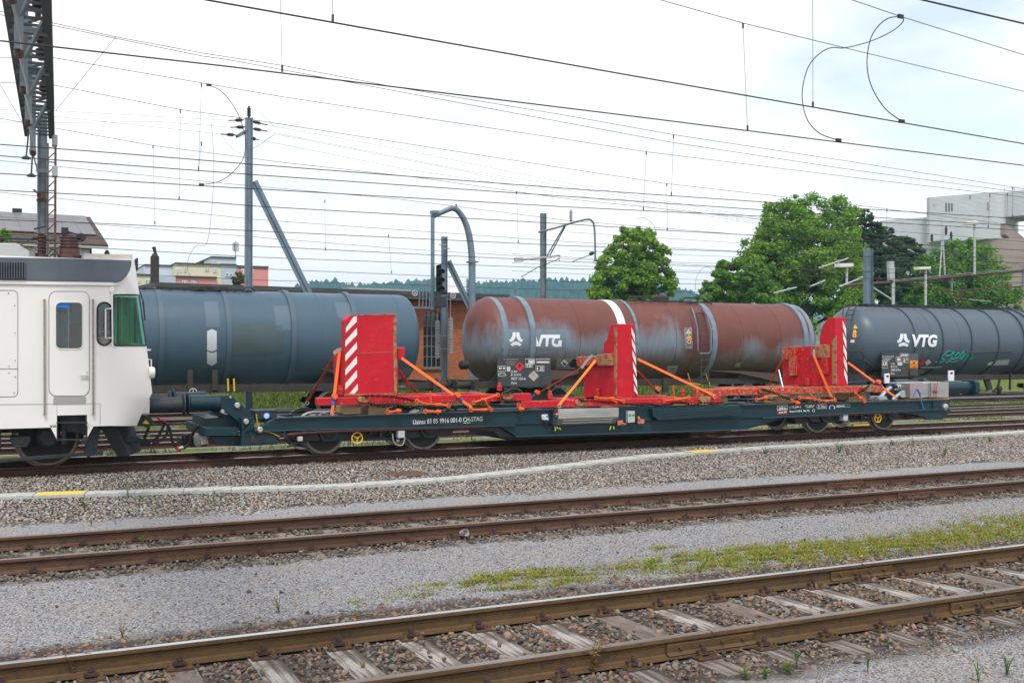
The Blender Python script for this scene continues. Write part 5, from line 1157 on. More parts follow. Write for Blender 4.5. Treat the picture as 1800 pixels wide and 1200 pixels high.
def seam(th, px, py, mat):
    x = at(px, py, TY).x; m = MB(); m.lathe((x-.012, TY, TZ), (1,0,0), [(0,TR-.01),(.004,TR+.006),(.02,TR+.006),(.024,TR-.01)], 64, caps=False); m.build('weld_seam', mat, th)
def underframe(th, x0, x1, sa):
    m = MB(); zs = xz(850, 690, 33.9)[1]
    m.box(x0, TY-1.15, .92, x1, TY-1.02, 1.16); m.box(x0, TY+1.02, .92, x1, TY+1.15, 1.16)
    for k in range(6): xx = x0+.1+(x1-x0-.4)*k/5; m.box(xx, TY-1.018, .95, xx+.2, TY+1.018, 1.12)
    m.box(x0-.02, TY-1.3, .86, x0+.14, TY+1.3, 1.2); m.box(x1-.14, TY-1.3, .86, x1+.02, TY+1.3, 1.2)
    m.build('wagon_frame', UND, th, bevel=.01)
    for d, xe in ((-1, x0), (1, x1)):
        for yy in (TY-.875, TY+.875):
            m = MB(); buffer(m, xe, yy, 1.04, d, .6, .12, .2); m.build('buffer', UND, th)
    for xc in sa:
        m = MB()
        for s_ in (-1, 1):
            y = TY+s_*1.03; m.prism([(xc-1.5,.5),(xc-1.3,.42),(xc-.6,.38),(xc-.4,.32),(xc+.4,.32),(xc+.6,.38),(xc+1.3,.42),(xc+1.5,.5),(xc+1.4,.66),(xc+.5,.6),(xc+.3,.75),(xc-.3,.75),(xc-.5,.6),(xc-1.4,.66)], y-.07, y+.07)
        m.box(xc-.2, TY-1.0, .4, xc+.2, TY+1.0, .85); b = m.build('bogie', UND, th, bevel=.01)
        for dx in (-.9, .9):
            m = MB(); wheelset(m, xc+dx, .46, .46, TY); m.build('wheel_set', [BLACK, TYREGREY], b)
            m = MB(); m.lathe((xc+dx, TY-1.12, .48), (0,-1,0), [(0,.14),(.06,.14),(.07,.11)], 14); m.build('axle_box', UND, b)
        # cradle carrying the tank end
        m = MB(); m.prism([(xc-1.5,1.16),(xc+1.6,1.16),(xc+1.3,1.35),(xc-1.2,1.42)], TY-.95, TY-.85); m.prism([(xc-1.5,1.16),(xc+1.6,1.16),(xc+1.3,1.35),(xc-1.2,1.42)], TY+.85, TY+.95); m.box(xc-1.1, TY-.849, 1.165, xc+1.1, TY+.849, 1.25)
        m.build('tank_cradle', UND, th)
def ctext(th, body, px, py, px1, h_px, mat, bold=.0, shear=0, name='lettering', rr=.012):
    x0, s0 = uv(px, py); x1, s1 = uv(px1, py); d = (oncyl(px, py)-CAM).dot(FW); h = h_px*d/1870/.70
    q = MB(); q.text(body, lambda u, v: (u, v, 0), h, bold=bold, shear=shear); w0 = max(v[0] for v in q.v); k = (x1-x0)/w0
    tr = []
    for f in q.f:
        for i in range(1, len(f)-1): tr.append(tuple(q.v[j][:2] for j in (f[0], f[i], f[i+1])))
    q.v, q.f, q.m = [], [], []
    for t in split_tris(tr, 1, .06): q.add([cp(x0+u*k, s0+v, TR+rr) for u, v in t], [(0, 1, 2)])
    return q.build(name, mat, th, ang=0, fix=False)
def emblem(th, px, py, k, mat, r=TR+.012):
    """three piece star emblem; px,py = centre, k = photo px per 8.57 crop px"""
    Lf = [(355,203),(398,203),(399,262),(388,300),(362,335),(318,353),(297,322),(328,297),(347,258)]
    Bt = [(318,384),(360,352),(403,340),(446,352),(490,384),(462,413),(432,400),(403,396),(372,400),(345,413)]
    for pts in (Lf, [(806-x, y) for x, y in Lf[::-1]], Bt):
        m = MB(); decal(m, [(px+(x-403)*k, py+(y-308)*k) for x, y in pts], r); m.build('emblem_piece', mat, th, ang=0, fix=False)
def plane_text(th, body, px, py, px1, h_px, Y, mat, bold=.0, name='lettering'): return side_text(body, (px, py), (px1, py), h_px, Y, bold, mat, name=name, par=th)
from mathutils.geometry import tessellate_polygon
def split_tris(tris, axis, step):
    out = []; st = list(tris)
    while st:
        t = st.pop(); d = [abs(t[i][axis]-t[(i+1)%3][axis]) for i in range(3)]; i = d.index(max(d))
        if d[i] <= step: out.append(t); continue
        p, q, r = t[i], t[(i+1)%3], t[(i+2)%3]; h = ((p[0]+q[0])/2, (p[1]+q[1])/2); st += [(p, h, r), (h, q, r)]
    return out
def decal(m, pts, r, mi=0, step=3.0):
    pts = [(float(a), float(b)) for a, b in pts]; tr = [tuple(pts[i] for i in t) for t in tessellate_polygon([[Vector((a, b, 0)) for a, b in pts]])]
    for t in split_tris(tr, 1, step): m.add([oncyl(a, b, r) for a, b in t], [(0, 1, 2)], mi)
    return m
def tri_label(m, x, s, a, mi): m.add([cp(x-a, s-a*.85, TR+.013), cp(x+a, s-a*.85, TR+.013), cp(x, s+a*.9, TR+.013)], [(0,1,2)], mi)
# ---- left slate wagon
xl1 = at(735, 600, TY-TR*.95).x+.30
w1 = thing('tank_wagon', 'plain slate blue tank wagon behind the locomotive, without any lettering on its side', 'tank wagon', (xl1-8, TY, 0), 'tank wagons')
tank(xl1-16, xl1, SLATE, w1); underframe(w1, xl1-16.4, xl1+.45, (xl1-13.6, xl1-2.2))
for px in (273, 387): band(w1, px, 517, .16, .035, BANDD)
for px in (497, 602): band(w1, px, 517, .17, .06, BANDD)
for px in (336, 450, 545, 680): seam(w1, px, 517, BANDD)
m = MB(); 
for q in ([(364,582),(372.5,578),(381,582),(381,614.5),(372.5,618),(364,615)], [(364,617),(372.5,620.5),(381,617),(381,637.5),(372.5,643),(364,638.5)]):
    decal(m, q, TR+.012)
m.build('white_plate', M('plate_white', (.5,.53,.57), .45), w1, ang=0, fix=False)
PATCH1 = M('faded_paint_patch', (.055,.09,.10), .5, 0, [((.042,.072,.07), 2, .4, .7)]); PATCH2 = M('lighter_paint_patch', (.078,.125,.17), .45)
for (x0, y0, x1, y1), mt in (((400,569,470,623),PATCH1), ((470,572,497,620),PATCH1), ((485,538,507,580),PATCH2), ((362,530,382,575),PATCH2), ((594,532,614,559),PATCH2)):
    m = MB(); a = uv(x0, y1); b = uv(x1, y0); rect_patch(m, a[0], a[1], b[0], b[1], TR+.008); m.build('paint_patch', mt, w1, ang=40, fix=False)
m = MB(); zt_ = TZ+TR-.05; xa0 = xl1-13; xa1 = at(438, 515, TY).x
m.box(xa0, TY-.45, zt_, xa1, TY-.42, zt_+.05); m.box(xa0, TY-.1, zt_, xa1, TY-.07, zt_+.05); 
k = xa0
while k < xa1: m.box(k, TY-.47, zt_+.051, k+.05, TY-.05, zt_+.08); k += .4
m.tube([(xa1-.3, TY-.4, zt_), (xa1-.2, TY-.4, zt_+.15), (xa1, TY-.3, zt_+.16), (xa1+.15, TY-.3, zt_-.02)], .025); m.build('roof_walkway', UND, w1)
for px in (350, 385):
    a = at(px, 512, TY-.2); m = MB(); m.lathe((a.x, a.y, TZ+TR-.02), (0,0,1), [(0,.3),(.12,.3),(.13,.24),(.17,.2)], 20); m.build('manhole', UND, w1)
for px in (334, 378):
    m = MB(); a = at(px, 665, TY-1.25); m.box(a.x-.08, TY-1.25, 1.0, a.x+.08, TY-1.16, 1.65); m.build('frame_post', UND, w1)
a = at(339.5, 689, TY-1.35); m = MB(); m.ring(a, (0,1,0), .11, .014, 20, 6); m.bar(a-Vector((.1,0,0)), a+Vector((.1,0,0)), .02); m.bar(a-Vector((0,0,.1)), a+Vector((0,0,.1)), .02); m.build('valve_wheel', PALE, w1)
m = MB()
for px in (400.5, 411): m.cyl(at(px, 665, TY-1.3), at(px+1, 687, TY-1.3), .03)
m.build('yellow_stanchion', M('stanchion_yellow', (.65,.4,.02), .5), w1)
m = MB(); slab(m, [(552,645),(560,646),(625,652),(712,644),(724,648),(722,657),(700,668),(600,660)], TY-1.2, .1); m.build('side_skirt', UND, w1)
plane_text(w1, '→ 1,5m ←', 699, 680.5, 713, 3.2, TY-1.17, PALE)
# ---- rusty wagon
xr0_, xr1_ = at(816, 600, TY).x+.2, at(1446, 600, TY-TR*.9).x
w2_ = thing('tank_wagon', 'rusty brown and grey blue tank wagon with white VTG lettering near its left end', 'tank wagon', ((xr0_+xr1_)/2, TY, 0), 'tank wagons')
tank(xr0_, xr1_, RUSTY, w2_, .75); underframe(w2_, xr0_-.35, xr1_+.3, (xr0_+2.3, xr1_-2.5))
for px, py in ((903,521),(1215,533),(1372,533)): band(w2_, px, py, .22, .06, BANDB)
band(w2_, 1082, 529, .12, .04, BANDB); band(w2_, 1058, 528, .34, .012, M('stripe_white', (.62,.65,.68), .45), 'white_band')
for px in (985, 1150, 1180, 1265, 1330): seam(w2_, px, 530, M('seam_brown', (.08,.035,.03), .6))
for xx in (xr0_+.76, xr1_-.66):
    m = MB(); m.lathe((xx-.12, TY, TZ), (1,0,0), [(0,TR-.01),(.02,TR+.01),(.2,TR+.01),(.22,TR-.01)], 72, caps=False); m.build('dome_rim', BANDB, w2_)
# clean rectangle with emblem and name
m = MB(); a = uv(880.5, 613); b = uv(994, 579); rect_patch(m, a[0], a[1], b[0], b[1], TR+.008); m.build('paint_patch', M('patch_blue_grey', (.125,.165,.205), .5, 0, [((.16,.22,.27), 3, .4, .7), ((.10,.05,.04), 5, .6, .75, (3,1,.2))]), w2_, ang=40, fix=False)
emblem(w2_, 907, 596, 1/8.57, VWHITE)
# V T G drawn as joined slanted capitals
def crop_poly(th, polys, f, mat, r=TR+.012, name='letter'):
    for q in polys:
        m = MB(); decal(m, [f(a, b) for a, b in q], r); m.build(name, mat, th, ang=0, fix=False)
f4 = lambda a, b: (860+a/8.57, 560+b/8.57)
V_ = [(650,240),(698,240),(742,362),(782,240),(1066,240),(1066,278),(985,278),(966,292),(898,292),(886,418),(846,418),(852,292),(808,292),(768,418),(712,418)]
G_ = [(1066,278),(1066,296),(1000,298),(985,312),(976,345),(980,372),(1000,384),(1040,380),(1043,326),(1092,326),(1088,418),(1060,420),(1010,424),(960,410),(940,370),(944,320),(966,292),(985,278)]
crop_poly(w2_, [V_, G_], f4, VWHITE)
m = MB(); x, s = uv(1208,577); 
decal(m, ((1202,576),(1216,575),(1218,613),(1205,613)), TR+.007); m.build('label_patch', BANDB, w2_, ang=0, fix=False)
q = [oncyl(a, b, TR+.010) for a, b in ((1206,589),(1215,588),(1216,607),(1207,607))]; m = MB(); m.add(q, [(0,1,2,3)]); m.build('navy_label', BLUEL, w2_, ang=0, fix=False)
def pxtri(th, cx, cy, r_, name='warning_triangle'):
    m = MB(); m.add([oncyl(a, b, TR+.014) for a, b in ((cx-r_, cy+r_*.9), (cx+r_, cy+r_*.9), (cx, cy-r_))], [(0,1,2)]); m.add([oncyl(a, b, TR+.017) for a, b in ((cx-.5, cy+r_*.5), (cx+.6, cy+r_*.5), (cx+.4, cy-r_*.4), (cx-.3, cy-r_*.4))], [(0,1,2,3)], 1); m.build(name, [YLAB, DKL], th, ang=0, fix=False)
def pxdisc(th, cx, cy, r_, cols, name='prohibition_sign'):
    m = MB(); 
    for k, f in enumerate((1, .8, .4)): m.add([oncyl(cx+r_*f*math.cos(R(18*i)), cy+r_*f*math.sin(R(18*i)), TR+.013+.003*k) for i in range(20)], [tuple(range(20))], k)
    m.build(name, cols, th, ang=0, fix=False)
pxtri(w2_, 1210, 582.5, 4); pxtri(w2_, 1211, 591.5, 4); pxdisc(w2_, 1211.5, 600.5, 4.4, [REDL, YLAB, DKL])
YSB = TY-TR-.02
def board(th, pts, Y, mat=SIGN):
    m = MB(); slab(m, pts, Y, .03); return m.build('sign_board', mat, th, bevel=.004)
def lbl(th, x0, y0, x1, y1, Y, mat, name='label_plate', txt=None, frame=False):
    if frame:
        m = MB(); q = [at(x0,y0,Y-.004), at(x1,y0,Y-.004), at(x1,y1,Y-.004), at(x0,y1,Y-.004)]
        for a, b in zip(q, q[1:]+q[:1]): m.bar(a, b, .003, .02)
        m.build(name, mat, th, ang=0)
    else:
        m = MB(); slab(m, [(x0,y0),(x1,y0),(x1,y1),(x0,y1)], Y-.005, .004); m.build(name, mat, th, ang=0)
def dia(th, cx, cy, r_, Y, mat, name='hazard_diamond'):
    m = MB(); slab(m, [(cx-r_,cy),(cx,cy-r_),(cx+r_,cy),(cx,cy+r_)], Y-.006, .004); return m.build(name, mat, th, ang=0)
Y2 = YSB
board(w2_, [(874,628),(968,628),(969,680),(875,680)], Y2)
for (x0, px1, y, tx, h) in ((885,911,632.5,'Fax +49 40 2354-2338',2.6),(889,907,636.8,'service@vtg.com',2.6),(890.5,905,641,'www.vtg.com',2.6)): plane_text(w2_, tx, x0, y, px1, h, Y2-.004, M('faded_lettering', (.42,.36,.34), .6))
for (x0, px1, y, tx, h) in ((898,909.5,655,'33 RIV',4.2),(898,916,660.5,'81 A-VTG',4.2),(898,924,667.5,'7837 124-6',4.6),(898,908.5,674.5,'Zans',4.2)): plane_text(w2_, tx, x0, y, px1, h, Y2-.004, LETTER)
dia(w2_, 913.5, 644, 8.6, Y2, REDL); dia(w2_, 938, 660.5, 9.5, Y2, M('grid_pale', (.42,.38,.33), .6), 'grid_label')
m = MB(); a = at(913.5,642.5,Y2-.008); m.prism([(a.x-.05,a.z-.05),(a.x+.05,a.z-.05),(a.x+.05,a.z+.0),(a.x+.0,a.z+.09),(a.x-.05,a.z+.02)], a.y, a.y+.001); m.build('flame_symbol', DKL, w2_)
for k in (-1, 0, 1):
    m = MB(); m.bar(at(938-5.5+k*3.2, 660.5-3.5+k*3.2-.9, Y2-.0075), at(938+3.5+k*3.2-.4, 660.5-12.5+9+5.5+k*3.2-4, Y2-.0075), .002, .012); m.build('grid_line', M('grid_line_dark', (.16,.15,.14), .6), w2_, ang=0)
for q in ((875,643.5,889,652.5),(923.5,630.5,940,639.5),(923.5,640.5,936,645),(942.5,631,966,637.5),(941.5,643,957,651.5)): lbl(w2_, *q, Y2, PALE, frame=True)
for q in ((891,644,897,652.5),(929,632.5,939.5,638.5),(926,641.5,928,644),(930,641.5,934,644),(944,634.5,965,637),(877,645.5,882,648.5),(884,645.5,888,648.5),(943.5,645,946,650),(949,645,955.5,646.8),(949,648.5,955.5,650.5)): lbl(w2_, *q, Y2, PALE)
m = MB(); slab(m, prr(875.5,655.5,889,661,2.5), Y2-.005, .004); m.build('oval_label', PALE, w2_, ang=0); m = MB(); slab(m, prr(877,656.6,887.5,660,1.6), Y2-.008, .004); m.build('oval_label_inner', SIGN, w2_, ang=0)
for q in ((881,664,897,679),(951,661,969,677)): 
    m = MB(); slab(m, [(q[0],q[1]),(q[2],q[1]),(q[2],q[3]),(q[0],q[3])], Y2-.02, .02); m.build('document_box', SIGN, w2_, bevel=.01)
m = MB(); decal(m, ((980,629),(1012,629),(1012,649),(976,649)), TR+.01); m.build('label_patch', M('patch_grey_green', (.18,.19,.175), .6), w2_, ang=0, fix=False)
for r_, mt, k in ((8.6, DKL, .013), (7.2, M('hazard_white', (.6,.6,.58), .5), .016)):
    m = MB(); decal(m, ((992-r_,638),(992,638-r_),(992+r_,638),(992,638+r_)), TR+k); m.build('hazard_diamond', mt, w2_, ang=0, fix=False)
m = MB(); decal(m, ((988.5,640.5),(991,635),(993,639),(996,638),(994,642)), TR+.019); decal(m, ((1000,640),(1008,630),(1013,632),(1013,646),(1003,645)), TR+.014); m.build('black_paint_spot', DKL, w2_, ang=0, fix=False)
m = MB(); decal(m, ((1174,643),(1192,642.5),(1187,657),(1170,657)), TR+.012); decal(m, ((1294,638),(1303,637),(1301,645),(1291,645)), TR+.012, 1); decal(m, ((1177,647),(1183,648),(1189,646.5),(1183,649.5)), TR+.016, 2); m.build('label_patch', [M('patch_sage', (.24,.26,.24), .6), M('patch_olive', (.22,.21,.12), .6), DKL], w2_, ang=0, fix=False)
# ladder and walkway
m = MB(); la, lb_ = 1232.5, 1245.5
def lad(px):
    return [at(px-14, 537, TY-.35), at(px-11, 541, TY-.75), oncyl(px-7, 555, TR+.1), oncyl(px-3, 572, TR+.14), at(px, 590, TY-TR-.16), at(px, 620, TY-TR-.16), at(px, 683, TY-TR-.16)]
for px in (la, lb_): m.tube(lad(px), .022, 6)
A_, B_ = lad(la), lad(lb_); A2, B2 = [], []
for P_, Q in ((A_, A2), (B_, B2)):
    for a, b in zip(P_, P_[1:]):
        n_ = max(1, round((b-a).length/.28)); Q += [a.lerp(b, i/n_) for i in range(n_)]
for a in A2:
    b = min(B2, key=lambda q: abs(q.z-a.z)); m.cyl(a, b, .014, n=6)
m.build('ladder', M('ladder_dark', (.06,.055,.055), .5, .3), w2_)
m = MB(); m.tube([at(1213,537,TY-.5), oncyl(1220,551,TR+.5), at(1226,575,TY-TR-.45), at(1227,615,TY-TR-.45), at(1230,621,TY-TR-.4), at(1246,621,TY-TR-.4), at(1250,615,TY-TR-.45), at(1250,580,TY-TR-.45), oncyl(1243,553,TR+.5), at(1230,536,TY-.5), at(1200,529,TY-.5)], .025, 8); m.build('ladder_cage', BANDB, w2_)
m = MB(); zt_ = TZ+TR-.06; x0 = at(1092,528,TY).x; x1 = at(1232,535,TY).x
for yy in (TY-.6, TY-.15): m.box(x0, yy, zt_, x1, yy+.04, zt_+.05)
k = x0
while k < x1: m.box(k, TY-.6, zt_+.051, k+.05, TY-.11, zt_+.08); k += .35
m.tube([(x0-.1, TY-.6, zt_), (x0, TY-.6, zt_+.17), (x0+.9, TY-.6, zt_+.2), (x0+1.2, TY-.6, zt_+.05)], .03); m.tube([(x1-1.4, TY-.6, zt_+.05), (x1-1.2, TY-.6, zt_+.2), (x1-.4, TY-.6, zt_+.2), (x1+.1, TY-.6, zt_-.02)], .03); m.build('roof_walkway', UND, w2_)
m = MB(); a = at(1162,528,TY); m.lathe((a.x, TY, TZ+TR-.02), (0,0,1), [(0,.32),(.2,.32),(.21,.26),(.26,.2)], 20); m.build('manhole', UND, w2_)
m = MB(); slab(m, [(1245,651),(1310,652),(1368,657),(1372,672),(1350,667),(1300,656)], TY-1.3, .15); m.build('side_skirt', M('skirt_brown', (.07,.045,.035), .7), w2_)
m = MB(); slab(m, [(968,650),(1020,652),(1015,657),(969,669)], TY-1.3, .12); m.build('side_skirt', M('skirt_brown2', (.075,.045,.035), .7), w2_)
m = MB(); m.tube(line3([(1209,656),(1214,673),(1234,676),(1234,681)], TY-1.4), .025); m.tube(line3([(1240,656),(1247,674),(1245,681)], TY-1.4), .025); m.build('yellow_step', M('step_yellow_old', (.5,.3,.03), .6), w2_)
plane_text(w2_, '33 81 7837 124-6', 975, 680, 1005, 3, TY-1.17, M('frame_lettering', (.28,.26,.25), .6))
m = MB(); slab(m, [(1166,664),(1174,664),(1175,690),(1166,690)], TY-1.25, .1); m.build('frame_post', UND, w2_)
m = MB(); a = at(817,641,TY-.6); m.lathe((a.x+.1, a.y, a.z), (-1,0,0), [(0,.16),(.25,.16),(.3,.1)], 16); m.build('end_lamp_bracket', BLACK, w2_)
# ---- anthracite wagon on the right
xk0 = at(1474, 600, TY).x
w3_ = thing('tank_wagon', 'dark anthracite tank wagon at the right edge with white VTG lettering and turquoise graffiti', 'tank wagon', (xk0+8, TY, 0), 'tank wagons')
tank(xk0, xk0+16.4, ANTH, w3_, .95); underframe(w3_, xk0-.35, xk0+16.7, (xk0+2.3, xk0+14))
for px, py in ((1562,540),(1610,541),(1660,543),(1707,545)): band(w3_, px, py, .07, .045, BANDA)
for px, py in ((1752,546),(1768,547),(1783,547)): band(w3_, px, py, .12, .07, BANDA)
for px in (1640, 1590): seam(w3_, px, 541, BANDA)
ctext(w3_, 'VTG', 1600.5, 608, 1646, 19.5, VWHITE, bold=.035, shear=.18, rr=.052)
emblem(w3_, 1588, 598, 1/9.2, VWHITE)
pxtri(w3_, 1503.5, 573.5, 3.6); pxtri(w3_, 1502.5, 581.5, 3.6); pxdisc(w3_, 1502, 589.5, 4.1, [REDL, YLAB, DKL])
m = MB(); slab(m, [(1496,597),(1502,597),(1502,602),(1496,602)], TY-TR-.06, .05); m.build('small_box', PALE, w3_)
Y3 = YSB
board(w3_, [(1550,620),(1596,620),(1597,662),(1550,662)], Y3); board(w3_, [(1597,621),(1614,621),(1614,661),(1597,661)], Y3+.03, M('sign_board_grey', (.07,.085,.1), .6))
for (x0, px1, y, tx, h) in ((1551,1571,627.5,'Fax +49 40 2354-2338',2.2),(1551,1567,630.8,'service@vtg.com',2.2),(1551,1564,634,'www.vtg.com',2.2),(1566,1573,641,'37 RIV',3.2),(1566,1577,646,'80 D-VTG',3.4),(1566,1583,652,'7848 579-4',4),(1566,1573,657.5,'Zacns',3.2)): plane_text(w3_, tx, x0, y, px1, h, Y3-.004, LETTER)
for q in ((1550.5,635,1560,641),(1550.5,642,1560,646.5),(1575,627,1585,635.5),(1582,621.5,1597,626),(1587,629.5,1597,637)): lbl(w3_, *q, Y3, PALE, frame=True)
for q in ((1552,636.5,1554.5,640),(1556,636.5,1559,640),(1577,629,1583,634),(1583.5,623,1596,625),(1588.5,631,1591,636),(1592.5,631,1595.5,633),(1578,637,1586,642)): lbl(w3_, *q, Y3, PALE)
m = MB(); slab(m, [(1600,633.5),(1613,633.5),(1613,646.5),(1600,646.5)], Y3+.012, .012); m.build('orange_plate', ORL, w3_)
plane_text(w3_, '30', 1604, 639.2, 1609, 4, Y3+.008, DKL, .003); plane_text(w3_, '1202', 1601.5, 646, 1611.5, 4, Y3+.008, DKL, .003); lbl(w3_, 1600, 639.7, 1613, 640.4, Y3+.012, DKL)
m = MB(); slab(m, [(1600,648),(1614,648),(1614,660),(1600,660)], Y3-.06, .08); m.build('document_box', M('box_brown', (.05,.04,.04), .7), w3_, bevel=.01)
for q, mt in (([(1615,637),(1623,632),(1626,637),(1618,643)], REDL), ([(1626,636.5),(1633,631),(1637,637),(1629,642.5)], M('hazard_white2', (.55,.55,.53), .5))):
    m = MB(); decal(m, q, TR+.012); m.build('hazard_diamond', mt, w3_, ang=0, fix=False)
GRAF = M('graffiti_turquoise', (.01,.32,.27), .5)
f6 = lambda a, b: (1460+a/5.294, 520+b/5.294)
m = MB()
for st_ in ([(975,610),(1000,620),(1040,605),(1060,592),(1030,582)], [(1025,582),(1060,540),(1100,512),(1130,520),(1120,545)], [(1065,555),(1110,552),(1150,520),(1140,545),(1130,570),(1110,590)], [(1110,590),(1150,580),(1165,550),(1190,530),(1200,545),(1180,575),(1160,585)], [(1195,580),(1215,545),(1240,515),(1235,545),(1215,575),(1200,585)], [(1215,600),(1240,560),(1262,530),(1275,545),(1262,575),(1240,605)], [(1268,585),(1285,545),(1310,535),(1322,555),(1310,580),(1280,580)], [(1060,600),(1080,620),(1110,605),(1085,600)], [(1110,605),(1150,610),(1185,598)]):
    pp_ = spline([Vector((*f6(*q), 0)) for q in st_], 6); m.tube([oncyl(q.x, q.y, TR+.004) for q in pp_], .028, 4)
m.build('graffiti', GRAF, w3_)
m = MB(); 
for q, mi in (([(1738,637),(1750,634.5),(1746,641.5),(1735,642)], 0), ([(1752,633),(1775,631.5),(1772,641),(1746,642.5)], 1)): decal(m, q, TR+.012, mi)
m.build('label_patch', [PALE, M('label_grey', (.36,.37,.36), .6)], w3_, ang=0, fix=False)
m = MB(); zt_ = TZ+TR-.0; x0 = at(1504,536,TY).x; x1 = at(1757,545,TY).x
for yy in (TY-.7, TY-.2, TY+.3): m.box(x0, yy, zt_, x1, yy+.05, zt_+.06)
k = x0
while k < x1: m.box(k, TY-.7, zt_+.061, k+.06, TY+.35, zt_+.09); k += .4
m.build('roof_walkway', BLACK, w3_)
m = MB()
for px in (1488, 1499):
    m.tube([at(px+9, 535.5, TY-.5), at(px+4, 541, TY-.8), at(px-1, 556, TY-1.2), at(px-3, 567, TY-1.35)], .025)
for f in (.25, .55, .85): m.cyl(at(1492-4*f, 538+28*f, TY-.7-.6*f), at(1504-5*f, 538+28*f, TY-.7-.6*f), .016)
m.tube([at(1481,552,TY-.9), at(1483,540,TY-.6), at(1490,535.5,TY-.4), at(1508,535.5,TY-.4)], .025); m.build('ladder', BLACK, w3_)
m = MB(); m.tube(line3([(1490,617),(1499,619),(1501,660),(1503,672)], TY-1.5), .025); m.tube(line3([(1490,617),(1513,618),(1518,624),(1518,660)], TY-1.5), .025); m.box(*at(1492,671,TY-1.5), *(at(1518,657,TY-1.5)+Vector((0,.4,0)))); m.build('end_platform_rail', BLACK, w3_)
m = MB(); m.tube(spline([oncyl(1519,633,TR+.03), oncyl(1527,638,TR+.03), oncyl(1536,646,TR+.03), oncyl(1550,648,TR+.03)], 5), .04, 6); m.build('heating_pipe', BANDA, w3_)
m = MB(); m.bar(oncyl(1698,618.5,TR+.03), oncyl(1781,616,TR+.03), .04, .05); m.bar(at(1618,646,TY-TR), at(1655,645,TY-TR), .04, .06); m.build('cable_duct', BANDA, w3_)
m = MB(); slab(m, [(1728,658),(1738,657),(1745,684),(1737,686)], TY-1.1, .1); m.tube(line3([(1752,655),(1757,668),(1754,680),(1746,688),(1758,690)], TY-1.1), .06); m.lathe(at(1755,683,TY-1.1), (0,-1,0), [(0,.14),(.1,.14),(.12,.1)], 12); m.bar(at(1776,655,TY-1.2), at(1775,685,TY-1.2), .07); m.build('outlet_gear', BLACK, w3_)
m = MB(); slab(m, [(1615,650),(1628,650),(1622,656),(1615,656)], TY-1.3, .1); m.build('side_skirt', UND, w3_)
# ================================================================== BUILDINGS BEHIND THE YARD
def brick_mat():
    m = bpy.data.materials.new('red_brick'); m.use_nodes = True; t = m.node_tree; b = t.nodes['Principled BSDF']; K = t.links.new; N = t.nodes.new
    tc_ = N('ShaderNodeTexCoord'); sp = N('ShaderNodeSeparateXYZ'); K(tc_.outputs['Object'], sp.inputs[0]); cb_ = N('ShaderNodeCombineXYZ')
    ad = N('ShaderNodeMath'); ad.operation = 'ADD'; K(sp.outputs['X'], ad.inputs[0]); K(sp.outputs['Y'], ad.inputs[1]); K(ad.outputs[0], cb_.inputs['X']); K(sp.outputs['Z'], cb_.inputs['Y'])
    br = N('ShaderNodeTexBrick'); K(cb_.outputs[0], br.inputs['Vector']); br.inputs['Scale'].default_value = 1; br.inputs['Brick Width'].default_value = .26; br.inputs['Row Height'].default_value = .085; br.inputs['Mortar Size'].default_value = .010; br.inputs['Bias'].default_value = -.1
    br.inputs['Color1'].default_value = (.42,.10,.035,1); br.inputs['Color2'].default_value = (.27,.065,.03,1); br.inputs['Mortar'].default_value = (.3,.17,.11,1)
    n = N('ShaderNodeTexNoise'); n.inputs['Scale'].default_value = 1.3; n.inputs['Detail'].default_value = 6; K(tc_.outputs['Object'], n.inputs['Vector'])
    r = N('ShaderNodeMapRange'); r.inputs['From Min'].default_value = .45; r.inputs['From Max'].default_value = .75; K(n.outputs['Fac'], r.inputs['Value']); r.inputs['To Max'].default_value = .5
    x = N('ShaderNodeMix'); x.data_type = 'RGBA'; K(r.outputs[0], x.inputs['Factor']); K(br.outputs['Color'], x.inputs['A']); x.inputs['B'].default_value = (.13,.06,.035,1); K(x.outputs['Result'], b.inputs['Base Color']); b.inputs['Roughness'].default_value = .9; return m
BRICK = brick_mat()
FASC = M('dark_fascia', (.045,.05,.05), .6, 0, [((.07,.075,.07), 2, .45, .7, (.3,1,1))]); ROOFD = M('roof_dark', (.06,.06,.058), .8); DARKGL = M('dark_window_glass', (.018,.024,.03), .12, 0, spec=.8); FRAMEL = M('window_bar_grey', (.17,.19,.2), .6)
Lc = at(283, 600, 46.0); ba = R(7.2)
bX = Vector((math.cos(ba), math.sin(ba), 0)); bY = Vector((-math.sin(ba), math.cos(ba), 0)); Lc.z = 0
dep = lambda p: (p-CAM).dot(FW)
zf1 = 2.2+(618-496.5)*dep(Lc)/1870; zf0 = zf1-.36
def onwall(px, py, off=0.):       # point of the front wall seen at a photo position
    d = ray(px, py); n = -bY; o = Lc+bY*(.6+off); t = (o-CAM).dot(n)/d.dot(n); return CAM+d*t
hall = thing('brick_hall', 'long red brick railway hall with a flat dark roof edge behind the tank wagons', 'building', Lc+bX*8+bY*7)
def bb(m, x0, y0, z0, x1, y1, z1, mi=0):
    c = [Lc+bX*x+bY*y+Vector((0,0,z)) for z in (z0, z1) for x, y in ((x0,y0),(x1,y0),(x1,y1),(x0,y1))]
    return m.add(c, [(0,3,2,1),(4,5,6,7),(0,1,5,4),(1,2,6,5),(2,3,7,6),(3,0,4,7)], mi)
xr_ = (onwall(880, 520)-Lc).dot(bX); xw = xr_-.9
m = MB(); bb(m, .5, .6, -.3, xw, 14.5, zf0-.02); hw_ = m.build('wall', BRICK, hall, ang=0)
wtl, wbr = onwall(744.5, 548), onwall(776.5, 645); wx0 = (wtl-Lc).dot(bX); wx1 = (wbr-Lc).dot(bX); wz0, wz1 = wbr.z, wtl.z
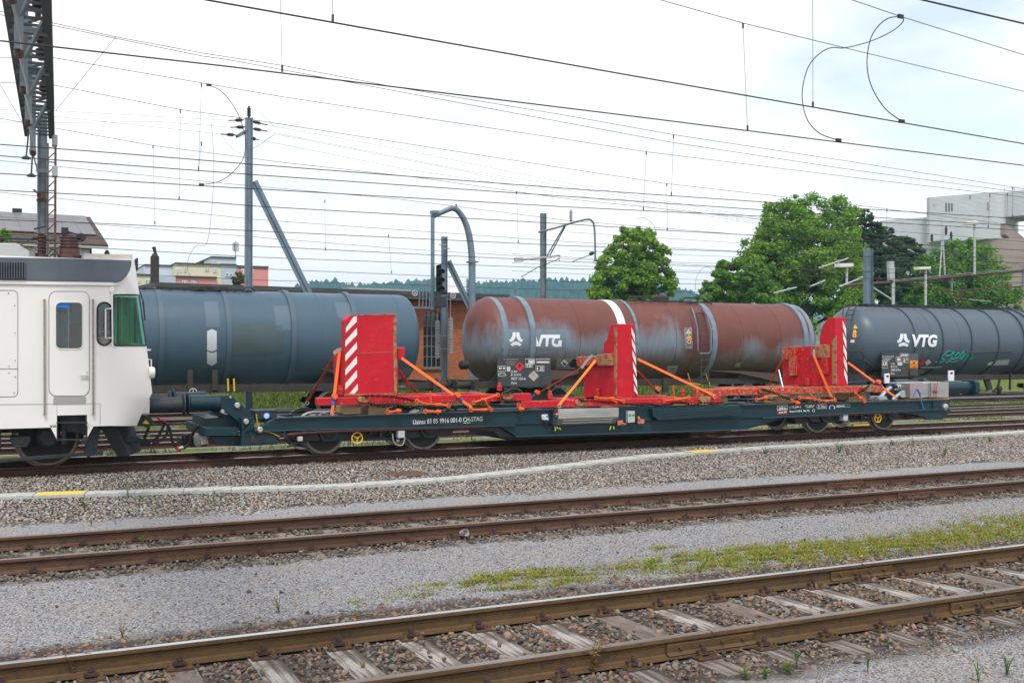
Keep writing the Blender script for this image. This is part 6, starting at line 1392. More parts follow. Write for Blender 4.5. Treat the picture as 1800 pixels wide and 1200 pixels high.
arch = [(wx0, wz0), (wx1, wz0), (wx1, wz1-.12)]+[(wx1+(wx0-wx1)*k/8, wz1-.12+.22*math.sin(math.pi*k/8)) for k in range(1, 8)]+[(wx0, wz1-.12)]
def wallprism(m, poly, y0, y1, mi=0):
    n = len(poly); vs = [Lc+bX*x+bY*y0+Vector((0,0,z)) for x, z in poly]+[Lc+bX*x+bY*y1+Vector((0,0,z)) for x, z in poly]
    return m.add(vs, [tuple(range(n)), tuple(range(n, 2*n))[::-1]]+[(i, n+i, n+(i+1)%n, (i+1)%n) for i in range(n)], mi)
c_ = MB(); wallprism(c_, arch, .3, .85); boolcut(hw_, c_.build('cutter', BRICK, None, base=False)); hw_.data.polygons.foreach_set('use_smooth', [False]*len(hw_.data.polygons))
fw = MB(); W_, H_ = wx1-wx0, wz1-wz0
for k in range(5): x = wx0+W_*k/4; bb(fw, x-.016, .70, wz0, x+.016, .74, wz1+.05)
for k in range(6): z = wz0+(H_-.15)*k/5; bb(fw, wx0, .705, z-.018, wx1, .735, z+.018)
wf = fw.build('window', FRAMEL, hall, ang=0); g_ = MB(); wallprism(g_, arch, .75, .78); g_.build('pane', DARKGL, wf, ang=0)
si = MB(); bb(si, wx0-.1, .5, wz0-.12, wx1+.1, .72, wz0-.005); si.build('sill', M('sill_stone', (.16,.13,.1), .9), wf)
m = MB(); bb(m, -.2, -.1, zf0, xr_, 15, zf1-.1, 0); m.build('roof_slab', ROOFD, hall)
m = MB(); bb(m, -.25, -.16, zf0-.02, xr_+.05, -.103, zf1); bb(m, -.26, -.102, zf0-.02, -.203, 15, zf1); bb(m, -.25, -.19, zf0+.17, xr_+.05, -.163, zf0+.2); m.build('fascia', FASC, hall)
m = MB(); q0 = (onwall(625, 508)-Lc).dot(bX); q1 = (onwall(735, 514)-Lc).dot(bX)
for k in range(int((q1-q0)/.12)): bb(m, q0+k*.12, 1.2, zf1-.099, q0+k*.12+.09, 3.2, zf1+.16)
m.build('corrugated_rooflight', M('rooflight_pale', (.4,.4,.38), .6), hall, ang=0)
m = MB(); cz0 = zf1-.1; p = at(273, 450, 53); a_, b_ = at(266.2, 470, 53), at(279.8, 470, 53); m.box(a_.x, 53, cz0, b_.x, 53.4, p.z); ch = m.build('chimney', M('chimney_dark', (.035,.028,.025), .85, 0, [((.06,.05,.045), 4, .5, .7)]), hall)
m = MB(); m.lathe((p.x, 53.2, p.z), (0,0,1), [(0,.16),(.1,.13),(.14,.08)], 12); m.tube([at(274,448,53.2), at(272.5,443,53.2), at(271.5,438,53.2), at(270,434,53.2)], [.08,.07,.08,.09], 8); m.build('cowl', BLACK, ch)

# house with solar panels behind the locomotive
TILE = M('roof_tiles_brown', (.085,.06,.045), .9, 0, [((.04,.03,.025), 3, .4, .65), ((.15,.11,.08), 9, .6, .8)], (.8, 12)); PVM = M('solar_panel_grey', (.12,.12,.135), .35, 0, [((.15,.15,.16), 1.5, .45, .7)]); PLAST = M('white_render', (.62,.63,.62), .8)
hs = thing('house', 'white house with a brown tiled roof and solar panels behind the locomotive', 'house', (at(60,430,64).x, 66, 0))
e0, e1 = at(-160,428,62), at(190,436,62); r0, r1 = at(-160,372,67), at(158,386.5,67); zz_ = e1.z
e0.z = zz_; r0.z = r1.z
def roofquad(a, b, c, d, t): n = (b-a).cross(d-a).normalized()*t; return [[a, b, c, d], [a+n, b+n, c+n, d+n]]
m = MB(); m.loft(roofquad(e0, e1, r1, r0, .18)); b0 = e0+Vector((0,10,0)); b1 = e1+Vector((0,10,0)); m.build('roof', TILE, hs, ang=0); m = MB(); m.loft(roofquad(r0, r1, b1, b0, .18)); m.build('roof', TILE, hs, ang=0)
m = MB(); m.box(e0.x, 62.6, 0, e1.x-.9, 71.4, zz_-.05); m.prism([(62.6,zz_-.05),(71.4,zz_-.05),(67,r1.z-.2)], e1.x-2.0, e1.x-1.8, 'x') ; m.build('wall', PLAST, hs, ang=0)
m = MB(); m.bar(e0+Vector((0,-.08,.0)), e1+Vector((0,-.08,0)), .12); m.build('gutter', M('gutter_pale', (.45,.45,.44), .5, .4), hs)
nrm = (e1-e0).cross(r0-e0).normalized(); nrm = nrm if nrm.z > 0 else -nrm
def onroof(u, v): return e0.lerp(e1, u)*(1-v)+r0.lerp(r1, u)*v+nrm*.24
m = MB(); 
U1 = .965
for i in range(12):
    for j in range(2):
        u0, u1_ = U1*(i)/12+.0006, U1*(i+1)/12-.0006; v0, v1_ = .28+.34*j+.002, .28+.34*(j+1)-.002; q = [onroof(u0, v0), onroof(u1_, v0), onroof(u1_, v1_), onroof(u0, v1_)]; m.loft([q, [p+nrm*.05 for p in q]])
m.build('solar_array', PVM, hs, ang=0)
m = MB(); a = at(30, 378, 67); m.box(a.x-.25, 66.8, r1.z-.3, a.x+.25, 67.3, at(30,367,67).z); m.build('chimney', BLACK, hs)

# colourful apartment block far behind
def wmat(n, c): return M(n, c, .85, 0, [(tuple(q*.9 for q in c), .5, .45, .7)])
CREAM, PINK, BLUEG, GREYW = wmat('cream_render', (.62,.58,.42)), wmat('pink_render', (.62,.25,.24)), wmat('blue_grey_render', (.40,.45,.55)), wmat('pale_grey_render', (.5,.54,.6))
AY = 150.0; ap = thing('apartment_block', 'low apartment block in cream, pink and pale blue, far behind the brick hall', 'building', (at(355,480,AY).x, AY+8, 0))
def blk(x0, y0, x1, Y, mat, dep_=14, y1=None, z0=0.):
    a = at(x0, y0, Y); b = at(x1, y0, Y); m = MB(); m.box(a.x, Y, z0 if y1 is None else at(x0,y1,Y).z, b.x, Y+dep_, a.z); return m.build('wall', mat, ap, ang=0)
blk(236, 483, 268, AY-1, CREAM); blk(254, 466, 308, AY+3, GREYW); blk(268.1, 485, 308.9, AY-.5, BLUEG); blk(309, 463, 389, AY, CREAM, y1=486); blk(309, 486.1, 381, AY-.3, PINK); blk(381.1, 486.2, 389, AY-.1, CREAM)
blk(389.1, 465, 416, AY-.2, BLUEG); blk(372, 452, 415, AY+4, GREYW, 6); blk(416.1, 468, 471.6, AY-.1, PINK)
m = MB()
for x0, x1, y, Y in ((236,268,483,AY-1.2),(254,308,466,AY+2.8),(308.5,389,463,AY-.2),(308.6,381.5,486.1,AY-.6),(389,416.2,465,AY-.4),(371.6,415.5,452,AY+3.8),(416.4,472.4,468,AY-.3)):
    a = at(x0, y, Y); b = at(x1, y, Y); m = MB(); m.box(a.x, Y, a.z-.05, b.x, Y+14, a.z+.16); m.build('roof_edge', FASC, ap, ang=0)
TEAL = M('window_teal', (.10,.22,.25), .2, 0, spec=.7)
for x0, y0, x1, y1, Y in ((241,490,246.5,497,AY-1),(255,491,265,500,AY-1),(360.5,469.8,367.5,475.8,AY),(374,471,381,478.5,AY),(396,480,409,486,AY-.2),(424,473,431,481,AY-.1),(443,474,446,481,AY-.1),(310.5,472,313,480,AY),(316.5,471,318.8,479,AY),(323.5,470,327,478,AY),(320,493.5,329,499,AY-.3),(336.5,494,345,499,AY-.3),(377,456.5,379,459,AY+4)):
    a = at(x0, y1, Y); b = at(x1, y0, Y); m = MB(); m.box(a.x, Y-.12, a.z, b.x, Y-.02, b.z); w_ = m.build('window', M('window_frame_white', (.6,.6,.6), .6) if 'window_frame_white' not in bpy.data.materials else bpy.data.materials['window_frame_white'], ap, ang=0)
    m = MB(); n_ = 2 if (x1-x0) > 4 else 1
    for k in range(n_): w__ = (b.x-a.x)/n_; m.box(a.x+k*w__+.08, Y-.135, a.z+.1, a.x+(k+1)*w__-.08, Y-.122, b.z-.1)
    m.build('pane', TEAL, w_, ang=0)
m = MB(); a = at(414, 452, AY+5); m.cyl((a.x, AY+5, a.z), (a.x, AY+5, a.z+2.3), .1)
for px in (411, 413.5, 417.5): q = at(px, 434, AY+5); m.box(q.x-.16, AY+4.8, q.z-.6, q.x+.16, AY+5.2, q.z+.6)
m.build('antenna', M('antenna_grey', (.4,.43,.45), .5), ap)
# pale mill with round silos
MILL = wmat('mill_white_panels', (.5,.51,.54)); BEIGE = wmat('silo_beige', (.30,.245,.215))
def panel_mat(m, sc):
    t = m.node_tree; b = t.nodes['Principled BSDF']; w = t.nodes.new('ShaderNodeTexWave'); w.wave_type = 'BANDS'; w.bands_direction = 'Z'; w.inputs['Scale'].default_value = sc; w.inputs['Distortion'].default_value = 0
    tc_ = t.nodes.new('ShaderNodeTexCoord'); t.links.new(tc_.outputs['Object'], w.inputs['Vector']); bp = t.nodes.new('ShaderNodeBump'); bp.inputs['Strength'].default_value = .35; bp.inputs['Distance'].default_value = .1; t.links.new(w.outputs['Fac'], bp.inputs['Height']); t.links.new(bp.outputs[0], b.inputs['Normal'])
panel_mat(MILL, 1.2); panel_mat(BEIGE, 1.2)
MY = 150.; mill = thing('mill_building', 'tall pale mill building with a round cornered tower and beige silo at right', 'building', (at(1680,500,MY).x, MY+10, 0))
Pc = at(1748, 337.5, MY); Dc = (Pc-CAM).dot(FW); Pl = CAM+ray(1627, 347)*(Dc*1.037); ml = Vector((Pl.x-Pc.x, Pl.y-Pc.y, 0)).normalized(); mn = Vector((ml.y, -ml.x, 0)); mn = mn if mn.y > 0 else -mn
zt_ = Pc.z; zb__ = at(1716, 417, MY).z; Lw = Vector((Pl.x-Pc.x, Pl.y-Pc.y, 0)).length
def mp_(u, v): q = Vector((Pc.x, Pc.y, 0))+ml*u+mn*v; return (q.x, q.y)
def mz(px, py, off=0.):          # point of the mill face seen at a photo position
    d = ray(px, py); o = Vector((Pc.x, Pc.y, 0))+mn*off; t = (o-CAM).dot(mn)/d.dot(mn); return CAM+d*t
m = MB(); m.prism([mp_(Lw-.8, .0), mp_(Lw, .8), mp_(Lw, 14), mp_(-1.6, 14), mp_(-1.6, 1.6)]+[mp_(-1.6*math.sin(R(k*15)), 1.6-1.6*math.cos(R(k*15))) for k in range(5, -1, -1)], zb__, zt_, 'z'); m.build('tower', MILL, mill, ang=40)
zl1 = mz(1587, 385, 3.).z; ul = (mz(1547, 388, 3.)-Pc).dot(ml)
m = MB(); m.prism([mp_(ul, 3), mp_(ul, 18), mp_(-1, 18), mp_(-1, 3)], -.2, zl1, 'z'); m.build('wall', MILL, mill, ang=0)
m = MB(); m.prism([mp_(-1.62, 2.2), mp_(-1.62, 13), mp_(-22, 9), mp_(-22, -1.5)], at(1780,386,MY+2).z, zt_+.1, 'z'); m.build('tower_annex', MILL, mill, ang=0)
c_ = Vector(mp_(-.8, 6.4)+(0,)); m = MB(); m.lathe((c_.x, c_.y, -.2), (0,0,1), [(0,6.2),(zb__+.15,6.2)], 48); m.build('silo', BEIGE, mill, ang=40)
c_ = Vector(mp_(-14.5, 5)+(0,)); m = MB(); m.lathe((c_.x, c_.y, -.2), (0,0,1), [(0,6.6),(zb__-2.5,6.6)], 48); m.build('silo', BEIGE, mill, ang=40)
m = MB(); q = [at(1768,392,MY-2), at(1900,500,MY-2), at(1900,530,MY-2), at(1768,412,MY-2)]; m.prism([(p.x, p.z) for p in q], MY-2, MY+1.0); m.build('conveyor_gallery', BEIGE, mill, ang=0)
for q, nm, mt in ([((x0, 357.5, x0+2.2, 372), 'window', DARKGL) for x0 in (1662, 1667.2, 1672.3)]+[((1641,360,1643,362.5), 'vent', BEIGE), ((1704,343.5,1707,350), 'vent', BEIGE), ((1735,355,1738,369.5), 'vent', BEIGE)]):
    P_ = [mz(a, b, -.02) for a, b in ((q[0],q[1]),(q[2],q[1]),(q[2],q[3]),(q[0],q[3]))]; m = MB(); m.loft([P_, [p-mn*.05 for p in P_]]); m.build(nm, mt, mill, ang=0)
m = MB()
for k in range(9): x_, y_ = mp_(-1-k*2, 4); m.cyl((x_, y_, zt_-.2), (x_, y_, zt_+1.1), .05, n=5)
for h in (.6, 1.1): m.bar(mp_(-1, 4)+(zt_+h,), mp_(-18, 4)+(zt_+h,), .06)
m.build('roof_railing', FRAMEL, mill)
sw = at(802, 505, 120); m = MB(); r_ = 1.25; m.lathe((sw.x, 120, 0), (0,0,1), [(0,r_),(at(802,492,120).z,r_),(at(802,489,120).z,r_*.9),(at(802,487,120).z,r_*.5)], 28); s_ = tag(m.build('white_silo', M('silo_white', (.7,.72,.74), .5)), 'small white silo showing above the brick hall behind the signal post', 'silo')

# ================================================================== HILLS AND FOREST
HILL = M('hill_meadow', (.045,.085,.03), .95, 0, [((.08,.13,.04), .02, .45, .6), ((.03,.06,.025), .05, .5, .7)])
ridge = [(200,569),(480,529),(540,514),(560,509),(600,508),(625,518),(640,514),(700,509),(760,507),(850,511),(900,509),(960,506),(1040,508),(1100,509),(1180,517),(1230,531),(1290,541),(1400,554),(1900,569)]
def far(px, py, D): d = ray(px, py); h = Vector((d.x, d.y, 0)).length; return CAM+d*(D/h)
m = MB(); rows = []
for px, py in [(q[0]+(r[0]-q[0])*k/6, q[1]+(r[1]-q[1])*k/6) for q, r in zip(ridge, ridge[1:]) for k in range(6)]:
    top = far(px, py, 1500); mid = far(px, 600-(600-py)*.55, 1150); low = far(px, 618, 850); low.z = -1; back = far(px, py, 1900); back.z = top.z*.8
    rows.append([low, mid, top, back])
vs = [p for r in rows for p in r]; fs = [(i*4+j, (i+1)*4+j, (i+1)*4+j+1, i*4+j+1) for i in range(len(rows)-1) for j in range(3)]
m.add(vs, fs); tag(m.build('hills', HILL, ang=60, base=False), 'low wooded hills on the horizon', 'hills', kind='structure')
FORE = island('far_conifers', [(.014,.04,.026),(.022,.058,.032),(.035,.08,.034),(.016,.045,.03),(.065,.11,.035)], .95)
def hill_at(px, f):      # f: 0 low .. 1 ridge
    for q, r in zip(ridge, ridge[1:]):
        if q[0] <= px <= r[0]:
            py = q[1]+(r[1]-q[1])*(px-q[0])/(r[0]-q[0]); break
    top = far(px, py, 1500); mid = far(px, 600-(600-py)*.55, 1150)
    return mid.lerp(top, f)
m = MB(); rr = random.Random(5)
for k in range(8000):
    px = rr.uniform(505, 1290); f = rr.random()**.6
    if k < 1000: f = rr.uniform(.93, 1.0)
    p = hill_at(px, f); h = rr.uniform(6, 13)*(.75 if f < .5 else 1)*(1 if rr.random() > .1 else 1.35); w = h*rr.uniform(.24, .5); n = 6; a0 = rr.random()*6
    rings = [[(p.x+w*s_*math.cos(a0+2*math.pi*i/n)*rr.uniform(.7,1.2), p.y+w*s_*math.sin(a0+2*math.pi*i/n), p.z+h*t) for i in range(n)] for t, s_ in ((.05,.8),(.3,1.0),(.45,.9),(.65,.66),(.82,.4),(1,.06))]
    m.loft(rings, caps=False)
tag(m.build('forest', FORE, ang=0, base=False, fix=False), 'dark conifer forest covering the far hills', 'forest', kind='stuff')

# ================================================================== TREES
def leaf_mat(name, cols):
    m = island(name, cols, .7); t = m.node_tree; b = t.nodes['Principled BSDF']; o = t.nodes['Material Output']
    tr_ = t.nodes.new('ShaderNodeBsdfTranslucent'); mx_ = t.nodes.new('ShaderNodeMixShader'); mx_.inputs[0].default_value = .5
    src = b.inputs['Base Color'].links[0].from_socket; t.links.new(src, tr_.inputs[0]); t.links.new(b.outputs[0], mx_.inputs[1]); t.links.new(tr_.outputs[0], mx_.inputs[2]); t.links.new(mx_.outputs[0], o.inputs[0]); return m
LEAF1 = leaf_mat('leaves_fresh_green', [(.07,.19,.02),(.15,.31,.03),(.21,.39,.04),(.30,.46,.06),(.11,.24,.025)])
LEAF2 = leaf_mat('leaves_mid_green', [(.05,.16,.022),(.11,.25,.03),(.16,.32,.038),(.22,.38,.05)])
NEED = leaf_mat('needles_dark', [(.025,.075,.035),(.045,.11,.045),(.065,.14,.05),(.09,.17,.06)])
BARK = M('bark', (.07,.055,.045), .95, 0, [((.03,.025,.02), 5, .45, .7, (1,1,.2))])
def tree(name, label, cat, Y, base_px, blobs, leafm, nleaf, lsize, seed, flat=1., group=None, limbs=True):
    rg = np.random.default_rng(seed); sc_ = lambda px: (at(px+1, 500, Y)-at(px, 500, Y)).length
    bx = at(base_px, 620, Y).x; t = thing(name, label, cat, (bx, Y, 0), group)
    cs = []
    for px, py, rp in blobs: p = at(px, py, Y); cs.append((np.array([p.x, p.y, p.z]), rp*sc_(px)))
    V = []; wts = np.array([r**2 for _, r in cs]); wts /= wts.sum(); subs = []
    for c, r in cs:
        n = int(9+r*7)
        for _ in range(n):
            d = rg.normal(size=3); d /= np.linalg.norm(d); rr_ = r*rg.uniform(.16, .36); subs.append((c+d*np.array([r-rr_*.6, (r-rr_*.6), (r-rr_*.6)*flat]), rr_))
    areas = np.array([r**2 for _, r in subs]); areas /= areas.sum(); pick = rg.choice(len(subs), nleaf, p=areas)
    C_ = np.array([subs[i][0] for i in pick]); Rr = np.array([subs[i][1] for i in pick])
    d = rg.normal(size=(nleaf, 3)); d /= np.linalg.norm(d, axis=1)[:, None]; rad = Rr*rg.uniform(.35, 1.12, nleaf)
    P = C_+d*rad[:, None]*np.array([1, 1, .75*flat])
    nr = d*.8+rg.normal(size=(nleaf, 3))*.55+np.array([0, 0, .35]); nr /= np.linalg.norm(nr, axis=1)[:, None]
    u = np.cross(nr, rg.normal(size=(nleaf, 3))); u /= np.linalg.norm(u, axis=1)[:, None]; v = np.cross(nr, u); s = lsize*rg.uniform(.6, 1.3, nleaf)[:, None]
    q = np.stack([P-u*s*.5, P+v*s*.32+u*s*.05, P+u*s*.55, P-v*s*.32+u*s*.05], 1).reshape(-1, 3)-np.array([bx, Y, 0])
    me = bpy.data.meshes.new('crown'); me.vertices.add(len(q)); me.vertices.foreach_set('co', q.astype(np.float32).ravel()); me.loops.add(len(q)); me.loops.foreach_set('vertex_index', np.arange(len(q), dtype=np.int32)); me.polygons.add(nleaf); me.polygons.foreach_set('loop_start', np.arange(0, len(q), 4, dtype=np.int32)); me.materials.append(leafm); me.update(calc_edges=True)
    o = bpy.data.objects.new('crown', me); COL.objects.link(o); o.parent = t
    m = MB(); zc = max(c[2] for c, r in cs); zl_ = min(c[2]-r for c, r in cs); rt = .12+zc*.018
    top = Vector((np.mean([c[0] for c, r in cs]), Y, zc)); m.tube(spline([(bx, Y, -.2), (bx+.1, Y, max(zl_, 1.2)), tuple(Vector((bx, Y, zc)).lerp(top, .6))], 5), [rt*(1-.07*k) for k in range(11)], 8)
    if limbs:
        for c, r in cs:
            z0 = max(1.0, min(c[2]-r, zc*.6)); a = Vector((bx, Y, z0)); m.tube(spline([a, a.lerp(Vector(c), .5)+Vector((0, 0, -.2)), Vector(c)], 4), [rt*.5*(1-.08*k) for k in range(9)], 6)
    m.build('trunk', BARK, t); return t
tree('broadleaf_tree', 'round bright green tree on its own behind the rusty tank wagon', 'tree', 75, 1115, [(1115,445,38),(1085,470,32),(1148,465,34),(1110,490,42),(1075,510,36),(1145,505,36),(1130,425,24),(1095,425,22),(1055,525,22),(1160,530,25),(1110,540,40)], LEAF1, 36000, .28, 11)
tree('broadleaf_tree', 'biggest bright green tree with several rounded tops, beside the dark pines', 'tree', 80, 1420, [(1370,400,40),(1420,385,36),(1465,390,36),(1395,440,55),(1455,440,50),(1345,445,36),(1400,370,22),(1475,372,18),(1340,485,45),(1400,490,55),(1460,495,52),(1480,450,34),(1300,500,35),(1275,520,28),(1330,530,40),(1430,540,55),(1490,530,36),(1360,375,16)], LEAF1, 85000, .29, 12)
tree('broadleaf_tree', 'low spreading tree at the left foot of the biggest green tree', 'tree', 72, 1285, [(1290,480,26),(1268,505,26),(1250,525,20),(1300,515,30),(1315,485,26),(1330,520,30)], LEAF2, 15000, .32, 13)
tree('broadleaf_tree', 'darker green dome shaped tree in front of the mill silo', 'tree', 85, 1685, [(1690,465,34),(1660,480,36),(1720,480,36),(1640,505,36),(1690,510,48),(1740,515,36),(1675,445,18),(1700,442,18),(1620,525,30),(1755,535,26),(1690,545,45)], LEAF2, 48000, .3, 14)
tree('pine_tree', 'tall dark pine with a pointed top next to the biggest green tree', 'tree', 88, 1530, [(1519,372,7),(1519,384,12),(1521,398,19),(1510,412,16),(1535,412,20),(1555,410,14),(1525,428,24),(1550,432,24),(1572,424,12),(1515,445,24),(1540,455,30),(1530,480,36),(1530,520,38),(1555,490,26)], NEED, 60000, .3, 15, .6)
tree('pine_tree', 'dark bushy pine in the gap left of the dome shaped tree', 'tree', 92, 1580, [(1585,430,18),(1600,440,20),(1570,450,24),(1590,470,28),(1560,485,28),(1610,460,20),(1580,510,32),(1620,490,16),(1605,525,22)], NEED, 46000, .3, 16, .6)
tree('small_tree', 'small yellowish bush shaped tree before the pink apartment wall', 'tree', 130, 419, [(419,480,5),(416,488,8),(424,490,7),(419,497,9)], leaf_mat('leaves_autumn', [(.09,.11,.02),(.14,.14,.03),(.17,.12,.04)]), 1600, .4, 17, limbs=False)
tree('shrub', 'green shrub twigs over the house roof at the left edge', 'shrub', 45, 8, [(8,408,6),(14,414,7),(3,418,8),(-8,414,12),(4,428,14)], LEAF1, 900, .22, 18)
for i, (px, w, lb) in enumerate(((560,60,'low dark hedge bush behind the brick hall roof at left'), (1210,30,'low green bush between the round tree and the low spreading tree'))):
    if i: tree('shrub', lb, 'shrub', 78, px, [(1200,540,16),(1225,545,14),(1185,545,14)], LEAF2, 4000, .32, 20+i)
# tall dead grass and green verge beyond the tank wagons
GRASS = island('grass_blades', [(.05,.09,.018),(.08,.13,.022),(.12,.16,.035),(.17,.17,.07)], .8)
def blades(name, label, pts, h, w, mat, lean=.35, nb=1):
    rg = np.random.default_rng(len(pts)); P = np.repeat(pts, nb, 0); n = len(P); P = P+rg.normal(size=P.shape)*np.array([.03, .03, 0]) if nb > 1 else P
    th = rg.uniform(0, 6.28, n); hh = h*rg.uniform(.4, 1.2, n); ww = w*rg.uniform(.6, 1.3, n); dx = np.cos(th); dy = np.sin(th); l1 = rg.normal(0, lean, n)*hh; l2 = rg.normal(0, lean, n)*hh
    a = P+np.stack([dx*ww, dy*ww, 0*ww], 1); b = P-np.stack([dx*ww, dy*ww, 0*ww], 1); c = P+np.stack([l1*.5-dx*ww*.6, l2*.5-dy*ww*.6, hh*.6], 1); d = P+np.stack([l1*.5+dx*ww*.6, l2*.5+dy*ww*.6, hh*.6], 1); e = P+np.stack([l1, l2, hh], 1)
    V = np.stack([a, b, c, d, e], 1).reshape(-1, 3); o_ = np.arange(n)*5
    F = np.concatenate([np.stack([o_, o_+1, o_+2], 1), np.stack([o_, o_+2, o_+3], 1), np.stack([o_+3, o_+2, o_+4], 1)])
    me = bpy.data.meshes.new(name); me.vertices.add(len(V)); me.vertices.foreach_set('co', V.astype(np.float32).ravel()); me.loops.add(len(F)*3); me.loops.foreach_set('vertex_index', F.astype(np.int32).ravel()); me.polygons.add(len(F)); me.polygons.foreach_set('loop_start', np.arange(0, len(F)*3, 3, dtype=np.int32)); me.materials.append(mat); me.update(calc_edges=True)
    o = bpy.data.objects.new(name, me); COL.objects.link(o); return tag(o, label, 'grass', kind='stuff')
rg = np.random.default_rng(4); X, Y = grid(2, 50, 41.0, 45.4, .15); blades('verge_grass', 'green grass verge beyond the tank wagons', np.stack([X, Y, np.array([ground_z(q) for q in Y])], 1), .22, .02, GRASS, nb=3)
pts = []
for y0, y1, dn in ((24.8, 25.8, .17), (28.4, 29.5, .11), (31.9, 34.0, .12)):
    X, Y = grid(2, 48, y0, y1, dn); n_ = np.sin(X*.9)+np.sin(X*2.3+1)+np.sin(Y*3+X*.4); k = n_+rg.normal(0, .6, len(X)) > .2; pts.append(np.stack([X[k], Y[k], np.full(k.sum(), -.1)], 1))
blades('track_weeds', 'patchy weeds growing between the empty tracks behind the low wagon', np.concatenate(pts), .14, .014, GRASS, nb=2)
# weeds by the nearest track
MOSS = island('low_weeds', [(.09,.2,.025),(.16,.28,.035),(.26,.31,.05),(.32,.25,.08),(.2,.10,.03),(.22,.26,.05),(.27,.17,.05),(.11,.22,.03)], .85)
def patch_pts(cx, cy, rx, ry, n, rg): 
    a = rg.normal(size=(n, 2))*.5; p = np.stack([cx+a[:, 0]*rx, cy+a[:, 1]*ry, np.full(n, -.183)], 1); return p
rg = np.random.default_rng(9); L_ = []
for px, py, rx, ry, n in ((870,1022,.55,.10,2400),(905,1010,.35,.10,1300),(950,1012,.4,.12,1800),(965,1028,.5,.08,1800),(1120,1000,.6,.14,900),(1180,985,.35,.1,700),(1230,1000,.5,.1,900),(1300,975,.9,.14,2600),(1380,970,1.0,.16,4200),(1450,975,1.1,.16,4600),(1530,962,1.1,.16,4200),(1600,955,1.0,.14,3400),(1680,945,1.2,.16,3200),(1760,930,1.2,.2,3400),(1800,915,1.0,.2,2400),(1740,945,.9,.1,1800),(700,1052,.2,.06,120),(745,1050,.15,.05,90),(625,1060,.15,.05,60),(1160,965,.16,.06,260),(1240,1000,.15,.06,260),(1330,985,.2,.06,320)):
    p = gz(px, py, -.183); L_.append(patch_pts(p.x, p.y+.03, rx*1.5, ry*(2.7 if px > 1280 else 1.7), int(n*(2.0 if px > 1280 else 1.3)), rg))
P_ = np.concatenate(L_); nn_ = np.sin(P_[:,0]*7+np.sin(P_[:,1]*19)*1.3)+np.sin(P_[:,1]*31+P_[:,0]*5)+.8*np.sin(P_[:,0]*17-P_[:,1]*13); P_ = P_[(P_[:, 1] > 8.62) & (nn_+rg.normal(0,.7,len(P_)) > -.05)]
blades('low_weeds', 'low yellow green weeds and moss along the back of the nearest track', P_, .042, .0055, MOSS, 1.0)
# single weeds
def weed(px, py, h, label, kind, seed, z=-.16, group=None):
    r_ = random.Random(seed); p = gz(px, py, z); t = MB(); stems = MB()
    for k in range(kind[0]):
        a = r_.random()*6.28; hh = h*r_.uniform(.5, 1); ln = r_.uniform(.1, kind[2]); q = [p+Vector((0,0,-.02)), p+Vector((math.cos(a)*ln*hh*.4, math.sin(a)*ln*hh*.4, hh*.6)), p+Vector((math.cos(a)*ln*hh, math.sin(a)*ln*hh, hh))]
        sp = spline(q, 4); t.tube(sp, .0022, 4)
        for i, c in enumerate(sp[1:]):
            for s_ in range(kind[1]):
                b = r_.random()*6.28; d = Vector((math.cos(b), math.sin(b), r_.uniform(-.1, .7))).normalized(); l_ = h*r_.uniform(.08, .18)*kind[3]; sd_ = d.cross(Vector((0,0,1))).normalized()*l_*.25
                t.add([c, c+d*l_*.5+sd_, c+d*l_, c+d*l_*.5-sd_], [(0,1,2,3)])
    return tag(t.build('weed', kind[4], ang=0, fix=False), label, 'weed', group)
GW = leaf_mat('weed_green', [(.09,.2,.03),(.15,.28,.04),(.2,.32,.06)]); RW_ = island('weed_reddish', [(.2,.09,.03),(.14,.12,.03),(.25,.13,.06),(.1,.13,.03)], .85)
FULL, RED_, TALL = (9, 3, .9, 1.1, GW), (6, 3, .6, .8, RW_), (4, 3, .35, .9, GW)
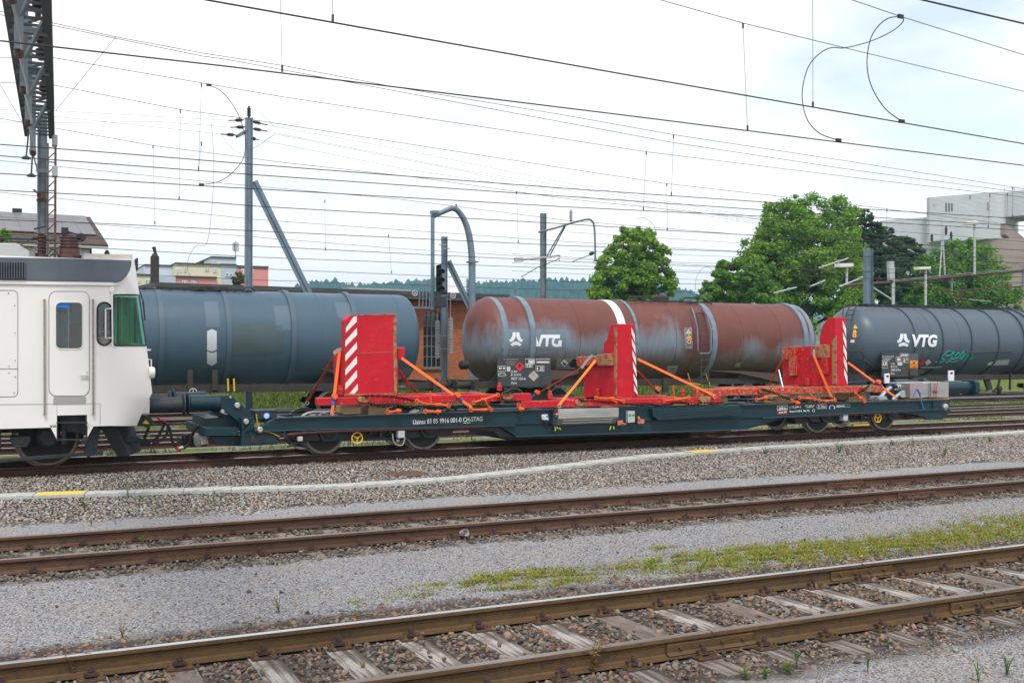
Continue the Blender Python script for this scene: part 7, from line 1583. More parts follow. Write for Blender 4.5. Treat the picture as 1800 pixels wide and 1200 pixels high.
for i, (px, py, h, k, lb) in enumerate(((150,893,.16,FULL,'dense green weed tuft below the yellow lid at left'),(93,905,.14,TALL,'thin green weed left of the dense tuft, in the ballast'),(160,925,.12,TALL,'thin weed near the left end of the second track'),(225,872,.22,TALL,'tall weed against the cable trough at left'),(245,885,.2,TALL,'second tall weed in front of the cable trough at left'),(330,885,.12,TALL,'small green weed in ballast in front of the trough'),(375,880,.2,TALL,'tall weed right of the small ones by the left trough'),(735,866,.1,FULL,'small green weed below the manhole cover'),
    (1305,802,.22,TALL,'tall green weed before the trough under the right bogie'),(1345,800,.22,FULL,'leafy weed before the trough right of the first tall one'),(1420,800,.24,TALL,'tall weed before the trough below the last wheels'),(1475,796,.3,FULL,'largest leafy weed before the trough at right'),(1490,800,.25,RED_,'reddish dry weed beside the largest leafy weed'),(1530,797,.2,TALL,'thin weed right of the reddish dry one'),(1570,785,.22,FULL,'leafy weed near the wagon end in front of the trough'),(1605,785,.28,RED_,'dry reddish weed near the wagon end'),(1660,800,.22,FULL,'leafy weed in the ballast at far right'),(1740,778,.2,FULL,'green weed touching the trough at far right'),
    (130,1190,.22,RED_,'reddish flowering weed at the foot of the nearest back rail'),(215,1118,.12,RED_,'small reddish weed at the edge of the chippings'),(490,1075,.14,RED_,'reddish weed at the stones behind the nearest track'),(1040,1183,.3,RED_,'tall reddish weed standing against the nearest rail'),(1060,1170,.2,RED_,'second reddish weed against the nearest rail'),(628,1115,.2,RED_,'dry weed leaning against the back rail of the nearest track'),(975,1150,.14,RED_,'reddish weed between two sleepers'),(1720,990,.18,RED_,'dry reddish weed on the back rail at right'),
    (1400,1170,.13,TALL,'tall green weed on the chippings at the lower right'),(1310,1192,.09,FULL,'green weed cluster at the bottom edge'),(1345,1190,.09,FULL,'second green weed cluster at the bottom edge'),(1525,1178,.13,(5,2,.5,.7,GW),'thin weed on the chippings at lower right'),(1720,1195,.15,(8,2,.5,.7,GW),'tall pale flowering weed in the lower right corner'),(1770,1185,.15,(9,2,.5,.8,GW),'bushy weed at the right edge of the chippings'),(1385,1183,.1,FULL,'small weed beside the tall green one'),(690,950,.12,TALL,'green blade growing between the rails of the second track'),(250,958,.16,TALL,'thin weed between the rails of the second track at left'))):
    weed(px, py, h, lb, k, 100+i, -.17 if py > 900 else -.1, 'weeds on the yard')
# litter
cp_ = gz(812, 944, -.16); m = MB(); d_ = Vector((.25,-1,.25)).normalized(); m.lathe(cp_+Vector((0,.02,.05)), d_, [(0,.035),(.1,.05),(.104,.05),(.1,.047),(.003,.032),(.002,.001)], 20)
tag(m.build('plastic_cup', M('clear_plastic', (.75,.75,.72), .2, trans=.7)), 'clear plastic cup lying against the front rail of the second track', 'cup')
p = gz(1575, 946, -.17); m = MB(); m.prism([(p.x-.03,p.z),(p.x+.035,p.z),(p.x+.02,p.z+.015),(p.x-.01,p.z+.018)], p.y, p.y+.03); tag(m.build('litter', M('litter_blue', (.02,.12,.6), .5)), 'small bright blue scrap on the chippings at right', 'litter')
p = gz(1515, 1000-22, -.16); m = MB(); m.box(p.x-.01, p.y, p.z, p.x+.015, p.y+.02, p.z+.012); tag(m.build('litter', YLAB), 'tiny yellow scrap among the weeds behind the nearest track', 'litter')
p = gz(195, 828, .0); m = MB(); m.tube(spline([p+Vector((-.1,0,.06)), p+Vector((-.03,-.02,.03)), p+Vector((.08,0,.0)), p+Vector((.22,-.02,.02))], 4), .012); tag(m.build('litter', M('litter_orange', (.55,.28,.03), .6)), 'orange scrap of cord lying under the locomotive rail', 'litter')
# ================================================================== MASTS
GALV = M('galvanised_steel', (.17,.21,.24), .5, .35, [((.11,.13,.15), 2.5, .45, .7), ((.12,.08,.06), 9, .64, .8)])
GALVB = M('galvanised_blue', (.16,.22,.28), .45, .35, [((.11,.15,.18), 1.5, .45, .7)]); GALVP = M('galvanised_pale', (.42,.45,.46), .5, .4)
LATT = M('dark_lattice_steel', (.045,.055,.065), .6, .3, [((.09,.055,.035), 5, .55, .75), ((.1,.11,.12), 3, .55, .75)]); RUSTY_S = M('rusty_ladder_steel', (.11,.06,.035), .75, .2, [((.05,.035,.03), 6, .45, .7)])
INSB = M('insulator_dark', (.03,.02,.02), .3)
def hmast(m, x, y, z0, z1, w, d, t=.016, mi=0):
    m.box(x-w/2, y-d/2, z0, x-w/2+t, y+d/2, z1, mi); m.box(x+w/2-t, y-d/2, z0, x+w/2, y+d/2, z1, mi); m.box(x-w/2+t, y-t/2, z0, x+w/2-t, y+t/2, z1, mi); return m
def insul(m, a, b, r, n=6, mi=0):
    a = Vector(a); b = Vector(b); L_ = (b-a).length; pr = [(0, r*.5)]
    for i in range(n): t0 = L_*(.12+.76*i/n); dt = L_*.76/n; pr += [(t0, r*.5), (t0+dt*.3, r), (t0+dt*.55, r), (t0+dt*.8, r*.5)]
    return m.lathe(a, b-a, pr+[(L_, r*.5)], 12, mi)
# --- gantry over the tracks at left
GY = 29.0; gx = at(73.5, 440, GY).x; ztop_g = at(75, 235, GY).z
gan = thing('catenary_gantry', 'big lattice gantry reaching overhead at the left, its mast behind the locomotive', 'gantry', (gx, GY, 0))
m = MB(); w_ = (at(82,440,GY)-at(65,440,GY)).length; hmast(m, gx, GY, -.2, ztop_g+.5, w_, .26, .02); m.box(gx-w_/2-.03, GY-.16, ztop_g-1.0, gx+w_/2+.03, GY-.135, ztop_g-.9); m.build('mast', GALV, gan)
m = MB(); lx = at(90, 440, GY+3.5).x; ly = GY+3.5
for s_ in (-.1, .1): m.bar((lx+s_, ly, -.2), (lx+s_, ly, ztop_g+.4), .06, .06)
k = 0
while k < ztop_g: m.bar((lx-.1, ly, k), (lx+.1, ly, k+.22), .03, .03); m.bar((lx-.1, ly, k+.32), (lx+.1, ly, k+.32), .035, .03); k += .4
m.build('lattice_mast', RUSTY_S, gan)
dirg = Vector((-math.sin(R(3.1)), -math.cos(R(3.1)), 0)); sg = Vector((dirg.y, -dirg.x, 0)); sg = sg if sg.x > 0 else -sg
o0 = at(74, 235, GY); o0.z = ztop_g
def gp(s, u, h): return o0+dirg*s+sg*u+Vector((0, 0, h))
Lg = 34
m = MB()
for u, h, w, hh in ((-.36,0,.09,.1),(.22,0,.14,.12),(-.36,.75,.1,.1),(.22,.75,.12,.12)): m.bar(gp(-.3, u, h), gp(Lg, u, h), w, hh)
k = 0.
while k < Lg: m.bar(gp(k, -.36, -.02), gp(k, .22, -.02), .05, .04); k += .42
k = 0.; f = 1
while k < Lg-1:
    for u in (-.36, .22): m.bar(gp(k, u, 0 if f > 0 else .75), gp(k+.85, u, .75 if f > 0 else 0), .05, .05)
    m.bar(gp(k, -.07-.29*f, .74), gp(k+.85, -.07+.29*f, .74), .045, .045); k += .85; f = -f
m.build('lattice_beam', LATT, gan)
for s in (3.2, 6.6, 9.4, 11.8, 14.5):
    m = MB(); m.bar(gp(s, -.14, .95), gp(s, -.14, -1.0), .12, .11, up=(0,1,0)); m.bar(gp(s-.45, -.3, .1), gp(s, -.14, -.55), .06); m.bar(gp(s+.45, .2, .1), gp(s, -.14, -.55), .06); m.bar(gp(s, -.36, -.05), gp(s, .22, -.05), .14, .1); hp = m.build('hanger_post', GALV, gan)
    m = MB(); insul(m, gp(s, -.14, -.97), gp(s-.3, -.14, -1.02), .075, 4); m.build('insulator', INSUL, hp); m = MB(); insul(m, gp(s+.3, .08, .1), gp(s+.3, .08, .75), .1, 6); m.build('insulator', INSB, hp)
    m = MB(); m.tube([gp(s-.3, -.14, -1.02), gp(s-.9, -.05, -1.3), gp(s-1.3, -.05, -1.35)], .02); m.build('steady_arm', GALVP, hp)
m = MB(); 
for q in ((90,248),(90,302)):
    a = at(q[0], q[1], GY-.1); m = MB(); m.box(a.x+.02, GY-.3, a.z-.13, a.x+.14, GY, a.z+.13); m.build('junction_box', GALVP, gan, bevel=.01)
m = MB(); a = at(72, 344, GY-.3); m.cyl(a, a+Vector((0,-.16,0)), .1, n=12); m.tube([a, at(60,334,GY-1.2)], .025); m.bar(at(64,352,GY-.16), at(83,352,GY-.16), .06); m.build('insulator', INSUL, gan)
for p_ in (((52,216),(46,276)), ((58,255),(55,307))):
    m = MB(); m.tube([at(*p_[0], GY-1.5), at(*p_[1], GY-1.5)], .02); a = at(*p_[1], GY-1.5); m.lathe(a+Vector((0,0,-.05)), (0,0,1), [(0,.1),(.04,.1),(.08,.03)], 10); m.build('steady_arm', LATT, gan)
# --- tall mast with diagonal brace
MYY = 38.; ms = thing('catenary_mast', 'tall slim mast with a long diagonal brace and insulator arms, behind the slate tank wagon', 'mast', (at(437,440,MYY).x, MYY, 0))
mx_ = at(437,440,MYY).x; zt = at(437,207,MYY).z; m = MB(); hmast(m, mx_, MYY, -.2, zt, .235, .24, .018); m.build('mast_post', GALVB, ms)
m = MB(); a = at(446, 319, MYY); b = at(543, 517, MYY); d = (b-a).normalized(); e = b+d*((b.z+.1)/-d.z); n_ = Vector((d.z, 0, -d.x))
for s_ in (-.07, .07): m.bar(a+n_*s_, e+n_*s_, .016, .15, up=n_)
m.bar(a, e, .14, .016, up=n_); m.build('brace', GALVB, ms)
m = MB(); m.bar(at(416,240,MYY-.3), at(442,226,MYY+.2), .1, .1); m.build('cross_arm', GALVB, ms)
for a, b in (((429,211),(402,212)), ((431,223.5),(405,224)), ((414,237.5),(388,236)), ((441,213),(470,220)), ((443,226),(470,231)), ((441,243),(455,246))):
    m = MB(); A_ = at(*a, MYY); B_ = at(*b, MYY); insul(m, A_.lerp(B_, .1), A_.lerp(B_, .6), .07, 6); m.tube([A_, B_], .02); m.build('insulator', INSB, ms)
m = MB(); insul(m, (mx_, MYY, zt), (mx_, MYY, zt+.4), .08, 6); m.build('insulator', INSB, ms)
# --- curved arch over the signal
AYY = 41.5; ar = thing('arch_mast', 'grey arch shaped mast curving over the signal beside the brick hall', 'mast', (at(830,600,AYY).x, AYY, 0))
m = MB(); pts = spline(line3([(830,720),(830,620),(830,520),(829.5,462)], AYY), 3); m.tube(pts, .15, 10); m.build('arch_post', GALVB, ar, ang=50)
pts = spline(line3([(830,470),(829,448),(826.5,425),(822,403),(816,387),(809,375.5),(802,368.5),(794,366.5),(784,370),(762,380)], AYY), 5); n = len(pts); m = MB(); m.tube(pts, [.15-.05*k/n for k in range(n)], 10); m.build('arch_arm', GALVB, ar, ang=50)
m = MB(); m.bar(at(822,460.5,AYY), at(838,460.5,AYY), .34, .06); m.bar(at(758,373,AYY), at(770,373,AYY), .3, .12); m.cyl(at(802,365,AYY), at(802,359,AYY), .04); m.build('flange', GALV, ar)
m = MB(); m.bar(at(760.5,373,AYY), at(760.5,545,AYY), .13, .12); m.build('drop_post', GALVB, ar)
sgn = thing('railway_signal', 'black signal heads with railed platform hanging on the arch mast', 'signal', at(765,540,AYY))
m = MB()
for q in ((691,541),(760,541)): pass
m.box(*at(726,542,AYY-.6), *(at(762,539.5,AYY-.6)+Vector((0,1.1,0)))); 
for px, p2 in ((737,732),(743,740),(749,748),(755,756)): m.tube([at(px,540,AYY-.6), at(px+1,500,AYY-.6)], .022)
m.tube(line3([(732,499),(760,499.5)], AYY-.6), .025); m.tube(line3([(736,540),(739,498),(757,497)], AYY-.3), .022); m.build('service_platform', GALVB, sgn)
m = MB(); slab(m, [(768,466),(776,464),(779,510),(768,512)], AYY-.4, .12); m.build('signal_panel', BLACK, sgn, bevel=.02)
for k in range(6):
    m = MB(); a = at(771+(k%2)*7, 470+k*7.5, AYY-.42); m.lathe(a, (-.4,-1,0), [(0,.09),(.14,.1),(.16,.1),(.145,.085),(.02,.08)], 14); m.build('signal_lamp', BLACK, sgn)
m = MB(); slab(m, [(769,522),(784,520),(785,540),(775,541),(769,540)], AYY-.6, .4); m.build('signal_box', BLACKB, sgn, bevel=.02)
m = MB(); slab(m, [(766,512),(785,510),(786,517),(767,519)], AYY-.35, .2); m.tube(line3([(764,540),(770,516),(786,512)], AYY-.4), .03); m.build('signal_bracket', LATT, sgn)
pY = 42.6; tp = thing('tension_mast', 'plain grey H section mast with hanging counterweights in front of the brick hall', 'mast', (at(781,600,pY).x, pY, 0))
m = MB(); hmast(m, at(781,600,pY).x, pY, -.2, at(781,416,pY).z, .22, .2, .018); m.build('mast_post', GALVB, tp)
m = MB(); a = at(787.5,459,pY); b = at(826,540,pY); d = (b-a).normalized(); e = b+d*((b.z+.1)/-d.z); n_ = Vector((d.z, 0, -d.x))
for s_ in (-.07, .07): m.bar(a+n_*s_, e+n_*s_, .016, .15, up=n_)
m.bar(a, e, .14, .016, up=n_); m.build('brace', GALVB, tp)
for (px, y0, y1, wy) in ((769, 563, 629, 0), (792.2, 558, 621, 0)):
    m = MB(); z0 = at(px, y1, pY-.3).z; z1 = at(px, y0, pY-.3).z; xx = at(px, 600, pY-.3).x; nk = 12
    for k in range(nk): m.box(xx-.075, pY-.38, z0+(z1-z0)*k/nk+.004, xx+.075, pY-.22, z0+(z1-z0)*(k+.86)/nk)
    m.cyl((xx, pY-.3, z0-.02), (xx, pY-.3, z1), .03); m.cyl((xx, pY-.3, z1), at(px-.5, 520, pY-.3), .012); m.build('counterweight', M('weight_grey', (.3,.32,.33), .7, 0, [((.2,.2,.2), 6, .4, .7)]) if 'weight_grey' not in bpy.data.materials else bpy.data.materials['weight_grey'], tp)
for px, py in ((729,515),(796.5,519.5)):
    m = MB(); a = at(px, py, pY-.3); m.ring(a, (0,1,0), .115, .022, 20, 6)
    for k in range(3): d = Vector((math.cos(R(60*k+20)), 0, math.sin(R(60*k+20))))*.11; m.cyl(a-d, a+d, .012, n=5)
    m.build('pulley_wheel', GALVP, tp)
m = MB(); m.bar(at(774,613,pY), at(790,613,pY), .07, .05); m.bar(at(775,590,pY), at(787,590,pY), .04); m.bar(at(772,430,pY), at(786,430,pY), .05); m.bar(at(779,437,pY), at(790,437,pY), .05); m.build('clamp', GALVP, tp)
# --- mast with bracket arm at centre
cY = 44.; cm = thing('catenary_mast', 'grey H section mast with a bent bracket arm above the rusty tank wagon', 'mast', (at(955,600,cY).x, cY, 0))
m = MB(); hmast(m, at(955,600,cY).x, cY, -.2, at(955,375,cY).z, .23, .22, .018); m.build('mast_post', GALV, cm)
m = MB()
for o_ in (0, .1): m.tube(spline(line3([(947,408),(975,401),(1005,392),(1030,386),(1040,388),(1044.5,398),(1046,425),(1046.5,457)], cY-.16+o_*2), 5), .05, 6)
m.build('bracket_arm', GALV, cm)
m = MB()
for o_ in (0, 5): m.tube(line3([(960+o_,452),(992+o_*.4,397)], cY-.14), .03, 5)
for k in range(6): m.tube(line3([(961+k*5.2,450-k*9),(966+k*5,448-k*9)], cY-.14), .015, 4)
m.build('arm_brace', LATT, cm)
m = MB(); insul(m, at(1003.5,391,cY), at(1003.5,368,cY), .09, 8); m.build('insulator', GALVP, cm)
m = MB(); m.tube(line3([(918,456),(945,454),(984,448.5)], cY-.2), .045, 6); slab(m, [(905,453),(920,452.5),(920,460),(906,460)], cY-.25, .1); m.tube(line3([(984,448.5),(983,458)], cY-.2), .025); m.build('lower_arm', GALVP, cm)
m = MB(); m.tube(line3([(983,455),(945,470),(916,487)], cY-.3), .02, 5); m.tube(line3([(1040,447),(1006,460)], cY-.3), .02, 5); insul(m, at(1036,447,cY-.3), at(1044,444,cY-.3), .09, 3); m.build('steady_arm', LATT, cm)
# --- pale H post right
hY = 40.5; m = MB(); hmast(m, at(1526.5,600,hY).x, hY, -.2, at(1526,437,hY).z, (at(1532,500,hY)-at(1521,500,hY)).length, .26, .02); tag(m.build('steel_post', GALVB), 'plain blue grey H section post above the gap left of the anthracite tank wagon', 'post')
# --- far gantry with A frame, lamps and masts
fY = 62.; fg = thing('catenary_gantry', 'far rusty gantry beam with an A shaped frame above the anthracite tank wagon', 'gantry', (at(1640,600,fY).x, fY, 0))
def fl(pts, r, name, mat=GALV, th=fg, n=5): m = MB(); m.tube(line3(pts, fY), r, n); return m.build(name, mat, th)
fl([(1484,501.5),(1560,496),(1640,490),(1720,482),(1830,473)], .12, 'beam', RUSTY_S); fl([(1560,493.5),(1720,479),(1830,470.5)], .05, 'beam', GALV)
fl([(1570,700),(1570,470)], .14, 'post', GALVP); m = MB(); slab(m, [(1563.5,459),(1572,459),(1572,492),(1564.5,492)], fY-.15, .3); m.build('post_head', GALVP, fg)
fl([(1651.5,486),(1655,440),(1656,382)], .07, 'frame_leg', GALVP); fl([(1661,484),(1658.5,440),(1656,382)], .07, 'frame_leg', GALVP)
fl([(1637,425),(1673,421)], .07, 'frame_arm', GALV); fl([(1653,447),(1660,446.5)], .05, 'frame_arm', GALV); fl([(1652,468),(1661,467)], .05, 'frame_arm', GALV)
for px, y0, y1 in ((1638,411,425),(1672,407,421),(1663,398,413)):
    m = MB(); insul(m, at(px, y1, fY), at(px, y0, fY), .13, 4); m.build('insulator', INSB, fg)
fl([(1532,504),(1568,527)], .08, 'brace', GALVP); fl([(1600,500),(1672,512)], .05, 'brace', RUSTY_S); fl([(1672,512),(1745,506),(1800,503)], .05, 'brace', RUSTY_S); fl([(1673,489),(1673,512)], .09, 'drop_post', GALV); fl([(1798,475),(1798,503)], .09, 'drop_post', GALV)
for px in (1681, 1693):
    fl([(px-5,512),(px,518),(px+1,526)], .06, 'insulator_yoke', RUSTY_S)
    m = MB(); insul(m, at(px-2,526,fY), at(px+6,527,fY), .12, 3); m.build('insulator', INSUL, fg)
fl([(1702,526),(1742,530)], .03, 'steady_arm', GALVP)
for (px, yt, yb, lw, lh, Yq, lb) in ((1488.5,463,500,24,7,60.,'short lamp post with a flat white head left of the blue grey post'), (1627,469,560,20,5,58.,'thin lamp post with a flat white head in front of the dome shaped tree'), (1713,388,482,13,7,61.,'tall lamp post with a white head before the pale mill')):
    t = thing('lamp_post', lb, 'lamp post', (at(px,600,Yq).x, Yq, 0 if yb > 520 else at(px,yb,Yq).z), 'floodlight lamp posts')
    m = MB(); a = at(px,yb,Yq); b = at(px,yt+lh*.6,Yq); a.z = 0 if yb > 520 else a.z; m.tube([a, b], .09, 8); m.build('post', GALVP, t)
    m = MB(); o_ = -6 if lw < 15 else 0; slab(m, [(px-lw/2+o_,yt+(1.5 if o_ else 0)),(px+lw/2,yt-.5),(px+lw/2,yt+lh-1),(px-lw/2+o_,yt+lh)], Yq-.3, .6); m.build('lamp_head', M('lamp_head_white', (.6,.6,.56), .6) if 'lamp_head_white' not in bpy.data.materials else bpy.data.materials['lamp_head_white'], t, bevel=.03)
for i, (a, b, Yq) in enumerate((((1439,471),(1491,454),50),((1475,504),(1530,482),50),((1360,515),(1400,505),52),((1423,504),(1450,493),52))):
    m = MB(); A_ = at(*a, Yq); B_ = at(*b, Yq); m.tube([A_, B_], .05, 6); insul(m, A_.lerp(B_, .6), A_.lerp(B_, .72), .1, 3); tag(m.build('cantilever_tube', GALVP), ('pale slanting catenary tube crossing the biggest tree, highest of four', 'pale slanting catenary tube touching the blue grey post', 'pale slanting catenary tube at the left edge of the biggest tree', 'short pale slanting catenary tube over the middle of the biggest tree')[i], 'catenary tube')

# ================================================================== WIRES
WIRE = M('wire_dark_copper', (.035,.028,.03), .5, .4); WIREP = M('wire_thin_brown', (.09,.07,.07), .6, .3)
def wire_pts(px, Y, x0=-260, x1=2060):
    q = [(a, b) for a, b in px]
    (a, b), (c, d) = q[0], q[1]; 
    if a > x0: q = [(x0, b-(d-b)/(c-a)*(a-x0))]+q
    (a, b), (c, d) = q[-2], q[-1]
    if c < x1: q = q+[(x1, d+(d-b)/(c-a)*(x1-c))]
    f = Y if callable(Y) else (lambda px_, py_: Y)
    out = []
    for (a, b), (c, d) in zip(q, q[1:]):
        for k in range(4): out.append((a+(c-a)*k/4, b+(d-b)*k/4))
    out.append(q[-1]); return [at(u, v, f(u, v)) for u, v in out]
def yz(z): return lambda px, py: gz(px, py, z).y
def wire(th, name, px, Y, r, mat=WIRE, **k):
    m = MB(); m.tube(wire_pts(px, Y, **k), r, 5); return m.build(name, mat, th)
def dropper(th, a, b, Y, r=.0035):
    m = MB(); A_ = at(*a, Y); B_ = at(*b, Y); m.tube([A_, B_], r, 4); s_ = max(1, r/.004)
    for p, q in ((A_, .05), (B_, -.05)): m.bar(p+Vector((0,0,q*.2*s_)), p-Vector((0,0,q*1.4*s_)), .022*s_, .022*s_)
    m.build('dropper', WIREP, th)
def line_thing(label, px, Y): 
    p = at(px[0], px[1], Y); return thing('overhead_line', label, 'overhead line', p, 'overhead lines')
yA = yz(5.5)
def lerpY(pts):      # depth read from a contact wire traced at 5.5 m
    P_ = [(px, gz(px, py, 5.5).y) for px, py in pts]
    def f(px, py):
        for (a, b), (c, d) in zip(P_, P_[1:]):
            if px <= c: break
        return b+(d-b)*(px-a)/(c-a)
    return f
C1 = [(361,0),(1100,131.5),(1800,253)]; f1_ = lerpY(C1); C2 = [(0,72),(400,117),(1100,203),(1800,291)]; f2_ = lerpY(C2)
t = line_thing('nearest overhead line, its thick wire running from the top down to the right edge', (900,97), 10.7)
wire(t, 'contact_wire', C1, f1_, .0095, x0=-100); wire(t, 'messenger_wire', [(1497,0),(1585,30),(1800,97)], f1_, .006, x0=300); dropper(t, (1428.5,-40), (1429,188), f1_(1429,0)); dropper(t, (584,-60), (585,38), f1_(585,0))
t = line_thing('overhead line with a thick wire from the gantry to the right below the loops', (900,178), 12.6)
wire(t, 'contact_wire', C2, f2_, .0095); wire(t, 'messenger_wire', [(1160,0),(1306,41),(1475,82),(1800,161)], f2_, .006, x0=500); dropper(t, (1306,42), (1314,229), f2_(1310,0)); dropper(t, (492.5,-20), (496,125), f2_(495,0))
t = line_thing('short thick wire cutting across the top right corner', (1750,32), 8); wire(t, 'contact_wire', [(1620,0),(1800,42)], yA, .0095, x0=900)
def cable(pts, Ys, label, r=.008):
    q = spline([at(px, py, y) for (px, py), y in zip(pts, Ys)], 8); m = MB(); m.tube(q, r, 6); t = thing('jumper_cable', label, 'cable', q[0], 'looped jumper cables'); m.build('cable', WIRE, t)
    for p, d in ((q[0], q[1]-q[0]), (q[-1], q[-2]-q[-1])): m = MB(); m.box(p.x-.05, p.y-.015, p.z-.02, p.x+.05, p.y+.015, p.z+.03); m.build('clamp', WIRE, t)
pts = [(1474,247),(1440,234),(1418,208),(1410,165),(1420,120),(1440,95),(1462,84),(1485,84.5),(1530,73),(1570,54),(1588,37),(1583,30)]
ya, yb = f2_(1474,0), f1_(1583,0); cable(pts, [ya+(yb-ya)*max(0, k-6)/5 for k in range(12)], 'looped cable at upper right, the left one with an S shaped upper end')
cable([(1585,214),(1555,190),(1532,152),(1524,112),(1530,70),(1545,45),(1563,32),(1583,29.5)], [f1_(1585,0)]*8, 'looped cable at upper right, the right one shaped like an open C')
cable([(367,150),(388,160),(408,183),(423,212),(432,250),(427,280),(408,304),(385,319),(354,325)], [22.7]*9, 'looped cable hanging beside the tall slim mast at left')
WL = [
 ('overhead line with a close pair of thin upper wires that falls to the mill roof', 21.2, [(0,254),(201,269),(450,289.5),(1000,331.7),(1500,366),(1800,385)], [[(92,40.5),(203,65),(358,94),(500,116),(693,153),(1000,204),(1184,237),(1500,285),(1780,329)], [(92,45),(356,99),(400,105),(1000,217),(1184,251),(1500,299),(1800,339)]], [((1184,238),(1180,343)), ((1780,329),(1780,382))]),
 ('dark overhead line just under the one with the pair of thin upper wires', 21.9, [(0,274),(450,307.5),(1000,345.7),(1500,380),(1800,397.5)], [], [((354,250),(349,299))]),
 ('overhead line that meets the looped cable beside the tall slim mast', 22.7, [(0,305),(375,328),(450,332),(1000,364),(1500,388),(1800,405)], [[(0,101),(95,102),(354,146),(500,171),(1000,246),(1136,267),(1500,312),(1800,347)]], [((1136,267),(1131,369)), ((354,147),(349,300)), ((1771,340),(1770,395)), ((1740,342),(1737,400))]),
 ('overhead line crossing in front of the arm of the centre bracket mast', 25.9, [(0,334.5),(315,351),(450,362.5),(1000,394),(1173,405),(1500,423),(1800,440)], [[(0,145),(95,150),(317,193),(420,207),(1000,297),(1172,323),(1500,360),(1800,398)]], [((317,193),(315,351)), ((1172,323),(1173,405)), ((1559,368),(1558,406))]),
 ('overhead line over the top of the arch mast post and the round tree', 30.9, [(0,386),(172,392.5),(450,406),(1000,432),(1067,434),(1500,450),(1800,462)], [[(94,225),(269,256),(500,286),(733,312),(908,337),(1000,350),(1400,392),(1800,425)]], [((269,256),(272,394)), ((908,337),(911,427))]),
 ('overhead line just above the apartment roofs at left', 35.1, [(187,420),(450,432.5),(1000,460),(1800,487)], [[(94,292),(400,323),(700,350),(1000,388),(1800,452)]], [((571,352),(572,440))]),
 ('overhead line cutting across the chimney cowl and the apartment penthouse', 39.4, [(190,437),(450,452),(1000,472),(1800,498)], [[(94,348),(450,386),(1000,425),(1800,470)]], [((683,413),(688,480))]),
 ('lowest but one overhead line, level with the apartment windows', 46, [(237,465),(450,472),(1000,495),(1800,510)], [[(240,400),(700,437),(1000,455),(1800,480)]], []),
 ('lowest overhead line, just above the brick hall roof edge', 53, [(240,482),(450,492),(1000,510),(1800,520)], [], []),
]
for lb, Y, cw, mws, dr in WL:
    t = line_thing(lb, cw[1], Y); wire(t, 'contact_wire', cw, Y, .0085+Y*.00008); k_ = .0052+Y*.00008
    for q in mws: wire(t, 'messenger_wire', q, Y, k_, WIREP)
    for a, b in dr: dropper(t, a, b, Y, .003+Y*.00006)
t = thing('feeder_line', 'bundle of thin feeder wires leaving the tall slim mast', 'feeder line', at(440,230,38), 'feeder lines')
for q in ([(470,220),(700,262),(1000,323),(1400,395)], [(470,231),(820,300),(1000,329),(1400,398)], [(455,246),(700,295),(1000,342),(1400,404)], [(484,236),(900,318),(1000,335),(1400,402)]): m = MB(); m.tube(wire_pts(q, 38., x0=q[0][0], x1=1800), .006, 4); m.build('wire', WIREP, t)
t = thing('feeder_line', 'thin feeder wires between the gantry and the tall slim mast', 'feeder line', at(400,212,38), 'feeder lines')
for q in ([(-60,192),(97,195),(402,212)], [(-60,214),(95,216),(280,214),(405,224)], [(-60,196),(97,205),(388,236)]): m = MB(); m.tube(wire_pts(q, 38., x0=-60, x1=q[-1][0]), .006, 4); m.build('wire', WIREP, t)
m = MB(); m.tube(spline(line3([(388,236),(402,255),(418,268),(432,268)], 38.), 6), .006, 4); m.tube(spline(line3([(437,185),(450,195),(465,205),(482,223)], 38.), 6), .006, 4); m.tube(spline(line3([(443,262),(455,256),(470,245),(484,236)], 38.), 6), .01, 4); m.build('wire', WIREP, t)
t = thing('stay_wire', 'thin stay wire slanting from the gantry up to the pair of thin wires', 'stay wire', at(100,193,25)); m = MB(); m.tube([at(98,195,25), at(203,66,21.3)], .005, 4); m.build('wire', WIREP, t)
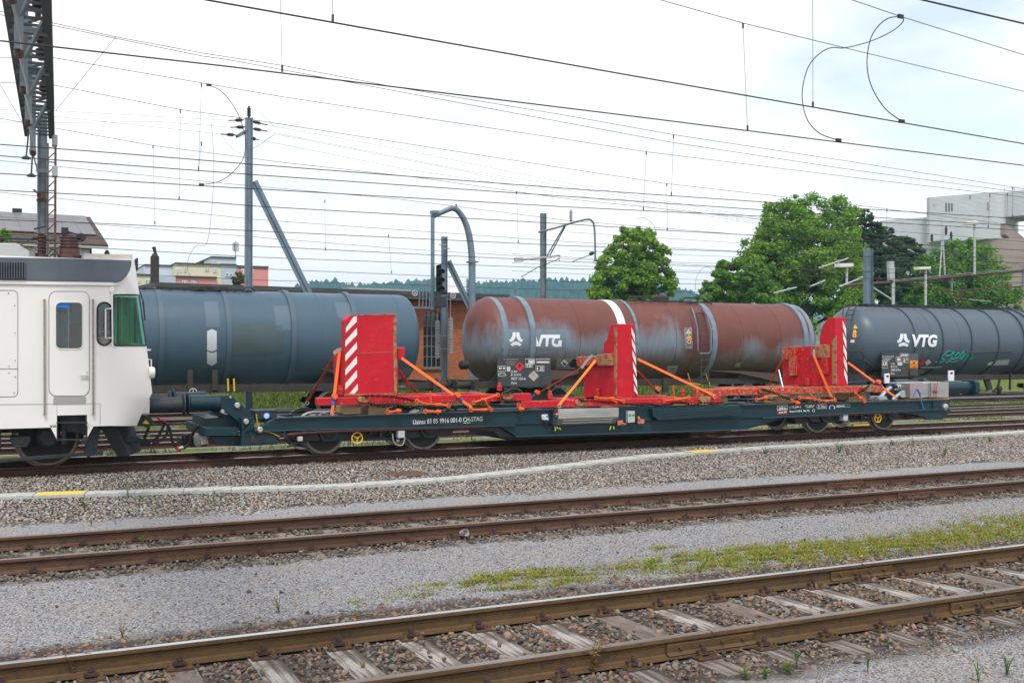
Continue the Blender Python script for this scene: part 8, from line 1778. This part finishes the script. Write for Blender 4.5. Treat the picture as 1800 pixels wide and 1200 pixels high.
t = thing('stay_wire', 'thin stay wire slanting down at the left edge beside the gantry', 'stay wire', at(40,218,25)); m = MB(); m.tube([at(-20,115,22), at(41,219,27)], .005, 4); m.build('wire', WIREP, t)
t = thing('jumper_cable', 'thin looped cable hanging before the apartment block', 'cable', at(330,480,40), 'looped jumper cables'); m = MB(); m.tube(spline(line3([(372,218),(376,300),(370,390),(362,430),(345,432),(333,450),(329,470),(335,485),(350,497)], 40.), 6), .007, 5); m.build('cable', WIREP, t)
t = thing('jumper_cable', 'thin looped cable in the sky right of the round tree', 'cable', at(1240,480,50), 'looped jumper cables'); m = MB(); m.tube(spline(line3([(1222,510),(1225,485),(1240,469),(1255,478),(1258,500)], 50.), 6), .01, 5); m.tube(spline(line3([(1120,385),(1133,383),(1148,395),(1155,412)], 45.), 6), .01, 5); m.build('cable', WIREP, t)
for i, q in enumerate(([(1000,440),(1400,456),(1800,472)], [(900,462),(1400,484),(1800,496)], [(900,476),(1400,500),(1800,512)], [(900,446),(1300,470),(1800,480)], [(1000,408),(1500,440),(1800,455)])):
    t = line_thing(('distant thin wire passing the round tree and the A shaped frame', 'distant thin wire through the middle of the biggest tree', 'distant thin wire low across the trees on the right', 'distant thin wire above the low spreading tree', 'distant thin wire from the centre bracket mast to the mill')[i], q[1], 55.+i*2); wire(t, 'contact_wire', q, 55.+i*2, .011, WIREP, x0=q[0][0])

# ================================================================== HAZE
m = MB(); m.box(-1700, -90, -3, 3800, 3400, 165); hz = bpy.data.materials.new('haze'); hz.use_nodes = True; t_ = hz.node_tree; t_.nodes.clear(); o_ = t_.nodes.new('ShaderNodeOutputMaterial'); v_ = t_.nodes.new('ShaderNodeVolumePrincipled'); v_.inputs['Color'].default_value = (.36, .72, 1, 1); v_.inputs['Density'].default_value = .00028; v_.inputs['Anisotropy'].default_value = .2; t_.links.new(v_.outputs[0], o_.inputs['Volume'])
o = m.build('haze', hz, ang=0, base=False); o['kind'] = 'stuff'; o['label'] = 'thin bluish summer haze over the far hills'
